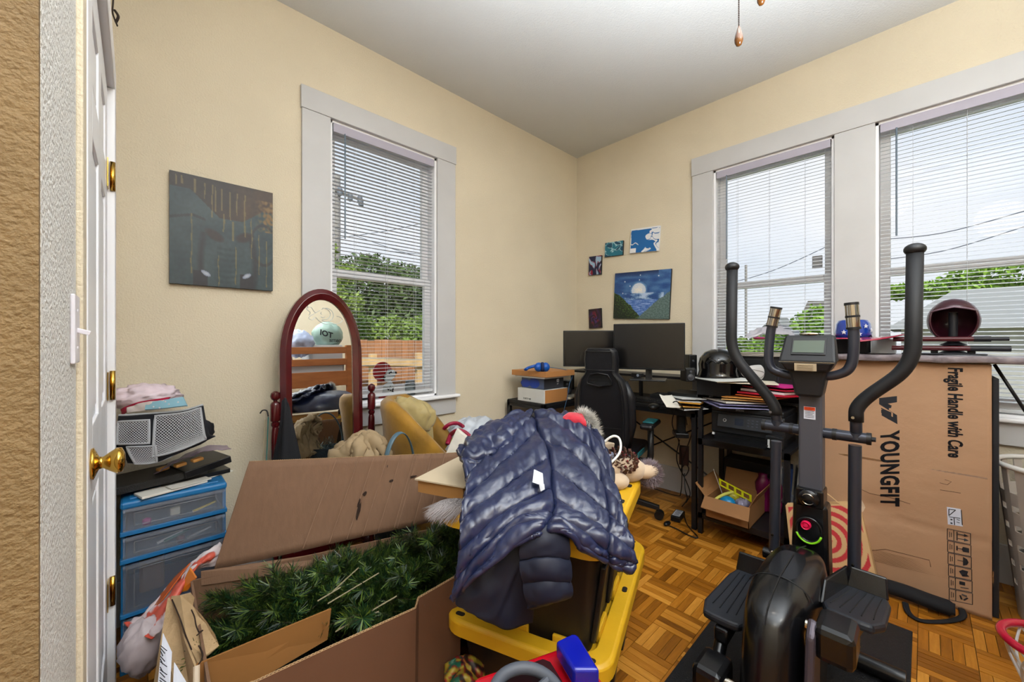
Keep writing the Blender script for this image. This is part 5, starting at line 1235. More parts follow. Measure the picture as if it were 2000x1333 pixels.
kk.build('keys', mat('key_black', '#23242a', .5), kb_, kind='stuff')
ms = thing('computer_mouse', 'black computer mouse on the desk front edge right of the keyboard', 'mouse', aZ(1277, 793, .75))
MB().ball(aZ(1277, 795, .765), (.055, .035, .022), 16, Matrix.Rotation(.2, 3, 'Z')).build('mouse_body', m_bez, ms, smooth=True)
sheetbox('desk_tray', m_matte, 'low black tray between the keyboard and the papers', 'tray', (2.75, 1.27, .775), (.14, .2, .05), .1, bevel=.01)
# papers heap on desk edge
m_man = mat('manila', '#c08a2c', .65, var=.06, vscale=9)
PC = [('paper_sheet', '#cdd0cf', (1330, 775), (.22, .16), .5, 'white paper with tilted corner on the desk paper heap, topmost'), ('paper_sheet', '#b9bdc0', (1312, 782), (.2, .18), .15, 'pale printed sheet on the left of the desk paper heap'), ('manila_envelope', '#b98327', (1322, 788), (.24, .15), -.15, 'orange manila envelope in the desk paper heap'), ('notebook', '#20232a', (1338, 780), (.16, .1), .7, 'small black notebook on the desk paper heap'), ('manila_envelope', '#c4933c', (1318, 794), (.22, .13), .1, 'lighter manila envelope low in the desk paper heap'), ('paper_sheet', '#b3b5b8', (1322, 799), (.2, .15), .35, 'lowest white sheet of the desk paper heap')]
for i, (nm, c, (px, py), (w, l), rz, lb) in enumerate(reversed(PC)):
    z = .752 + i * .0115; p = aZ(px + 8, py, z + .01)
    sheetbox(nm, mat('pp' + c[1:], c, .65), lb, 'paper' if nm != 'notebook' else 'notebook', (max(p.x, 2.56), p.y, z + .004 * (i > 2)), (w, l, .004 if nm == 'paper_sheet' else .006), rz + .4, (R(rnd.uniform(-4, 2)), R(rnd.uniform(0, 5))))
MB_ = sheet([[aD(1287, 771, 2.36), aD(1300, 773, 2.42), aD(1312, 772, 2.5)], [aD(1294, 783, 2.34), aD(1306, 783, 2.38), aD(1320, 782, 2.44)], [aD(1302, 796, 2.33), aD(1316, 797, 2.36), aD(1330, 797, 2.4)]], 12, 10, lambda u, v, p: .004 * nz(p, 20))
solo(MB().grid(MB_), 'curled_paper', mat('white_paper', '#d9d5cb', .7), 'curled white paper hanging over the desk front edge', 'paper', smooth=True, solid=.001)
# boxes at the left end of the desk
LB = [('electronics_box', '#d2d2cf', .098, (2.115, 1.875, 2.375, 2.15), 'white and brown carton at the bottom of the stack at the desk left end'),
      ('headset_box', '#2b2c33', .082, (2.14, 1.90, 2.36, 2.13), 'black box with a blue headset printed on it, middle of the stack'),
      ('thin_box', '#d8d8d8', .012, (2.10, 1.86, 2.36, 2.16), 'thin white box under the brown carton on the stack'),
      ('shipping_carton', '#b27a45', .042, (2.09, 1.84, 2.42, 2.19), 'flat brown carton on top of the box stack, under the blue headset')]
z = .728
for nm, c, h, (x0, y0, x1, y1), lb in LB:
    t = thing(nm, lb, 'box', ((x0 + x1) / 2, (y0 + y1) / 2, z)); m = mat('bx' + c[1:], c, .6, var=.03)
    MB().box((x0, y0, z), (x1, y1, z + h - .0015)).build('box_body', m, t, bevel=.0015)
    if nm == 'electronics_box': MB().box((x0 + .004, y0 - .0012, z + .002), (x1, y0 - .0002, z + h - .003)).build('brown_side', mat('bxb27a45', '#b27a45', .6), t); text('FORTY 80', .018, mat('print_black', '#2a2a33', .6), t, (x0 - .0008, y1 - .1, z + .02), (0, -1, 0), (0, 0, 1), ext=.0004)
    if nm == 'headset_box':
        MB().box((x0 - .0012, y0 + .003, z + .002), (x0 - .0002, y1 - .0, z + h - .003)).build('print_panel', mat('silver_blue_print', '#4a5878', .5), t)
        e = MB(); e.ball((x0 - .001, y0 + .10, z + .04), (.002, .055, .036), 20); e.ball((x0 - .001, y0 + .19, z + .035), (.0018, .05, .03), 20); e.build('headset_print', mat('print_blue', '#1c3fa0', .5), t)
        MB().box((x0 + .14, y0 - .001, z + .048), (x0 + .165, y0 - .0002, z + .068)).build('white_logo_square', m_cwhite, t)
        MB().box((x0 + .147, y0 - .0014, z + .054), (x0 + .158, y0 - .001, z + .062)).build('logo_centre', m_dark, t)
        text('JLT', .016, m_cwhite, t, (x0 + .152, y0 - .0012, z + .034), (1, 0, 0), (0, 0, 1), ext=.0003)
    z += h
hd_ = thing('headset', 'blue over-ear headset lying on top of the brown flat carton', 'headset', (2.2, 1.98, z))
c1 = aD(1053, 700, 2.83); m_hb = mat('headset_blue', '#0d4fa8', .4)
c1.z = z + .03
MB().ball(c1, (.042, .03, .034), 18).build('ear_cup', m_hb, hd_, smooth=True); MB().ball(c1 + V((.03, -.035, 0)), (.032, .03, .034), 18).build('ear_cup', m_hb, hd_, smooth=True)
MB().lathe([(.03, -.012), (.036, -.006), (.036, .006), (.03, .012)], c1 + V((.015, -.018, 0)), 18, Matrix.Rotation(R(-45), 3, 'Z') @ Matrix.Rotation(pi / 2, 3, 'Y')).build('cushion', mat('dark_blue_pad', '#0a1c4a', .7), hd_, smooth=True)
MB().tube(spline([c1 + V((-.02, .02, .01)), c1 + V((-.06, .05, -.005)), c1 + V((-.09, .045, -.015))], 5), .018, 8, flat=.6).build('headband', m_hb, hd_, smooth=True)
solo(MB().tube(spline([c1 + V((.05, -.05, 0)), (2.41, 1.86, z - .02), (2.36, 1.845, .85), (2.34, 1.85, .75), (2.30, 1.86, .6), (2.31, 1.84, .45)], 8), .0022, 5), 'headset_cable', mat('cord_blue', '#33608a', .5), 'thin blue cable hanging from the headset past the box stack', 'cable')
for i, (x, y, z_, s, c, lb) in enumerate(((2.44, 1.93, .733, (.13, .1, .014), '#c8bda6', 'cream envelope leaning left of the gaming chair'), (2.46, 1.92, .748, (.11, .09, .01), '#6b665c', 'grey booklet on the cream envelope left of the gaming chair'), (2.30, 2.0, .442, (.14, .1, .02), '#7aa0ac', 'pale blue booklet on the lower desk shelf'), (2.36, 1.92, .452, (.06, .05, .03), '#c09a3c', 'yellow packet on the lower desk shelf'), (2.42, 1.9, .452, (.07, .05, .03), '#c9b7ae', 'pinkish packet on the lower desk shelf'))):
    sheetbox('small_packet', mat('sp' + c[1:], c, .6), lb, 'packet', (x, y, z_ + s[2] / 2), s, .3 + i * .3, bevel=.002)
# gaming chair ---------------------------------------------------------------------
m_pu = mat('black_pu_leather', '#131419', .38, bump=.12, bscale=220, spec=.5); m_teal = mat('teal_pad', '#1d6c74', .5)
gc = thing('gaming_chair', 'black gaming chair with wide back seen from behind at the desk', 'chair', (2.42, 1.46, 0), R(14)); X = ROOTM[gc.name]
# local: +x forward (towards desk). back shell at x=-.26
bc = aD(1152, 760, 2.36); Xi = X.inverted(); lb_ = Xi @ bc
yc = lb_.y; xb = -.25
def ctr(pts, z0, z1, n=5):
    return spline(pts, n)
W_ = [(.44, .11), (.50, .155), (.56, .172), (.68, .175), (.80, .172), (.88, .162), (.93, .145), (.965, .112), (.98, .104), (1.06, .110), (1.115, .102), (1.135, .08)]
def backring(off, sc):
    L = [(-w * sc, z) for z, w in W_]; Rr = [(w * sc, z) for z, w in reversed(W_)]; return L + Rr
mbk = MB(X); vs = []; n_ = len(backring(0, 1))
for dx, sc in ((.06, .86), (.05, .97), (.02, 1.0), (-.012, .97), (-.022, .9)):
    for y, z in backring(0, sc):
        zz_ = .79 + (z - .79) * (1 if abs(sc) > .95 else .985); vs.append((xb + dx + .02 * abs(y) / .17 * 2 - .10 * (zz_ - .44) * .7, yc + y, zz_))
hol = None
fs = [(i * n_ + j, i * n_ + (j + 1) % n_, (i + 1) * n_ + (j + 1) % n_, (i + 1) * n_ + j) for i in range(4) for j in range(n_)] + [tuple(range(n_)), tuple(4 * n_ + j for j in range(n_))]
mbk.add(vs, fs); mbk.build('backrest', m_pu, gc, smooth='auto', bevel=.006)
def BP(y, z, dx=-.026): return (xb + dx - .10 * (z - .44) * .7 + .02 * abs(y) / .17 * 1.5, yc + y, z)
hol = [(-.068, .945), (-.05, .975), (0, .982), (.05, .975), (.068, .945), (.07, .925), (0, .915), (-.07, .925)]
hol = [(y * 1.15, .93 + (z - .945) * 1.25) for y, z in hol]
MB(X).poly([BP(y, z, -.024) for y, z in hol], (-1, 0, 0), .002).build('harness_opening', mat('deep_black', '#060608', .9), gc)
MB(X).tube([BP(y, z, -.025) for y, z in hol], .005, 8, closed=True).build('opening_trim', m_pu, gc, smooth=True)
MB(X).tube([BP(y * .82, z, -.024) for y, z in backring(0, 1) if .45 < z < 1.12], .0035, 6, closed=True).build('piping', m_dark, gc, smooth=True)
MB(X).tube([BP(y, .995, -.024) for y in (-.10, 0, .10)], .003, 6).tube([BP(0, z, -.024) for z in (.46, .62)], .002, 5).tube([BP(y, .63, -.024) for y in (-.13, 0, .13)], .002, 5).build('seam', m_dark, gc)
for s in (-1, 1):
    MB(X).tube([BP(s * y, z, .04) for y, z in ((.15, .5), (.172, .65), (.17, .82), (.14, .92))], [.02, .035, .035, .02], 12).build('side_bolster', m_pu, gc, smooth=True)
MB(X).box((-.26, yc - .2, .40), (.2, yc + .2, .48)).build('seat', m_pu, gc, bevel=.035, bseg=4)
for s in (-1, 1):
    ay = yc + s * .26
    ar = MB(X).tube(bend([(-.05, yc + s * .12, .39), (-.05, ay, .39), (-.05, ay, .62)], .05), .02, 10).build('armrest_post', m_dark, gc, smooth=True)
    MB(X).box((-.18, ay - .04, .62), (.08, ay + .04, .655)).build('armrest_pad', m_pu, gc, bevel=.015)
    MB(X).box((-.12, ay - .035, .655), (.02, ay + .035, .662)).build('teal_inset', m_teal, gc, bevel=.003)
MB(X).box((-.14, yc - .205, .43), (.02, yc - .198, .46)).build('teal_side_stripe', m_teal, gc, bevel=.002)
MB(X).cyl((0, yc, .12), (0, yc, .4), .028, n=14).build('gas_lift', m_dark, gc, smooth='auto')
for i in range(5):
    a = 2 * pi * i / 5 + R(-14); e = (math.cos(a) * .30, yc + math.sin(a) * .30)
    MB(X).hexa([(math.cos(a + .5) * .04, yc + math.sin(a + .5) * .04, .09), (math.cos(a - .5) * .04, yc + math.sin(a - .5) * .04, .09), (e[0] + .015 * math.sin(a), e[1] - .015 * math.cos(a), .06), (e[0] - .015 * math.sin(a), e[1] + .015 * math.cos(a), .06)], [(math.cos(a + .5) * .04, yc + math.sin(a + .5) * .04, .13), (math.cos(a - .5) * .04, yc + math.sin(a - .5) * .04, .13), (e[0] + .015 * math.sin(a), e[1] - .015 * math.cos(a), .09), (e[0] - .015 * math.sin(a), e[1] + .015 * math.cos(a), .09)]).build('base_spoke', m_dark, gc, bevel=.004)
    cc_ = MB(X)
    for s in (-.016, .016): cc_.cyl((e[0] - s * math.sin(a) - .008 * math.sin(a), e[1] + s * math.cos(a) + .008 * math.cos(a), .03), (e[0] - s * math.sin(a) + .008 * math.sin(a), e[1] + s * math.cos(a) - .008 * math.cos(a), .03), .029, n=16)
    cc_.build('caster', m_bez, gc, smooth='auto')
# wall pictures ---------------------------------------------------------------------
m_ed = m_canvas
def moon(u, v):
    n = nz((u * 6, v * 14, 1), 1); f = nz((u * 40, v * 50, 2), 1)
    c = lerp((28, 70, 128), (70, 110, 160), clamp(.3 + n + u * .4 - .2 * v))
    if v < .12 and u < .8: c = lerp((20, 42, 84), c, v / .12)
    hz_ = .42 + .03 * math.sin(u * 9)
    d = math.hypot((u - .46) * 1.22, v - .40)
    if d < .155 and v < .46: c = lerp((235, 228, 215), (190, 200, 215), clamp(d / .155 + f * .9))
    elif d < .2 and v < .46: c = lerp((110, 150, 190), c, (d - .155) / .045)
    if v > .45 and v < .6 and .2 < u < .9: c = lerp(c, (175, 195, 220), clamp(.4 + n * 1.6 + f * .4))
    if v >= .6: c = lerp((60, 100, 170), (150, 170, 215), clamp(.3 + nz((u * 12, v * 40, 3), 1) + f * .4))
    bk_ = .03 * nz((u * 14, 0, 3), 1) + .015 * nz((u * 50, 0, 4), 1)
    if v > .42 + bk_ + u ** 1.25 * 1.25 and u < .52: c = lerp((22, 34, 24), (86, 120, 40), clamp(.3 + f * 1.2 - (v - .42 - u * 1.05) * 1.5))
    if v > .44 + bk_ + (1.02 - u) ** 1.2 * 1.1 and u > .46: c = lerp((74, 96, 92), (100, 120, 116), clamp(.5 + f * 1.2))
    for sx, sy in ((.2, .2), (.3, .3), (.48, .08), (.8, .12), (.47, .18), (.17, .45)):
        if math.hypot(u - sx, v - sy) < .011: c = (215, 220, 230)
    return tuple(x + f * 8 for x in c)
def pict(name, label, pxs, fn, edge, n=(80, 70), group=None):
    (x0_, y0_), (x1_, y1_), (x2_, y2_), (x3_, y3_) = pxs; c = XW - .02
    P_ = [aX(*p, c) for p in pxs]; yl = (P_[0].y + P_[3].y) / 2; yr = (P_[1].y + P_[2].y) / 2; z1 = (P_[0].z + P_[1].z) / 2; z0 = (P_[2].z + P_[3].z) / 2
    rot = math.atan2((P_[0].z - P_[1].z), (yl - yr)) * .8; cy, cz = (yl + yr) / 2, (z0 + z1) / 2; hw, hh = (yl - yr) / 2, (z1 - z0) / 2
    k = []
    for a, b in ((1, 1), (-1, 1), (-1, -1), (1, -1)):
        dy, dz = a * hw, b * hh; k.append(V((c, cy + dy * math.cos(rot) - dz * math.sin(rot), cz + dy * math.sin(rot) + dz * math.cos(rot))))
    t = thing(name, label, 'painting', (c, cy, cz), 0, group)
    MB().slab(k, (1, 0, 0), .019).build('canvas', edge, t)
    painted('painted_face', t, [p - V((.0008, 0, 0)) for p in k], n[0], n[1], fn)
pict('canvas_painting', 'moonlit water painting in blue with dark green banks above the monitors', [(1200, 534), (1310, 526), (1308, 623), (1199, 623)], moon, m_ed, (120, 100))
def pour(a, b, c_, seed, sc=2.2, th=(.0, .25)):
    def f(u, v):
        w = nz((u * 1.5, v * 1.5, seed), 1); n = nz((u * sc + w * 3, v * sc + w * 2, seed + 4), 1); k = nz((u * sc * 3 + n * 4, v * sc * 3, seed), 1)
        return a if n < th[0] else b if (n < th[1] and k < .25) else c_
    return f
def bluewhite(u, v):
    w = nz((u * 3, v * 3, 2), 1); n = nz((u * 2.2 + w * 1.5, v * 3 + w * 1.5, 5), 1)
    if (u > .42 and n + (u - .62) * 1.1 - abs(v - .5) * .2 > .02 and abs(nz((u * 5 + w * 3, v * 4, 8), 1)) > .08) or (v > .8 and u < .22 and n > -.25) or v < .06 + .03 * w or u < .02 + .02 * w: return (222, 224, 228)
    if abs(v - .62 - .12 * (u - .1) - .04 * math.sin(u * 25)) < .02 and u < .3: return (215, 218, 222)
    return (14, 98, 165)
pict('pour_painting', 'blue and white marbled small painting, highest and rightmost of the four small ones', [(1233, 448), (1289, 441), (1286, 490), (1230, 495)], bluewhite, m_cwhite, (90, 80), 'small abstract paintings')
pict('pour_painting', 'teal and white marbled small painting between the corner and the blue and white one', [(1182, 475), (1217, 470), (1216, 498), (1181, 502)], pour((16, 70, 96), (150, 190, 200), (28, 110, 130), 3, 3, (-.02, .12)), m_canvas, (70, 60), 'small abstract paintings')
pict('pour_painting', 'navy, red and white marbled small upright painting closest to the room corner', [(1150, 502), (1174, 499), (1174, 536), (1150, 538)], pour((18, 26, 60), (130, 20, 50), (150, 180, 205), 7, 2.6, (.02, .2)), m_canvas, (60, 70), 'small abstract paintings')
def redswirl(u, v):
    d = math.hypot(u - .5, v - .5); a = math.atan2(v - .5, u - .5); s = math.sin(a * 3 + d * 22 + nz((u * 5, v * 5, 1), 1) * 3)
    return lerp((20, 8, 16), (130, 18, 50) if nz((u * 3, v * 3, 9), 1) > -.05 else (70, 30, 110), clamp(.5 + s * .5) * clamp(1.35 - d * 1.9))
pict('pour_painting', 'dark red and purple small upright painting low beside the left monitor', [(1149, 605), (1173, 602), (1175, 640), (1151, 642)], redswirl, m_canvas, (60, 80), 'small abstract paintings')
# ================================================================== PRINTER STAND
ps_ = thing('printer_stand', 'black metal shelving stand under the printer right of the desk', 'stand', (2.77, .74, 0))
for x, y in ((2.50, .49), (3.0, .49), (3.0, .93), (2.50, .935)): MB().box((x, y, 0), (x + .025, y + .025, .78 if y > .9 or x > 2.9 else .58)).build('leg', m_dleg, ps_)
MB().box((2.50, .49, .565), (3.025, .96, .583)).build('shelf', m_dtop, ps_); MB().box((2.50, .49, .115), (3.025, .96, .13)).build('shelf', m_dtop, ps_)
MB().box((2.78, .42, .80), (3.03, .97, .815)).build('shelf', m_dtop, ps_)
for a, b in (((2.50, .49, .545), (2.525, .96, .565)), ((2.50, .49, .095), (2.525, .96, .115))): MB().box(a, b).build('shelf_rail', m_dleg, ps_)
m_prn = mat('printer_black', '#16181c', .45, bump=.05, bscale=200)
pr_ = thing('printer', 'black ink tank printer on the stand below the pile of folders', 'printer', (2.68, .71, .583), 0)
X0p, X1p, Y0p, Y1p, Zp = 2.53, 2.86, .52, .90, .583
MB().box((X0p + .02, Y0p, Zp + .045), (X1p, Y1p, Zp + .175)).build('printer_body', m_prn, pr_, bevel=.008)
MB().box((X0p + .03, Y0p + .01, Zp), (X1p, Y1p - .01, Zp + .06)).build('printer_base', m_bez, pr_, bevel=.004)
MB().box((X0p + .015, Y0p + .004, Zp + .175), (X1p, Y1p - .004, Zp + .205)).build('scanner_lid', m_prn, pr_, bevel=.006)
MB().hexa([(X0p, Y0p + .06, Zp + .085), (X0p, Y1p - .04, Zp + .085), (X0p + .03, Y1p - .04, Zp + .085), (X0p + .03, Y0p + .06, Zp + .085)], [(X0p + .018, Y0p + .06, Zp + .16), (X0p + .018, Y1p - .04, Zp + .16), (X0p + .03, Y1p - .04, Zp + .16), (X0p + .03, Y0p + .06, Zp + .16)]).build('control_panel', mat('panel_grey_black', '#24272d', .3), pr_, bevel=.003)
def onp(y, z): return (X0p + .001 + (z - Zp - .085) / .075 * .018 - .0015, y, z)
MB().slab([onp(.765, Zp + .105), onp(.72, Zp + .105), onp(.72, Zp + .143), onp(.765, Zp + .143)], (-1, 0, 0), .001).build('display', mat('lcd_dark', '#101a2c', .15), pr_)
MB().tube([V(onp(.82 + .008 * math.cos(t), Zp + .125 + .008 * math.sin(t))) for t in [2 * pi * i / 16 for i in range(16)]], .0018, 6, closed=True).build('power_ring', m_cwhite, pr_)
b_ = MB()
for i in range(3):
    for j in range(3): p = V(onp(.695 - j * .022, Zp + .108 + i * .016)); b_.box((p.x - .0015, p.y - .005, p.z - .003), (p.x, p.y + .005, p.z + .003))
b_.build('button', mat('button_grey', '#4a4e58', .4), pr_)
text('EPSON', .014, mat('print_silver', '#9a9da2', .4), pr_, (X0p + .0145, .74, Zp + .191), (0, -1, 0), (0, 0, 1), ext=.0004, bold=.0003)
MB().slab([(X0p - .10, Y0p + .07, Zp + .012), (X0p - .10, Y1p - .05, Zp + .012), (X0p + .05, Y1p - .05, Zp + .022), (X0p + .05, Y0p + .07, Zp + .022)], (0, 0, 1), .006).build('output_tray', m_bez, pr_)
MB().box((X0p + .008, Y1p - .022, Zp + .03), (X0p + .018, Y1p - .01, Zp + .042)).build('sticker', m_cwhite, pr_)
MB().box((X0p - .015, Y0p - .0, Zp + .005), (X0p + .05, Y0p + .085, Zp + .075)).build('ink_tank_cover', filmmat('smoky_cover', '#23262b', .6), pr_, bevel=.006)
for i, c in enumerate(('#1a1a1e', '#b7bcc0', '#9fa6ad', '#c4c6c8')):
    MB().box((X0p - .018, Y0p + .012 + i * .017, Zp + .01), (X0p - .012, Y0p + .022 + i * .017, Zp + .055)).build('ink_window', mat('ink' + c[1:], c, .3), pr_)
# folders pile on printer
FZ = Zp + .207
FO = [('#8f8fb8', (2.63, .80), (.36, .28), .65, .004), ('#7d7aa0', (2.64, .79), (.35, .27), .58, .004), ('#c9c6bf', (2.65, .79), (.34, .27), .72, .006), ('#c79a5a', (2.68, .72), (.34, .26), .15, .006), ('#bb7f3a', (2.68, .70), (.36, .25), .0, .006), ('#c2571c', (2.70, .64), (.32, .22), -.1, .005), ('#b01030', (2.69, .60), (.32, .25), -.25, .010), ('#d0c8c8', (2.70, .60), (.30, .23), -.22, .012), ('#a80f2c', (2.71, .58), (.32, .24), -.3, .004), ('#c82a86', (2.74, .58), (.32, .24), -.35, .006), ('#d6cdb9', (2.66, .74), (.36, .30), .3, .006), ('#cfd0cc', (2.61, .85), (.38, .26), .75, .004)]
nm_ = {'#8f8fb8': 'lavender folder second from the bottom of the pile on the printer', '#7d7aa0': 'purple folder at the bottom of the pile on the printer', '#c9c6bf': 'grey white papers low in the pile on the printer', '#c79a5a': 'tan folder in the pile on the printer', '#bb7f3a': 'orange brown folder in the pile on the printer', '#c2571c': 'bright orange folder edge in the pile on the printer', '#b01030': 'red binder in the right half of the pile on the printer', '#d0c8c8': 'thick white paper stack inside the red binder on the printer', '#a80f2c': 'dark red cover over the white paper stack on the printer', '#c82a86': 'hot pink folder at the right of the pile on the printer', '#d6cdb9': 'wide cream sheet near the top of the pile on the printer', '#cfd0cc': 'white envelope on the very top of the pile on the printer'}
z = FZ
for i, (c, (x, y), (w, l), rz, th) in enumerate(FO):
    sheetbox('paper_folder', mat('fo' + c[1:], c, .6), nm_[c], 'folder', (x, y, z + th / 2 + (.004 if i > 8 else 0)), (w, l, th), rz, (R(rnd.uniform(-1.5, 1.5)), R(2 + rnd.uniform(-1, 2))), 'papers piled on the printer'); z += th + .0075
# black cabinet behind with things on it
sb = thing('black_cabinet_box', 'black box with two door panels behind the folder pile under the middle window', 'box', (2.93, .66, .815))
MB().box((2.80, .36, .815), (3.02, .96, 1.085)).build('box_body', m_matte, sb, bevel=.004)
for y0, y1 in ((.375, .60), (.61, .90)): MB().box((2.796, y0, .835), (2.80, y1, 1.065)).build('front_panel', m_bez, sb, bevel=.002)
for i, (dy, c) in enumerate(((0, '#9a958c'), (.02, '#b3aca0'), (-.03, '#8c867c'))):
    sheetbox('newspaper', mat('np' + c[1:], c, .7), ('lowest grey newspaper on the black box', 'middle tan newspaper on the black box', 'top newspaper on the black box')[i], 'newspaper', (2.91, .70 + dy, 1.088 + i * .008), (.26, .42 - i * .05, .006), .03 * i, bevel=.001)
g = sheet([[aD(1462, 652, 2.62), aD(1490, 642, 2.62), aD(1530, 640, 2.62), aD(1560, 652, 2.62)], [aD(1455, 665, 2.5), aD(1490, 655, 2.48), aD(1530, 655, 2.47), aD(1560, 668, 2.46)]], 30, 10, lambda u, v, p: .015 * ridge((u * 6, v * 3, 0), 1, 1))
solo(MB().grid(g), 'plastic_wrap', filmmat('wrap_film', '#c9c4cc', .7), 'crumpled clear and white wrapping on the newspapers before the middle window', 'wrapping', smooth=True, solid=.004)
solo(blob(aD(1483, 661, 2.5), (.05, .03, .008), .3, 6, 4, 20), 'pink_ribbon', mat('fo_ribbon', '#b0285e', .5), 'crumpled pink ribbon on the newspapers before the middle window', 'ribbon', smooth=True)
# white oval mask-like shade with grille hanging in front of the black box
wm = thing('oval_device', 'white oval plastic shell with a black grille leaning on the black box', 'device', aD(1478, 735, 2.45))
cw = aD(1483, 728, 2.44); Mf = Matrix((FW, RT, V((0, 0, 1)))).transposed()
MB().ball(cw, (.02, .115, .048), 28, Mf).build('shell', mat('ivory_plastic', '#b9b6b4', .35), wm, smooth=True)
gr = MB()
for i in range(4):
    for j in range(5): gr.obox(aD(1503 + j * 6.2, 722 + i * 4.2, 2.417), (.004, .014, .007), Mf)
gr.build('grille_slot', m_dark, wm)
sc_ = MB().tube([aD(1462 + 9 * math.cos(t), 731 + 5 * math.sin(t * 1.5), 2.418) for t in [i * .35 for i in range(16)]], .0012, 4); sc_.tube(spline([aD(1470, 722, 2.418), aD(1492, 728, 2.418), aD(1486, 738, 2.418), aD(1466, 736, 2.418)], 5), .0012, 4); sc_.build('scribble', mat('pencil_grey', '#6b6560', .6), wm)
# glossy black helmet
hm = thing('black_helmet', 'glossy black dome helmet on the desk between monitor and black box', 'helmet', aD(1395, 745, 2.55))
ch_ = aD(1403, 718, 2.52)
MB().lathe([(.001, .118), (.04, .115), (.08, .097), (.108, .06), (.116, .02), (.112, -.02), (.118, -.045), (.128, -.068), (.122, -.072), (.10, -.068), (.001, -.06)], ch_, 36).build('dome', mat('gloss_black', '#08080a', .14, coat=.4), hm, smooth=True)
vis_ = MB()
for a in (-20, 10): vis_.tube(spline([ch_ + V((math.cos(R(200 + a + s * 14)) * (.119 + .002), math.sin(R(200 + a + s * 14)) * .119, .05 - .06 * s * s * .3)) * 1 for s in (-1, 0, 1)], 5), .006, 6)
vis_.build('rim_ridge', m_bez, hm, smooth=True)
solo(MB().box((ch_.x - .09, ch_.y - .1, .835), (ch_.x + .09, ch_.y + .1, ch_.z - .066)), 'helmet_base_box', m_matte, 'low black box carrying the glossy black helmet', 'box', bevel=.004)
solo(MB().box((2.60, 1.0, .748), (2.80, 1.2, .836)), 'desk_drive', m_bez, 'flat black case on the desk end under the helmet box', 'case', bevel=.006)
# small things on bottom shelf: open carton with toys, bottles, books
oc = thing('open_toy_carton', 'small open cardboard carton full of toys on the stand bottom shelf', 'box', (2.6, .75, .13))
m_oc = mat('toy_carton_brown', '#94683f', .75, var=.05)
bA = [(2.46, .90), (2.46, .67), (2.78, .67), (2.78, .90)]; z0, z1 = .131, .25
for (a, b), n in zip(((0, 1), (1, 2), (2, 3), (3, 0)), ((-1, 0, 0), (0, -1, 0), (1, 0, 0), (0, 1, 0))): MB().slab([(*bA[a], z0), (*bA[b], z0), (*bA[b], z1), (*bA[a], z1)], V(n) * -1, .004).build('carton_wall', m_oc, oc)
MB().box((2.46, .67, .131), (2.78, .90, .135)).build('carton_bottom', m_oc, oc)
MB().slab([(2.46, .905, z1), (2.46, .665, z1), (2.40, .655, z1 - .055), (2.40, .905, z1 - .05)], (0, 0, 1), .004).build('carton_flap', m_oc, oc)
MB().slab([(2.46, .67, z1), (2.78, .67, z1), (2.80, .62, z1 + .09), (2.46, .63, z1 + .08)], (0, 1, 0), .004).build('carton_flap', m_oc, oc)
MB().slab([(2.46, .90, z1), (2.78, .90, z1), (2.78, .96, z1 + .07), (2.48, .965, z1 + .06)], (0, 1, 0), .004).build('carton_flap', m_oc, oc)
MB().slab([(2.78, .67, z1), (2.78, .90, z1), (2.82, .90, z1 + .1), (2.82, .67, z1 + .1)], (1, 0, 0), .004).build('carton_flap', m_oc, oc)
yr = thing('yellow_ruler', 'bright yellow slotted plastic piece sticking out of the toy carton', 'toy', aD(1435, 960, 2.35)); m_yp = mat('bright_yellow', '#d2cf12', .4)
pA, pB = aD(1405, 935, 2.42), aD(1468, 968, 2.34); wv = V((0, 0, .042)); 
for s0, s1, h0, h1 in ((0, 1, 0, .2), (0, 1, .8, 1)) + tuple((x, x + .06, .2, .8) for x in (0, .235, .47, .70, .94)):
    a = pA.lerp(pB, s0); b = pA.lerp(pB, s1); MB().slab([a - wv * h0, b - wv * h0, b - wv * h1, a - wv * h1], FW, .006).build('strip', m_yp, yr)
solo(MB().tube(spline([aD(1395, 985, 2.36), aD(1398, 976, 2.37), aD(1415, 966, 2.38), aD(1432, 962, 2.39)], 6), .009, 8), 'yellow_foam_tube', mat('pale_yellow_foam', '#c9c45a', .7), 'curved pale yellow tube in the toy carton', 'toy', smooth=True)
cy_ = thing('cyan_reel', 'cyan plastic reel with dark hole in the toy carton', 'reel', aD(1420, 985, 2.33)); cc2 = aD(1421, 983, 2.36)
MB().ball(cc2, (.04, .045, .04), 20).build('reel_body', mat('cyan_plastic', '#1283b8', .3), cy_, smooth=True); MB().cyl(cc2 - FW * .046 + V((0, 0, .004)), cc2 - FW * .036, .012, n=14).build('reel_hole', m_dark, cy_)
MB().ball(aD(1430, 970, 2.40), (.03, .04, .03), 16).build('olive_side', mat('olive_yellow', '#a0961a', .4), cy_, smooth=True)
solo(blob(aD(1450, 985, 2.34), (.045, .035, .03), .35, 8, 5, 30), 'silver_wrap', mat('silver_film', '#9d97ad', .2, metal=.3), 'crumpled silver plastic wrapping in the toy carton', 'wrapping', smooth=True)
solo(MB().ball(aD(1405, 985, 2.40), (.05, .05, .02), 14), 'navy_ball', mat('navy_plastic', '#121b33', .4), 'dark navy round lid in the toy carton', 'toy', smooth=True)
solo(MB().cyl(aD(1393, 916, 2.40), aD(1411, 966, 2.38), .0022, n=6), 'thin_stick', mat('pale_stick', '#b3a99e', .5), 'thin pale stick poking out of the toy carton', 'stick')
m_mag = filmmat('magenta_clear', '#7a1650', .85, .15)
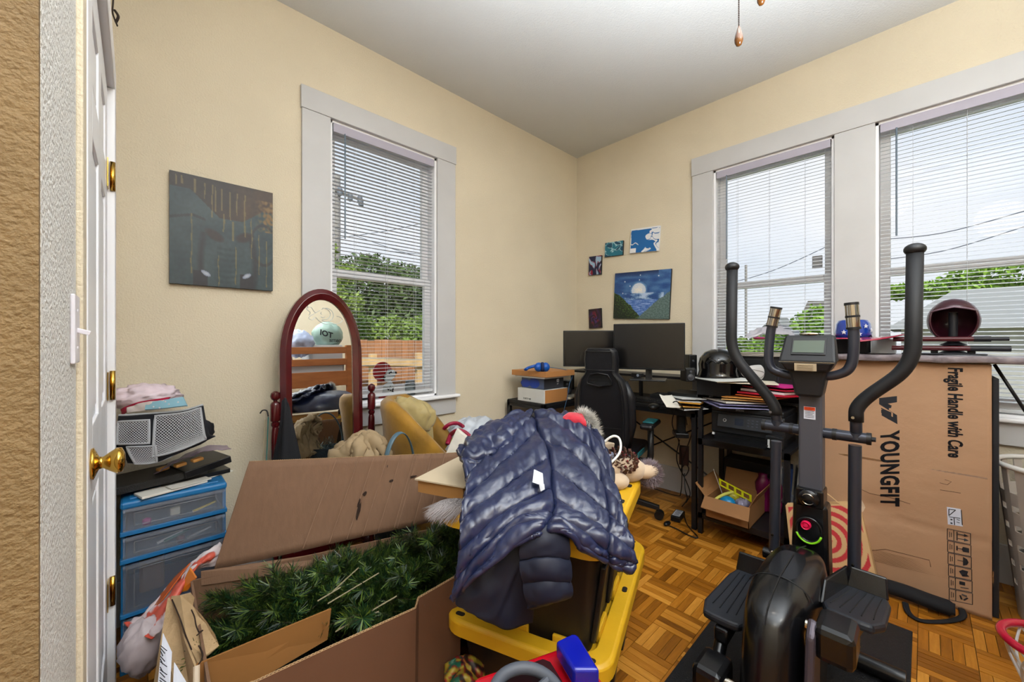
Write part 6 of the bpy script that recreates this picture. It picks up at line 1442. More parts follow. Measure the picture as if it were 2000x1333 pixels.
for i, (px, dep) in enumerate(((1490, 2.44), (1512, 2.40))):
    p = aD(px, 1000, dep); lab = ('left of the two magenta plastic bottles on the stand bottom shelf', 'right of the two magenta plastic bottles, behind the trainer arm')[i]
    solo(MB().lathe([(.001, .131), (.038, .131), (.043, .15), (.043, .2), (.036, .215), (.043, .235), (.043, .30), (.03, .325), (.024, .34), (.026, .36), (.001, .362)], (p.x, p.y, 0), 20), 'magenta_bottle', m_mag, lab, 'bottle', 'magenta bottles on the stand', smooth=True)
for i, (px, c, lb) in enumerate(((1522, '#c7ccd4', 'white book with blue edge standing on the stand bottom shelf'), (1540, '#2c4a86', 'blue book standing beside the white book on the stand'), (1553, '#c9c6c0', 'open white booklet leaning at the stand right end'))):
    p = aD(px, 990, 2.5); sheetbox('book', mat('bk' + c[1:], c, .6), lb, 'book', (p.x + .03, p.y, .131 + .13), (.2, .02, .25), .1 + .1 * i, (R(4), 0), bevel=.002)
solo(MB().box((2.86, .66, .131), (3.0, .93, .40)), 'black_case', m_matte, 'black case behind the toy carton on the stand bottom shelf', 'case', bevel=.006)
# cables and power bricks
m_cab = mat('cable_black', '#101013', .5)
ps2 = thing('power_strip', 'black power strip hanging in a cable bundle below the desk edge', 'power strip', aD(1325, 830, 2.55))
MB().obox(aD(1330, 832, 2.6), (.05, .05, .14), (0, 0, .6)).build('strip_housing', m_bez, ps2, bevel=.006); MB().obox(aD(1329, 848, 2.58), (.12, .08, .03), (0, 0, .6)).build('bracket', m_bez, ps2, bevel=.004)
MB().obox(aD(1336, 890, 2.75), (.04, .06, .13), (0, 0, .3)).build('outlet_bar', mat('dark_red_bar', '#2e1210', .5), ps2, bevel=.004)
CB = [[(1318, 800, 2.45), (1313, 830, 2.5), (1325, 860, 2.6), (1330, 890, 2.7), (1332, 925, 2.75)], [(1345, 800, 2.5), (1352, 840, 2.5), (1340, 880, 2.65), (1333, 905, 2.7), (1330, 960, 2.85), (1318, 968, 2.9), (1250, 945, 3.1)], [(1327, 860, 2.6), (1322, 900, 2.7), (1340, 940, 2.75), (1348, 965, 2.7), (1340, 982, 2.62)], [(1333, 900, 2.75), (1345, 915, 2.75), (1338, 930, 2.75), (1330, 918, 2.75), (1340, 905, 2.75)], [(1337, 925, 2.75), (1338, 955, 2.7), (1342, 975, 2.62), (1332, 990, 2.55)],
      [(1310, 806, 2.42), (1312, 790, 2.4), (1322, 785, 2.38), (1335, 800, 2.42), (1342, 830, 2.5)], [(1340, 1005, 2.30), (1345, 1025, 2.22), (1363, 1050, 2.28)]]
for i, c in enumerate(CB):
    p = [aD(*q) for q in c]
    if i == 6: p = [aZ(x, y, .006) for x, y in ((1335, 1000), (1342, 1025), (1363, 1050), (1345, 1046), (1322, 1034), (1308, 1028))]
    solo(MB().tube(spline(p, 8), .0035, 6), 'power_cable', m_cab, ('cable hanging closest to the chair side of the cable bundle', 'cable running down the bundle and along the wall base', 'cable dropping from the bundle to the power brick', 'looped cable knot in the middle of the bundle', 'thin cable from the knot down to the floor brick', 'cable looped over the desk edge papers', 'cable lying on the parquet by the desk leg')[i], 'cable')
pb_ = thing('power_brick', 'black power adapter with white label lying on the parquet near the desk leg', 'adapter', aZ(1322, 1010, .02)); cb = aZ(1324, 1008, .022); a_ = math.atan2((aZ(1336, 990, .02) - aZ(1312, 1022, .02)).y, (aZ(1336, 990, .02) - aZ(1312, 1022, .02)).x)
MB().obox(cb, (.13, .06, .036), (0, 0, a_)).build('brick', m_bez, pb_, bevel=.006); MB().obox(cb + V((0, 0, .0185)), (.10, .045, .001), (0, 0, a_)).build('label_sticker', mat('sticker_grey', '#a9a9ad', .5), pb_)
t_ = MB(); 
for i in range(5): t_.obox(cb + V((0, 0, .0193)) + V((math.cos(a_), math.sin(a_), 0)) * (-.036 + i * .018), (.006, .035 - .008 * (i % 2), .0006), (0, 0, a_))
t_.build('label_print', MATS['print_black'], pb_)
MB().ball(aZ(1303, 1023, .015), (.035, .018, .014), 12).build('plug', m_bez, pb_, smooth=True)
# ================================================================== TALL CARTON
m_bigc = mat('big_carton_kraft', '#ae8868', .75, var=.05, vscale=5, bump=.15, bscale=30)
m_ink = mat('printed_ink_black', '#1b1d24', .6)
cx0, cx1, cyr, cyl_, chh = 2.645, 2.93, -.20, .395, 1.08
bc_ = thing('tall_carton', 'tall brown shipping carton with black printed lettering standing before the right window', 'box', ((cx0 + cx1) / 2, .09, 0))
Gc = []
def cf_(y, z, off=0):
    t = (cyl_ - y) / (cyl_ - cyr); x = cx0 - .02 * t - .015 * (1 - z / chh)
    dd = .006 * nz((y * 4, z * 4, 0), 1) + .012 * math.exp(-((y - .17) / .09) ** 2 - ((z - .36) / .05) ** 2) + .005 * math.exp(-((z - .30 - .02 * (y < .1)) / .01) ** 2)
    dd += .004 * math.exp(-((y + .02) / .03) ** 2 - ((z - .50) / .012) ** 2) * (1 + nz((y * 90, z * 20, 0), 1)) + .0025 * math.exp(-((z - .60) / .005) ** 2) + .0025 * math.exp(-((z - .86) / .004) ** 2)
    return V((x + dd - off, y, z))
for j in range(61): Gc.append([cf_(cyl_ + (cyr - cyl_) * i / 40, chh * j / 60) for i in range(41)])
MB().grid(Gc).build('front_face', m_bigc, bc_, smooth=True, solid=.004)
for a, b in (((cx0 + .01, cyl_ - .004, 0), (cx1, cyl_, chh)), ((cx0 - .02, cyr, 0), (cx1, cyr + .004, chh)), ((cx1 - .004, cyr, 0), (cx1, cyl_, chh)), ((cx0 - .01, cyr, chh - .004), (cx1, cyl_, chh)), ((cx0, cyr, 0), (cx1, cyl_, .004))): MB().box(a, b).build('carton_side', m_bigc, bc_)
def pY(px, py): return aX(px, py, cx0 - .012)
def strip(pts, w, m, nm, off=.0015):
    g = [[cf_(y, z + s * w / 2, off) for y, z in pts] for s in (-1, 1)]; return MB().grid(g).build(nm, m, bc_)
m_tape = filmmat('packing_tape_brown', '#8a5f36', .55, .18); m_tape2 = filmmat('packing_tape_clear', '#a58a7c', .5, .15)
def zy(px, py): p = pY(px, py); return (p.y, p.z)
def ln(a, b, n=14): a, b = zy(*a), zy(*b); return [(a[0] + (b[0] - a[0]) * i / n, a[1] + (b[1] - a[1]) * i / n) for i in range(n + 1)]
strip(ln((1605, 738), (1930, 768)), .035, m_tape, 'packing_tape'); strip(ln((1605, 888), (1735, 902)), .05, m_tape, 'packing_tape')
strip(ln((1738, 908), (1928, 930)), .034, m_tape2, 'packing_tape'); strip(ln((1700, 1078), (1940, 1125)), .05, m_tape, 'packing_tape')
strip(ln((1925, 730), (1938, 1190)), .012, m_tape, 'edge_tape')
# crease marks and punctures
for pts in ([(1680, 955), (1700, 964), (1740, 972), (1778, 984)], [(1835, 942), (1850, 946), (1858, 940), (1845, 936)], [(1700, 1075), (1730, 1072), (1815, 1092), (1818, 1105)], [(1836, 956), (1876, 962)], [(1622, 705), (1626, 712), (1624, 718), (1630, 720)]):
    MB().tube([cf_(*zy(*p), .002) for p in pts], .0013, 5).build('crease_mark', mat('crease_brown', '#5c3f2a', .8), bc_)
for k in range(9): MB().tube([cf_(*zy(1700, 1072 + k * 2.6), .0015), cf_(*zy(1850, 1106 + k * 2.6), .0015)], .0007, 4).build('scuff_line', mat('scuff_brown', '#7d5a3c', .8), bc_)
g = MB().poly([cf_(*zy(*p), .002) for p in ((1683, 977), (1690, 992), (1686, 1000), (1676, 1003), (1683, 990))], (-1, 0, 0), .001); g.build('torn_patch', mat('torn_light', '#c9b49a', .9), bc_)
# lettering: logo reads down the face (rotated a quarter turn clockwise)
Dn = V((0, 0, -1)); Rtw = V((0, 1, 0))   # text x axis points down, text up axis points to the left-hand... towards +Y mirrored
def ptext(s, size, px, py0, py1, name, bold=0, sx=1, shear=0, spc=1):
    a = cf_(*zy(px, (py0 + py1) / 2), .003)
    cu_len = aX(px, py0, a.x).z - aX(px, py1, a.x).z
    o = text(s, size, m_ink, bc_, a, (0, 0, -1), (0, -1, 0), name, ext=.0004, bold=bold, spc=spc)
    zs = [v.co.z for v in o.data.vertices]; ys = [v.co.y for v in o.data.vertices]; h = max(zs) - min(zs); mz = (max(zs) + min(zs)) / 2; my = (max(ys) + min(ys)) / 2
    f = cu_len / h
    for v in o.data.vertices:
        v.co.z = mz + (v.co.z - mz) * f
        if shear: v.co.z -= (v.co.y - my) * shear
        # follow the carton face
        w = o.data
    R0 = ROOTM[bc_.name]
    for v in o.data.vertices:
        wp = R0 @ v.co; q = cf_(wp.y, wp.z, .0015); wp.x = q.x - .0016 - (.0006 if v.co.x < 0 else 0); v.co = R0.inverted() @ wp
    return o
ptext('Fragile Handle with Care', .060, 1864, 718, 893, 'fragile_lettering', .0018)
ptext('YOUNGFIT', .088, 1736, 842, 990, 'brand_lettering', .0035, shear=.28, spc=1.14)
# logo mark: two slanted angular strokes
def mark(pts): return MB().poly([cf_(*zy(*p), .0015) for p in pts], (-1, 0, 0), .0006)
mark([(1717, 778), (1752, 774), (1752, 786), (1734, 789), (1752, 798), (1752, 812), (1717, 790)]).build('logo_mark', m_ink, bc_)
mark([(1721, 797), (1741, 806), (1741, 822), (1734, 819), (1733, 812), (1721, 807)]).build('logo_mark', m_ink, bc_)
mark([(1744, 807), (1752, 811), (1753, 829), (1722, 812), (1722, 803), (1744, 815)]).build('logo_mark', m_ink, bc_)
# white label and handling icons
lq = [(1849, 989), (1876, 993), (1880, 1027), (1851, 1023)]
mark(lq).build('white_label', mat('label_bright', '#ccd0de', .5), bc_)
l2 = MB()
def seg(mb, a, b, w=.0016, off=.003): mb.tube([cf_(*zy(*a), off), cf_(*zy(*b), off)], w, 4)
for a, b in (((1853, 993), (1866, 995)), ((1866, 995), (1853, 1006)), ((1853, 1006), (1853, 993)), ((1853, 1008), (1875, 1011)), ((1863, 1010), (1864, 1024)), ((1877, 995), (1879, 1024))): seg(l2, a, b, .0013)
for k in range(2): seg(l2, (1856, 1013 + 7 * k), (1860, 1014 + 7 * k), .0028); seg(l2, (1868, 1013 + 5 * k), (1874, 1015 + 5 * k), .0012)
l2.build('label_print', m_ink, bc_)
ic = MB()
ytop = 1031; H_ = 22.6
for k in range(6):
    y0 = ytop + k * H_ * 1.02; x0 = 1850 + k * .7; w = 45; h = H_ * .94; sl = 9
    def Pq(u, v): return (x0 + w * u, y0 + sl * u + h * v)
    for a, b in (((0, 0), (1, 0)), ((1, 0), (1, 1)), ((1, 1), (0, 1)), ((0, 1), (0, 0)), ((.28, 0), (.28, 1)) if k % 1 == 0 else ((0, 0), (0, 0))): seg(ic, Pq(*a), Pq(*b), .0011)
    seg(ic, Pq(.1, .25), Pq(.1, .75), .0009); seg(ic, Pq(.18, .3), Pq(.18, .7), .0009)
    if k == 0:
        for vv in (.3, .7): seg(ic, Pq(.45, vv), Pq(.8, vv), .0016); ic.poly([cf_(*zy(*Pq(*q)), .003) for q in ((.72, vv - .14), (.93, vv), (.72, vv + .14))], (-1, 0, 0), .0005)
        seg(ic, Pq(.42, .12), Pq(.42, .88), .0016)
    elif k == 1: ic.poly([cf_(*zy(*Pq(*q)), .003) for q in ((.92, .3), (.66, .28), (.6, .5), (.66, .72), (.92, .7))], (-1, 0, 0), .0005); seg(ic, Pq(.6, .5), Pq(.42, .5), .0016); seg(ic, Pq(.4, .3), Pq(.4, .7), .002)
    elif k == 2: ic.poly([cf_(*zy(*Pq(*q)), .003) for q in ((.64, .1), (.82, .25), (.88, .5), (.82, .75), (.64, .9))], (-1, 0, 0), .0005); seg(ic, Pq(.64, .5), Pq(.4, .5), .0014)
    elif k == 3: ic.poly([cf_(*zy(*Pq(*q)), .003) for q in ((.45, .4), (.6, .2), (.85, .25), (.8, .55), (.9, .7), (.6, .8))], (-1, 0, 0), .0005)
    elif k == 4: ic.poly([cf_(*zy(*Pq(*q)), .003) for q in ((.45, .2), (.7, .2), (.7, .5), (.45, .5))], (-1, 0, 0), .0005); seg(ic, Pq(.5, .75), Pq(.85, .7), .0014)
    else:
        for t in range(3):
            a = 2 * pi * t / 3; c = (.62 + .17 * math.cos(a), .5 + .26 * math.sin(a)); e = (.62 + .17 * math.cos(a + 1.5), .5 + .26 * math.sin(a + 1.5)); seg(ic, Pq(*c), Pq(*e), .0028)
ic.build('handling_icons', m_ink, bc_, kind='stuff')
# slab / wrapped board on top
bd = thing('wrapped_board', 'long board wrapped in mottled grey plastic lying on the tall carton', 'board', (2.8, .0, 1.082))
m_marb = mat('mottled_grey_wrap', '#a39a9f', .35, var=0, vscale=18, col2='#6f666c', detail=8, bump=.5, bscale=30)
Gs = []
for j in range(9):
    row = []
    for i in range(41):
        y = .42 - .74 * i / 40; k = j / 8
        x = 2.60 + .36 * k; zt = 1.112 + .006 * nz((y * 9, k * 3, 0), 1)
        row.append(V((x, y, zt)))
    Gs.append(row)
Gs = [[p + V((-.004, 0, -.026 - .006 * nz((p.y * 12, 1, 5), 1))) for p in Gs[0]]] + Gs + [[p + V((0, 0, -.028)) for p in Gs[-1]]]
MB().grid(Gs).build('plastic_wrap', m_marb, bd, smooth='auto', solid=.002)
MB().box((2.61, -.30, 1.083), (2.95, .41, 1.106)).build('board_core', mat('board_core', '#8d7a62', .7), bd)
# black box with stars, blue and red hat
kb2 = solo(MB().box((2.72, .20, 1.116), (2.92, .40, 1.19)), 'hat_box', m_matte, 'small black box on the wrapped board under the blue hat', 'box', bevel=.004)
wt_ = solo(MB().box((2.80, .10, 1.116), (2.95, .19, 1.19)), 'white_carton', mat('white_carton_paper', '#c4c6c8', .6), 'small white carton right of the black hat box on the wrapped board', 'box', bevel=.002)
ht = thing('cowboy_hat', 'shiny blue cowboy hat with white stars and wide red brim on the black box', 'hat', (2.80, .29, 1.192))
hc = aD(1665, 655, 2.05); hc = V((2.78, aX(1666, 650, 2.78).y, 1.196))
m_hblue = mat('metallic_blue', '#123a9a', .18, coat=1); m_hred = mat('metallic_red', '#9c0f35', .25, coat=.8)
MB().lathe([(.082, .0), (.084, .03), (.078, .075), (.068, .093), (.05, .098), (.02, .088), (.001, .085)], hc, 32, sc=(1.15, .92)).build('crown', m_hblue, ht, smooth=True)
Gh = []
for j in range(6):
    row = []
    for i in range(49):
        a = 2 * pi * i / 48; r = .08 + .10 * j / 5; x = r * 1.15 * math.cos(a); y = r * 1.15 * math.sin(a); curl = (j / 5) ** 1.3 * (.04 * abs(math.sin(a)) ** 2 - .022)
        row.append(hc + V((x, y, curl * (1 if math.sin(a) < 0 else .3) + .002)))
    Gh.append(row)
MB().grid(Gh).build('brim', m_hred, ht, smooth=True, solid=.004)
stt = MB()
for a, z in ((200, .045), (175, .06), (225, .06), (250, .04), (205, .02), (160, .03)):
    aa = R(a); p = hc + V((.098 * math.cos(aa), .079 * math.sin(aa), z)); nn = V((math.cos(aa), math.sin(aa), .1)).normalized(); tx = V((-nn.y, nn.x, 0)).normalized()
    pts = [p + (tx * math.cos(w) + V((0, 0, 1)) * math.sin(w)) * (.012 if k % 2 == 0 else .005) for k, w in enumerate([R(90 + 36 * k) for k in range(10)])]
    stt.poly(pts, nn, .003)
stt.build('white_star', m_cwhite, ht)
# stand with helmet and two rods
hy = aX(1862, 600, 2.74).y; hz = 1.116
hs2 = thing('display_stand', 'dark display stand holding two dark red rods on the wrapped board', 'stand', (2.74, hy, hz)); m_st = mat('stand_black', '#14141a', .5)
MB().box((2.71, hy - .10, hz), (2.80, hy + .17, hz + .006)).build('base_plate', m_st, hs2, bevel=.002)
for yy in (hy - .055, hy + .06): MB().box((2.73, yy - .012, hz + .006), (2.76, yy + .012, hz + .03)).build('foot_block', m_st, hs2, bevel=.003)
MB().lathe([(.05, .0), (.02, .02), (.02, .03), (.045, .04), (.02, .055), (.015, .06), (.015, .19)], (2.76, hy, hz + .006), 20).build('column', m_st, hs2, smooth='auto')
m_rod = mat('dark_red_rod', '#4a1218', .35)
for z, y0, y1, ygrip, lb in ((hz + .073, hy - .16, hy + .20, hy - .06, 'upper dark red rod with black grip held by the display stand'), (hz + .030, hy - .165, hy + .205, hy - .05, 'lower dark red rod with black grip held by the display stand')):
    t = thing('red_rod', lb, 'rod', (2.72, hy, z))
    MB().cyl((2.72, ygrip, z), (2.72, y1, z), .0115, n=14).build('shaft', m_rod, t, smooth='auto'); MB().cyl((2.72, y0 + (.05 if z > 1.16 else 0), z), (2.72, ygrip, z), .0125, n=14).build('grip', m_st, t, smooth='auto')
    if z > 1.16: MB().cyl((2.72, y0, z), (2.72, y0 + .05, z), .008, n=12).build('grip_tip', m_st, t, smooth='auto')
hl = thing('dark_red_helmet', 'open dark red helmet resting on the display stand before the right window', 'helmet', (2.76, hy, hz + .1))
hcc = V((2.77, hy, hz + .16)); N_, K_ = 40, 22; vs = []; 
m_hel = mat('helmet_maroon', '#3a1420', .3, coat=.4)
Ghl = []
for i in range(K_ + 1):
    f = .06 + (pi * .80) * i / K_; row = []
    for j in range(N_ + 1):
        a = R(180 + 62) + (2 * pi - R(124)) * j / N_   # leaves an opening facing -X
        rz_ = .098; r_ = .083
        p = V((math.sin(f) * math.cos(a) * r_ * 1.1, math.sin(f) * math.sin(a) * r_, math.cos(f) * rz_)); row.append(hcc + p)
    Ghl.append(row)
MB().grid(Ghl).build('shell', m_hel, hl, smooth=True, solid=.006)
br = MB(); Gb = []
for i in range(8):
    f = .06 + (pi * .34) * i / 7; row = []
    for j in range(21):
        a = R(180 - 64) + R(128) * j / 20; ff = f * (1 - .18 * (1 - abs(j - 10) / 10) * (i / 7)); row.append(hcc + V((math.sin(ff) * math.cos(a) * .0925, math.sin(ff) * math.sin(a) * .084, math.cos(ff) * .099)))
    Gb.append(row)
MB().grid(Gb).build('brow', m_hel, hl, smooth=True, solid=.006)
MB().tube([p + V((-.003, 0, 0)) for p in Gb[-1]], .004, 6).build('brow_edge', mat('helmet_edge', '#7a6470', .3), hl, smooth=True)
MB().box((2.755, hy - .013, hz + .1), (2.78, hy + .013, hz + .20)).build('inner_support', m_st, hl)
# tripod leg rod right of the carton, laundry basket, hoop, strap, paper bag
solo(MB().tube([aX(1942, 712, 2.72), aX(2010, 815, 2.72)], .006, 8), 'slanted_rod', m_dark, 'thin dark slanted rod before the right window beside the carton', 'rod', smooth=True)
solo(MB().box((cx0 - .0, cyr - .022, 0), (cx0 + .25, cyr - .004, 1.02)), 'gap_panel', m_matte, 'narrow black panel added for the dark gap between the tall carton and the laundry basket', 'panel', bevel=.003)  # added black panel stands in for the dark gap beside the carton
m_bsk = mat('basket_plastic', '#b0a69c', .5)
lb2 = thing('laundry_basket', 'pale plastic laundry basket with holes at the right edge beside the tall carton', 'basket', (2.76, -.475, 0))
bc3 = V((2.76, -.475, 0)); HB = .66
def bp(a, z, r0=.19, r1=.255): r = r0 + (r1 - r0) * z / HB; return bc3 + V((math.cos(a) * r * .9, math.sin(a) * r, z))
ba = MB()
NB = 44; fsr = []
for z0, z1 in ((0, .05), (.20, .215), (.265, .28), (.33, .345), (.395, .41), (.46, .475), (.53, .62)):
    pass
zr = [0, .14, .165, .22, .245, .30, .325, .38, .405, .46, .485, .54, .645]
g_ = [[bp(2 * pi * i / NB, z) for i in range(NB + 1)] for z in zr]
vs = [p for r in g_ for p in r]; fs = []
for j in range(len(zr) - 1):
    for i in range(NB):
        if j % 2 == 1 and i % 2 == 0: continue
        fs.append((j * (NB + 1) + i, j * (NB + 1) + i + 1, (j + 1) * (NB + 1) + i + 1, (j + 1) * (NB + 1) + i))
ba.add(vs, fs); ba.build('slotted_wall', m_bsk, lb2, solid=.004)
MB().tube([bp(2 * pi * i / 48, .65) + V((0, 0, 0)) for i in range(48)], .011, 10, closed=True).build('rim', mat('basket_rim', '#d3cfca', .4), lb2, smooth=True)
MB().lathe([(.001, 0), (.17, 0), (.17, .006), (.001, .006)], tuple(bc3), 32).build('basket_floor', m_bsk, lb2)
solo(blob(bc3 + V((0, 0, .14)), (.14, .15, .11), .2, 6, 6, 30), 'laundry', mat('white_laundry', '#c9c6c0', .9), 'crumpled white laundry inside the slotted basket', 'laundry', smooth=True)
hp = thing('toy_hoop', 'red toy basketball hoop with white net at the lower right edge', 'toy', (2.04, -.25, 0))
rc = V((1.985, -.285, .262)); m_hr = mat('hoop_red', '#b80e34', .25, coat=.5); rr_ = .115
MB().tube([rc + V((rr_ * math.cos(2 * pi * i / 48), rr_ * math.sin(2 * pi * i / 48), .0)) for i in range(48)], .012, 12, closed=True).build('hoop_ring', m_hr, hp, smooth=True)
nt_ = MB()
for i in range(10):
    a = 2 * pi * i / 10
    for s in (-1, 1):
        nt_.tube(spline([rc + V((math.cos(a) * rr_, math.sin(a) * rr_, -.01)), rc + V((math.cos(a + s * .31) * rr_ * .86, math.sin(a + s * .31) * rr_ * .86, -.06)), rc + V((math.cos(a + s * .62) * rr_ * .68, math.sin(a + s * .62) * rr_ * .68, -.12)), rc + V((math.cos(a + s * .75) * rr_ * .55, math.sin(a + s * .75) * rr_ * .55, -.18))], 4), .0035, 6)
nt_.build('net', mat('net_white', '#cfcfcf', .7), hp, kind='stuff')
MB().cyl(rc + V((.125, -.05, -.262)), rc + V((.125, -.05, .02)), .012, n=12).build('hoop_pole', m_hr, hp)
MB().lathe([(.001, 0), (.07, 0), (.07, .012), (.001, .02)], rc + V((.125, -.05, -.262)), 24).build('hoop_base', m_hr, hp, smooth='auto')
sg = thing('strap_bag', 'long black fabric strap bag on the floor along the tall carton base', 'bag', (2.55, .05, 0)); m_fab = mat('black_fabric', '#0e0e12', .85)
a_, b2 = aZ(1722, 1143, .035), aZ(1866, 1192, .035)
MB().tube(spline([a_, a_.lerp(b2, .3) + V((0, 0, .005)), a_.lerp(b2, .7), b2], 6), [.03] * 2 + [.042] * 15 + [.032] * 2, 10, flat=.7).build('bag_tube', m_fab, sg, smooth=True)
MB().tube(spline([aZ(1768, 1178, .012), aZ(1775, 1198, .008), aZ(1800, 1213, .006), aZ(1850, 1214, .006), aZ(1880, 1205, .008), aZ(1878, 1190, .012)], 8), .011, 8, flat=.35).build('shoulder_strap', m_fab, sg, smooth=True)
bb_ = thing('bullseye_bag', 'kraft paper shopping bag with red concentric rings leaning on the tall carton', 'bag', (2.5, .3, 0))
m_kb = mat('kraft_bag', '#c4a070', .7, var=.03, vscale=9)
q = [aD(1534, 988, 2.04), aD(1678, 984, 1.97), aZ(1716, 1150, .008), aZ(1549, 1124, .008)]
tl_, tr2, br2, bl2 = q
def bgp(u, v): return (tl_ * (1 - u) + tr2 * u) * (1 - v) + (bl2 * (1 - u) + br2 * u) * v
bn = (tr2 - tl_).cross(bl2 - tl_).normalized(); bn = -bn if bn.dot(FW) > 0 else bn
def rings(u, v):
    x = (u - .50) * 1.0; y = (v - .48) * 1.05; d = math.hypot(x, y)
    k = (194, 158, 112); red = (178, 44, 52)
    if u < .035 or u > .965 or v < .02: return k
    return red if (d < .055 or (d > .11 and int((d - .11) / .062) % 2 == 0)) else k
gq = [bgp(0, 0), bgp(1, 0), bgp(1, 1), bgp(0, 1)]
painted('printed_front', bb_, [p + bn * .002 for p in gq], 110, 120, rings)
th_ = FW * .03
MB().hexa([gq[3] , gq[2], gq[2] + V((.06, 0, 0)), gq[3] + V((.06, 0, 0))], [gq[0], gq[1], gq[1] + V((.05, 0, 0)), gq[0] + V((.05, 0, 0))]).build('bag_body', m_kb, bb_)
MB().tube(bend([bgp(.22, 0), bgp(.30, -.13), bgp(.52, -.17), bgp(.60, -.15), bgp(.75, 0)], .02), .006, 4, flat=.3).build('paper_handle', m_kb, bb_)
# exercise mat
solo(MB().box((1.12, .03, 0), (2.27, .618, .006)), 'exercise_mat', mat('black_rubber_mat', '#101114', .6, bump=.4, bscale=180), 'black rubber mat on the parquet under the elliptical trainer', 'mat', bevel=.003)
# ================================================================== ELLIPTICAL TRAINER
m_el = mat('satin_gunmetal', '#3c3f4a', .3, metal=.5, coat=.2); m_grip = mat('black_foam_grip', '#15161a', .6); m_elp = mat('trainer_black_plastic', '#0c0d10', .26, coat=.15); m_con = mat('console_plastic', '#17181c', .5); m_mast = mat('mast_grey', '#50515a', .42, metal=.3)
m_ped = mat('pedal_grey', '#1d2027', .5); m_chr = mat('chrome', '#b9b2a6', .12, metal=1)
ea = 0.0; Eo = V((1.776, .281, 0)); Eu = V((math.cos(ea), math.sin(ea), 0)); Ev = V((-math.sin(ea), math.cos(ea), 0))
el_ = thing('elliptical_trainer', 'black elliptical trainer with upright handles in the right foreground', 'exercise machine', Eo, ea); XE = ROOTM[el_.name]
def ep(px, py, c=0, dx=0): return aX(px, py, Eo.x + dx)          # point on the trainer's cross plane (perpendicular to its travel)
def E(x, y, z): return Eo + Eu * x + Ev * y + V((0, 0, z))
# mast
pt, pbm = ep(1587, 765, 0), ep(1586, 1110, 0)
mx_t, mx_b = XE.inverted() @ pt, XE.inverted() @ pbm
def mastx(z): return 0.0
MB(XE).hexa([(mastx(.30) - .03, -.036, .30), (mastx(.30) + .035, -.036, .30), (mastx(.30) + .035, .036, .30), (mastx(.30) - .03, .036, .30)], [(mastx(1.04) - .03, -.034, 1.04), (mastx(1.04) + .035, -.034, 1.04), (mastx(1.04) + .035, .034, 1.04), (mastx(1.04) - .03, .034, 1.04)]).build('mast', m_mast, el_, bevel=.006)
MB(XE).hexa([(mastx(.20) - .055, -.062, .06), (mastx(.20) + .05, -.062, .06), (mastx(.20) + .05, .062, .06), (mastx(.20) - .055, .062, .06)], [(mastx(.60) - .04, -.05, .60), (mastx(.60) + .045, -.05, .60), (mastx(.60) + .045, .05, .60), (mastx(.60) - .04, .05, .60)]).build('mast_shroud', m_elp, el_, bevel=.012)
zk = (ep(1580, 965, 0)).z
MB(XE).box((mastx(zk) - .045, -.040, zk - .035), (mastx(zk) + .04, .040, zk + .03)).build('mast_collar', m_elp, el_, bevel=.006)
kb3 = MB(XE).lathe([(.001, .024), (.02, .022), (.03, .014), (.032, 0)], (mastx(zk) - .045, 0, zk), 24, Matrix.Rotation(-pi / 2, 3, 'Y')); kb3 = kb3.build('tension_knob', m_elp, el_, smooth='auto')
MB(XE).tube([(mastx(zk) - .066, .018 * math.cos(t), zk + .018 * math.sin(t)) for t in [R(a) for a in range(30, 160, 15)]], .002, 6).tube([(mastx(zk) - .066, .018 * math.cos(t), zk + .018 * math.sin(t)) for t in [R(a) for a in range(210, 340, 15)]], .002, 6).build('knob_mark', m_chr, kb3)
zd = ep(1583, 1023, 0).z
MB(XE).tube([(mastx(zd) - .05, .036 * math.cos(t), zd - .006 + .042 * math.sin(t)) for t in [2 * pi * i / 28 for i in range(28)]], .005, 8, closed=True).build('ring_recess', m_elp, el_, smooth=True)
MB(XE).tube([(mastx(zd) - .058, .037 * math.cos(t), zd - .006 + .044 * math.sin(t)) for t in [R(a) for a in range(195, 350, 12)]], .0035, 6).build('green_ring', mat('lime_green', '#7ac516', .4), el_, smooth=True)
MB(XE).lathe([(.001, .012), (.006, .012), (.009, .007), (.013, .012), (.015, .008), (.015, -.006)], (mastx(zd) - .052, .008, zd + .010), 24, Matrix.Rotation(-pi / 2, 3, 'Y')).build('red_dial', mat('dial_red', '#d01848', .35), el_, smooth='auto')
ws = [ep(1573, 792, 0), ep(1594, 790, 0), ep(1594, 818, 0), ep(1573, 817, 0)]
zt_, zb2 = ws[0].z, ws[2].z
xf = mastx(.9) - .031
MB(XE).box((xf - .001, -.016, zb2), (xf, .018, zt_)).build('warning_label', mat('label_bright', '#ccd0de', .5), el_)
MB(XE).box((xf - .0016, -.015, zt_ - .013), (xf - .0008, .017, zt_ - .001)).build('label_header', mat('label_orange', '#d8491c', .5), el_)
lp_ = MB(XE)
for i in range(8): lp_.box((xf - .0016, -.012 + .004 * (i % 3 == 2), zb2 + .006 + i * .0055), (xf - .0009, .014, zb2 + .0075 + i * .0055))
lp_.build('label_print', m_ink, el_, kind='stuff')
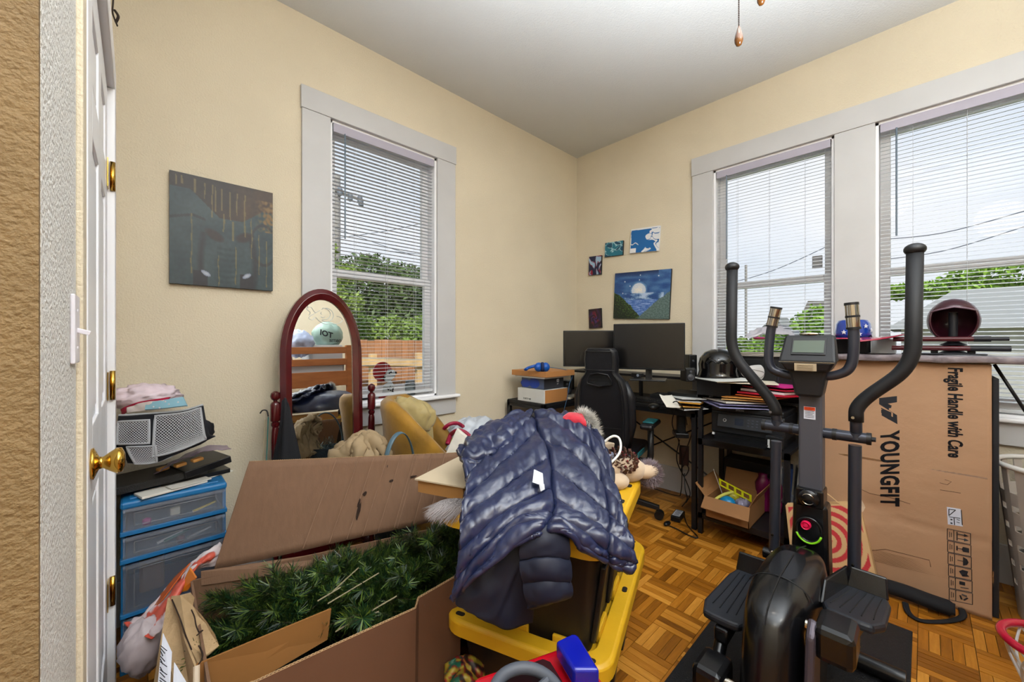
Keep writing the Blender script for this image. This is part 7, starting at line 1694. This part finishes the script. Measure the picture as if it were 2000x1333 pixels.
# console
cz0, cz1 = ep(1587, 735, 0).z, ep(1587, 650, 0).z; cxm = mastx(1.05) - .02
def ring4(x0, x1, hw_, z): return [(x0, -hw_, z), (x1, -hw_ * .9, z), (x1, hw_ * .9, z), (x0, hw_, z)]
cs_ = MB(XE)
cs_.hexa(ring4(cxm - .075, cxm + .05, .060, cz0 + .02), ring4(cxm - .085, cxm + .05, .080, cz0 + .055)); cs_.build('console_lower', m_con, el_, bevel=.008)
MB(XE).hexa(ring4(cxm - .085, cxm + .05, .082, cz0 + .053), ring4(cxm - .03, cxm + .05, .072, cz1 - .01)).build('console_upper', m_con, el_, bevel=.008)
MB(XE).hexa(ring4(cxm - .05, cxm + .05, .038, cz0 - .07), ring4(cxm - .06, cxm + .05, .058, cz0 + .03)).build('console_neck', m_con, el_, bevel=.01)
MB(XE).tube([(cxm - .088, -.078, cz0 + .054), (cxm - .088, .078, cz0 + .054)], .002, 5).build('console_seam', m_chr, el_)
def con(y, t, off=.002): # point on slanted upper face, t 0..1 bottom->top
    z = cz0 + .053 + (cz1 - .01 - cz0 - .053) * t; x = cxm - .085 + .055 * t; return (x - off, y, z)
MB(XE).slab([con(-.052, .28), con(.046, .28), con(.046, .88), con(-.052, .88)], (-1, 0, .2), .002).build('lcd_bezel', m_dark, el_, bevel=.001)
MB(XE).slab([con(-.047, .36, .005), con(.041, .36, .005), con(.041, .8, .005), con(-.047, .8, .005)], (-1, 0, .2), .001).build('lcd', mat('lcd_green_grey', '#4c584c', .45), el_)
MB(XE).slab([(cxm - .0835, -.030, cz0 + .024), (cxm - .0835, .032, cz0 + .024), (cxm - .087, .032, cz0 + .050), (cxm - .087, -.030, cz0 + .050)], (-1, 0, 0), .002).build('console_sticker', mat('cream_sticker', '#b9a98e', .5), el_)
tt = MB(XE)
for i in range(3): tt.box((cxm - .0905, -.022, cz0 + .03 + i * .0065), (cxm - .0885, .024, cz0 + .0308 + i * .0065))
tt.build('sticker_print', mat('sticker_ink', '#7a6d5a', .6), el_, kind='stuff')
MB(XE).ball((cxm - .026, 0, cz1 - .006), (.006, .03, .006), 12).build('console_top_badge', m_chr, el_, smooth=True)
# fixed pulse handles
def fixed(sgn, pts):
    P_ = [ep(p[0], p[1], 0, -.05) for p in pts]
    o = MB().tube(bend(P_[:-1] + [P_[-1]], .05, 7), .0155, 14).build('pulse_handle', m_el, el_, smooth=True)
    a, b = P_[-2].lerp(P_[-1], .30), P_[-1]
    g = MB().tube([a, b], .0185, 16); g = g.build('pulse_grip', m_chr, o, smooth='auto'); d = (b - a)
    for f0, f1 in ((0, .08), (.46, .54), (.95, 1.05)): MB().tube([a + d * f0, a + d * f1], .0197, 16).build('grip_band', m_dark, o, smooth='auto')
fixed(1, [(1572, 735, .03), (1545, 735, .07), (1500, 722, .13), (1503, 655, .15), (1516, 602, .155)])
fixed(-1, [(1605, 735, -.03), (1630, 735, -.07), (1664, 722, -.125), (1669, 665, -.145), (1663, 594, -.15)])
# cross axle
zax = ep(1586, 843, 0).z; 
axl = MB(XE).cyl((mastx(zax), -.158, zax), (mastx(zax), .154, zax), .0185, n=20).build('axle', m_el, el_, smooth='auto')
for y in (-.155, -.065, .06, .15): MB(XE).cyl((mastx(zax), y - .006, zax), (mastx(zax), y + .006, zax), .0205, n=20).build('axle_collar', m_dark, axl, smooth='auto')
MB(XE).cyl((mastx(zax), -.158, zax), (mastx(zax), -.172, zax), .008, n=10).build('axle_bolt', m_dark, axl)
# moving arms
def arm(c, up, lo, grip_from, cl):
    P_ = [ep(x, y, cc_) for x, y, cc_ in up]; k = bend(P_, .07, 8)
    o = MB().tube(k, .0165, 16).build('moving_arm', m_el, el_, smooth=True)
    n = grip_from; MB().tube(bend(P_[:n] + [P_[n - 1].lerp(P_[n], .5)] if n < len(P_) else P_, .07, 8), .0205, 16).build('foam_grip', m_grip, o, smooth=True)
    MB().ball(P_[0] + V((0, 0, .004)), (.027, .027, .02), 18).build('grip_cap', m_dark, o, smooth=True)
    a, b = ep(*lo[0]), ep(*lo[1]); MB().tube([a, b], .018, 16).build('lower_arm', m_el, el_, smooth='auto')
    MB().tube([P_[-1] - V((0, 0, .0)), P_[-1] + V((0, 0, .02))], .0195, 16).build('arm_collar', m_el, o, smooth='auto')
    p = a.lerp(b, .0); q_ = ep(*cl); bt = MB().cyl(q_ - Eu * .021, q_ - Eu * .014, .0045, n=12).build('bolt', m_chr, el_, smooth='auto')
arm(.26, [(1430, 524, 0), (1428, 690, 0), (1513, 790, 0), (1518, 832, 0)], [(1516, 862, 0), (1512, 1080, 0)], 3, (1511, 1042, 0))
arm(-.26, [(1787, 490, 0), (1783, 715, 0), (1672, 790, 0), (1672, 858, 0)], [(1670, 870, 0), (1668, 1140, 0)], 3, (1667, 1100, 0))
for px, py, c in ((1507, 804, .262), (1667, 815, -.262)): q_ = ep(px, py, c); MB().cyl(q_ - Eu * .02, q_ - Eu * .012, .005, n=12).build('bolt', m_chr, el_, smooth='auto')
# flywheel housing: rounded tall shroud
hb = [(-.60, .50), (-.565, .60)]
def hring(z):   # local outline (x front/back, half width) by height
    t = z / .56; xb_ = -.665 + .10 * t ** 1.5 if z < .40 else -.665 + .10 * (.40 / .56) ** 1.5 + (z - .40) * .75
    return xb_
HC_ = []
prof = [(0.03, -.67, -.10, .073), (.15, -.67, -.06, .077), (.28, -.66, -.05, .078), (.40, -.635, -.06, .077), (.455, -.615, -.10, .074), (.48, -.585, -.14, .07), (.50, -.53, -.20, .058), (.512, -.46, -.27, .038)]
rings_ = []
for z, xa, xb_, hw_ in prof:
    cxh = (xa + xb_) / 2; hx = (xb_ - xa) / 2; r = []
    for i in range(32):
        t = 2 * pi * i / 32; ct, st2 = math.cos(t), math.sin(t)
        r.append((cxh + hx * (abs(ct) ** .75) * (1 if ct > 0 else -1), hw_ * (abs(st2) ** .6) * (1 if st2 > 0 else -1), z))
    rings_.append(r)
fh = MB(XE); loft(fh, rings_); fh.add(rings_[-1], [tuple(range(32))]); fh.build('flywheel_housing', m_elp, el_, smooth=True)
sm2 = MB(XE); sm2.tube([(x, 0, z) for z, x in ((.455, -.618), (.482, -.585), (.502, -.53), (.514, -.46), (.514, -.3), (.50, -.2), (.47, -.1))], .0018, 5)
sm2.tube([(-.46, .078 * math.sin(t), .514 - .055 * (1 - math.cos(t)) ) for t in [R(a) for a in range(-75, 80, 10)]], .0018, 5); sm2.build('housing_seam', m_dark, el_)
# crank discs, cranks, red accent and pedals
MB(XE).poly([(-.66, -.078, .05), (-.52, -.078, .04), (-.50, -.078, .36), (-.515, -.078, .46), (-.545, -.078, .48), (-.58, -.078, .45), (-.61, -.078, .30)], (0, -1, 0), .02).build('side_fin', mat('fin_grey_brown', '#4a434c', .3, metal=.4), el_, bevel=.008)
MB(XE).poly([(-.60, -.099, .16), (-.58, -.099, .16), (-.58, -.099, .30), (-.587, -.099, .315), (-.597, -.099, .30)], (0, -1, 0), .004).build('red_accent', mat('accent_red', '#c01030', .3), el_)
for sgn, zc, xc in ((-1, .445, -.52), (1, .24, -.60)):
    MB(XE).cyl((xc, sgn * .07, zc), (xc, sgn * .10, zc), .013, n=14).build('crank_axle', m_chr, el_, smooth='auto')
    MB(XE).box((xc - .05, sgn * .092, zc - .05), (xc + .06, sgn * .172, zc + .035)).build('crank_cover', m_elp, el_, bevel=.016)
def pedal(sgn, cen, rz, lift):
    Xp = Matrix.Translation(cen) @ Matrix.Rotation(ea + rz, 4, 'Z') @ Matrix.Rotation(lift, 4, 'Y')
    out = [(-.19, -.03), (-.185, -.055), (-.12, -.072), (.10, -.062), (.16, -.05), (.165, .05), (.10, .062), (-.12, .066), (-.185, .045), (-.19, .02)]
    if sgn > 0: out = [(x, -y) for x, y in out]
    t = MB(Xp).poly([(x, y, 0) for x, y in out], (0, 0, 1), .024).build('pedal', m_ped, el_, bevel=.008)
    rm = MB(Xp)
    inn_ = -sgn
    rm.hexa([(-.15, inn_ * .066, .02), (.16, inn_ * .056, .02), (.16, inn_ * .046, .02), (-.15, inn_ * .056, .02)], [(-.10, inn_ * .068, .075), (.155, inn_ * .058, .085), (.155, inn_ * .05, .085), (-.10, inn_ * .06, .075)])
    rm.build('pedal_side_guard', m_elp, t, bevel=.005)
    MB(Xp).hexa([(.15, -.052, .02), (.165, -.052, .02), (.165, .052, .02), (.15, .052, .02)], [(.165, -.045, .085), (.175, -.045, .085), (.175, .045, .085), (.165, .045, .085)]).build('toe_guard', m_elp, t, bevel=.006)
    for k in range(5):
        y = -.042 + k * .02; MB(Xp).tube(spline([(-.15 + .01 * abs(k - 2), y * 1.15, .0245), (-.02, y, .0245), (.13, y * .9, .0245)], 4), .0016, 5).build('tread_groove', m_dark, t)
    MB(Xp).box((-.20, -.02, -.045), (.22, .02, -.002)).build('pedal_bar', m_elp, t, bevel=.008)
    return t
pc1 = XE @ V((-.33, .20, .35)); pc2 = XE @ V((-.21, -.19, .36))
pL = V((1.46, .425, .315)); pR = V((1.56, .135, .375))
pedal(1, pL, R(2), R(2)); pedal(-1, pR, R(-3), R(13))
# links from arms to pedals, main floor frame and stabilisers
for c, pp, a in ((.262, pL, (1512, 1080, .262)), (-.262, pR, (1668, 1140, -.262))):
    q_ = ep(*a); MB().cyl(q_ - Ev * .035 - V((0, 0, .01)), q_ + Ev * .035 - V((0, 0, .01)), .02, n=16).build('arm_joint', m_elp, el_, smooth='auto')
    e_ = V(pp) + Eu * .14 - V((0, 0, .03)); MB().tube([q_ - V((0, 0, .02)), e_], .019, 10).build('pedal_link', m_elp, el_, smooth='auto')
    bq = q_ + V((0, 0, .01)) - Eu * .024; MB().ball(bq, .007, 10).build('link_bolt', m_chr, el_, smooth=True)
for sgn, pp, zc, xc in ((1, pL, .24, -.60), (-1, pR, .445, -.52)): 
    MB().tube([V(pp) - Eu * .15 - V((0, 0, .02)), XE @ V((xc + .05, sgn * .14, zc - .02))], .018, 10).build('crank_rail', m_elp, el_, smooth='auto')
MB(XE).box((-.72, -.03, .03), (.12, .03, .08)).build('floor_beam', m_el, el_, bevel=.006)
for x in (-.66, .1): MB(XE).tube([(x, -.24, .035), (x, .24, .035)], .028, 14).build('stabiliser', m_elp, el_, smooth='auto')
# ================================================================== CEILING FAN (above the frame) with pull chains
fx, fy = .92, .22
cfan = thing('ceiling_fan', 'ceiling fan with pull chains hanging into the top of the picture', 'fan', (fx, fy, HC)); m_bz = mat('dark_bronze', '#2a1c16', .4, metal=.6)
MB().cyl((fx, fy, HC), (fx, fy, HC - .16), .015, n=12).build('downrod', m_bz, cfan, smooth='auto'); MB().lathe([(.001, HC), (.07, HC - .001), (.06, HC - .04), (.02, HC - .06)], (fx, fy, 0), 24).build('canopy', m_bz, cfan, smooth='auto')
MB().lathe([(.02, HC - .15), (.10, HC - .17), (.12, HC - .22), (.10, HC - .28), (.05, HC - .30), (.04, HC - .33), (.001, HC - .335)], (fx, fy, 0), 28).build('motor', m_bz, cfan, smooth='auto')
for i in range(5):
    a = YAW + R(36 + 72 * i); d = V((math.cos(a), math.sin(a), 0)); s = V((-d.y, d.x, 0)); c0 = V((fx, fy, HC - .2)); 
    MB().slab([c0 + d * .12 - s * .04, c0 + d * .42 - s * .055, c0 + d * .42 + s * .055, c0 + d * .12 + s * .04], (0, 0, 1), .006).build('blade', mat('walnut_blade', '#4b3020', .45), cfan)
b1 = aD(1443, 70, 1.02); zt1 = HC - .30
mbc = MB(); z = aD(1443, 52, 1.02).z
while z < zt1: mbc.ball((b1.x, b1.y, z), .0021, 6); z += .0048
mbc.build('pull_chain', m_bz, cfan, kind='stuff')
m_wob = mat('walnut_bob', '#5a3410', .25, coat=.6)
zb_ = aD(1443, 90, 1.02).z; zt2 = aD(1443, 51, 1.02).z; hh = zt2 - zb_
MB().lathe([(.001, 0), (.006, .002), (.0095, .01), (.0105, .018), (.0085, .03), (.0045, hh - .008), (.002, hh), (.001, hh)], (b1.x, b1.y, zb_), 18).build('chain_bob', m_wob, cfan, smooth=True)
b3 = aD(1487, 5, 1.06); MB().lathe([(.001, 0), (.006, .002), (.0095, .01), (.0105, .018), (.0085, .03), (.0045, .045), (.001, .05)], (b3.x, b3.y, aD(1487, 10, 1.06).z), 18).build('chain_bob', m_wob, cfan, smooth=True)
mbc = MB(); z = aD(1487, 10, 1.06).z + .05
while z < zt1: mbc.ball((b3.x, b3.y, z), .0021, 6); z += .0048
mbc.build('pull_chain', m_bz, cfan, kind='stuff')
# ================================================================== BEHIND THE CAMERA (seen in the mirror): pine bunk bed with bags
m_pine = mat('pine_wood', '#a8683a', .5, var=.15, vscale=4, stretch=(1, 6, 6))
bed = thing('bunk_bed', 'pine bunk bed end seen in the standing mirror', 'bed', (1.2, -.8, 0)); by = -.45
for z0, z1 in ((1.235, 1.31), (1.10, 1.175), (.86, 1.03)): MB().box((.35, by - .02, z0), (1.80, by, z1)).build('rail', m_pine, bed, bevel=.004)
for x in (.30, 1.80): MB().box((x, by - .05, 0), (x + .07, by, 1.33)).build('post', m_pine, bed, bevel=.004)
for x in (.30, 1.80): MB().box((x, -1.55, 0), (x + .07, -1.5, 1.33)).build('post', m_pine, bed, bevel=.004)
MB().box((.35, -1.53, .86), (1.80, -1.5, 1.0)).build('rail', m_pine, bed)
MB().box((.37, -1.5, .98), (1.79, by - .03, 1.13)).build('mattress', mat('white_mattress', '#c6c9d0', .7), bed, bevel=.03)
for x in (1.05, 1.45): MB().box((x, by - .05, .3), (x + .05, by - .03, .87)).build('slat_leg', m_pine, bed)
tw = thing('newspaper_bag', 'pale green plastic bag with black lettering on the bed seen in the mirror', 'bag', (1.68, -.75, 1.3)); blob((1.68, -.72, 1.47), (.17, .12, .16), .15, 5, 35, 36).build('bag_skin', mat('pale_green_film', '#8fa79c', .4), tw, smooth=True)
text('TOI', .09, m_ink, tw, (1.62, -.575, 1.47), (-1, 0, .3), (.1, 0, 1), 'bag_lettering', bold=.003); text('OBITSE', .045, m_ink, tw, (1.72, -.57, 1.39), (-1, 0, .05), (0, 0, 1), 'bag_lettering', bold=.001)
solo(MB().box((1.45, -.95, 1.131), (1.79, -.55, 1.34)), 'white_flat_box', mat('white_carton_paper', '#c4c6c8', .6), 'white flat box on the bed under the pale green bag seen in the mirror', 'box', bevel=.004)
solo(blob((1.33, -.60, 1.36), (.15, .13, .15), .25, 6, 37, 36), 'blue_white_bag', mat('blue_white_film', '#aab4d0', .35, var=.3, vscale=9), 'blue and white plastic bag hanging over the bed rail seen in the mirror', 'bag', smooth=True)
solo(MB().hexa([(.95, -1.2, 1.131), (1.35, -1.2, 1.131), (1.35, -.9, 1.131), (.95, -.9, 1.131)], [(.95, -1.2, 1.7), (1.25, -1.2, 1.8), (1.25, -.9, 1.8), (.95, -.9, 1.7)]), 'bed_carton', m_card, 'brown carton tilted on the bed seen in the mirror', 'box', bevel=.003)
# added stands under the ceiling-directed fill spots (unseen, behind the camera)
for i, (x, y) in enumerate(((.35, -.80), (.78, -.40))):
    t = thing('fill_uplight_stand', ('added black stand of an unseen fill uplight behind the camera near the hall', 'added black stand of an unseen fill uplight nearer the elliptical trainer side behind the camera')[i], 'lamp', (x, y, 0))
    MB().lathe([(.001, 0), (.11, 0), (.11, .02), (.02, .035)], (x, y, 0), 24).build('base', m_dark, t, smooth='auto')
    MB().cyl((x, y, .02), (x, y, 1.22), .011, n=12).build('pole', m_dark, t)
    MB().lathe([(.012, 1.20), (.04, 1.215), (.10, 1.30), (.098, 1.30), (.04, 1.222), (.012, 1.212)], (x, y, 0), 24).build('bowl_shade', m_dark, t, smooth='auto')
for i, (x, y, z) in enumerate(((.35, -1.15, HC), (-.7, -.6, HC))):  # added plates above the made-up room and hall fill lights
    t = thing('fill_light_plate', ('round plate of the added ceiling fill light behind the camera in the room', 'round plate of the added ceiling fill light in the hall')[i], 'lamp', (x, y, z))
    MB().lathe([(.001, 0), (.16, -.002), (.15, -.02), (.001, -.03)], (x, y, z), 24).build('ceiling_plate', m_cwhite, t, smooth='auto')
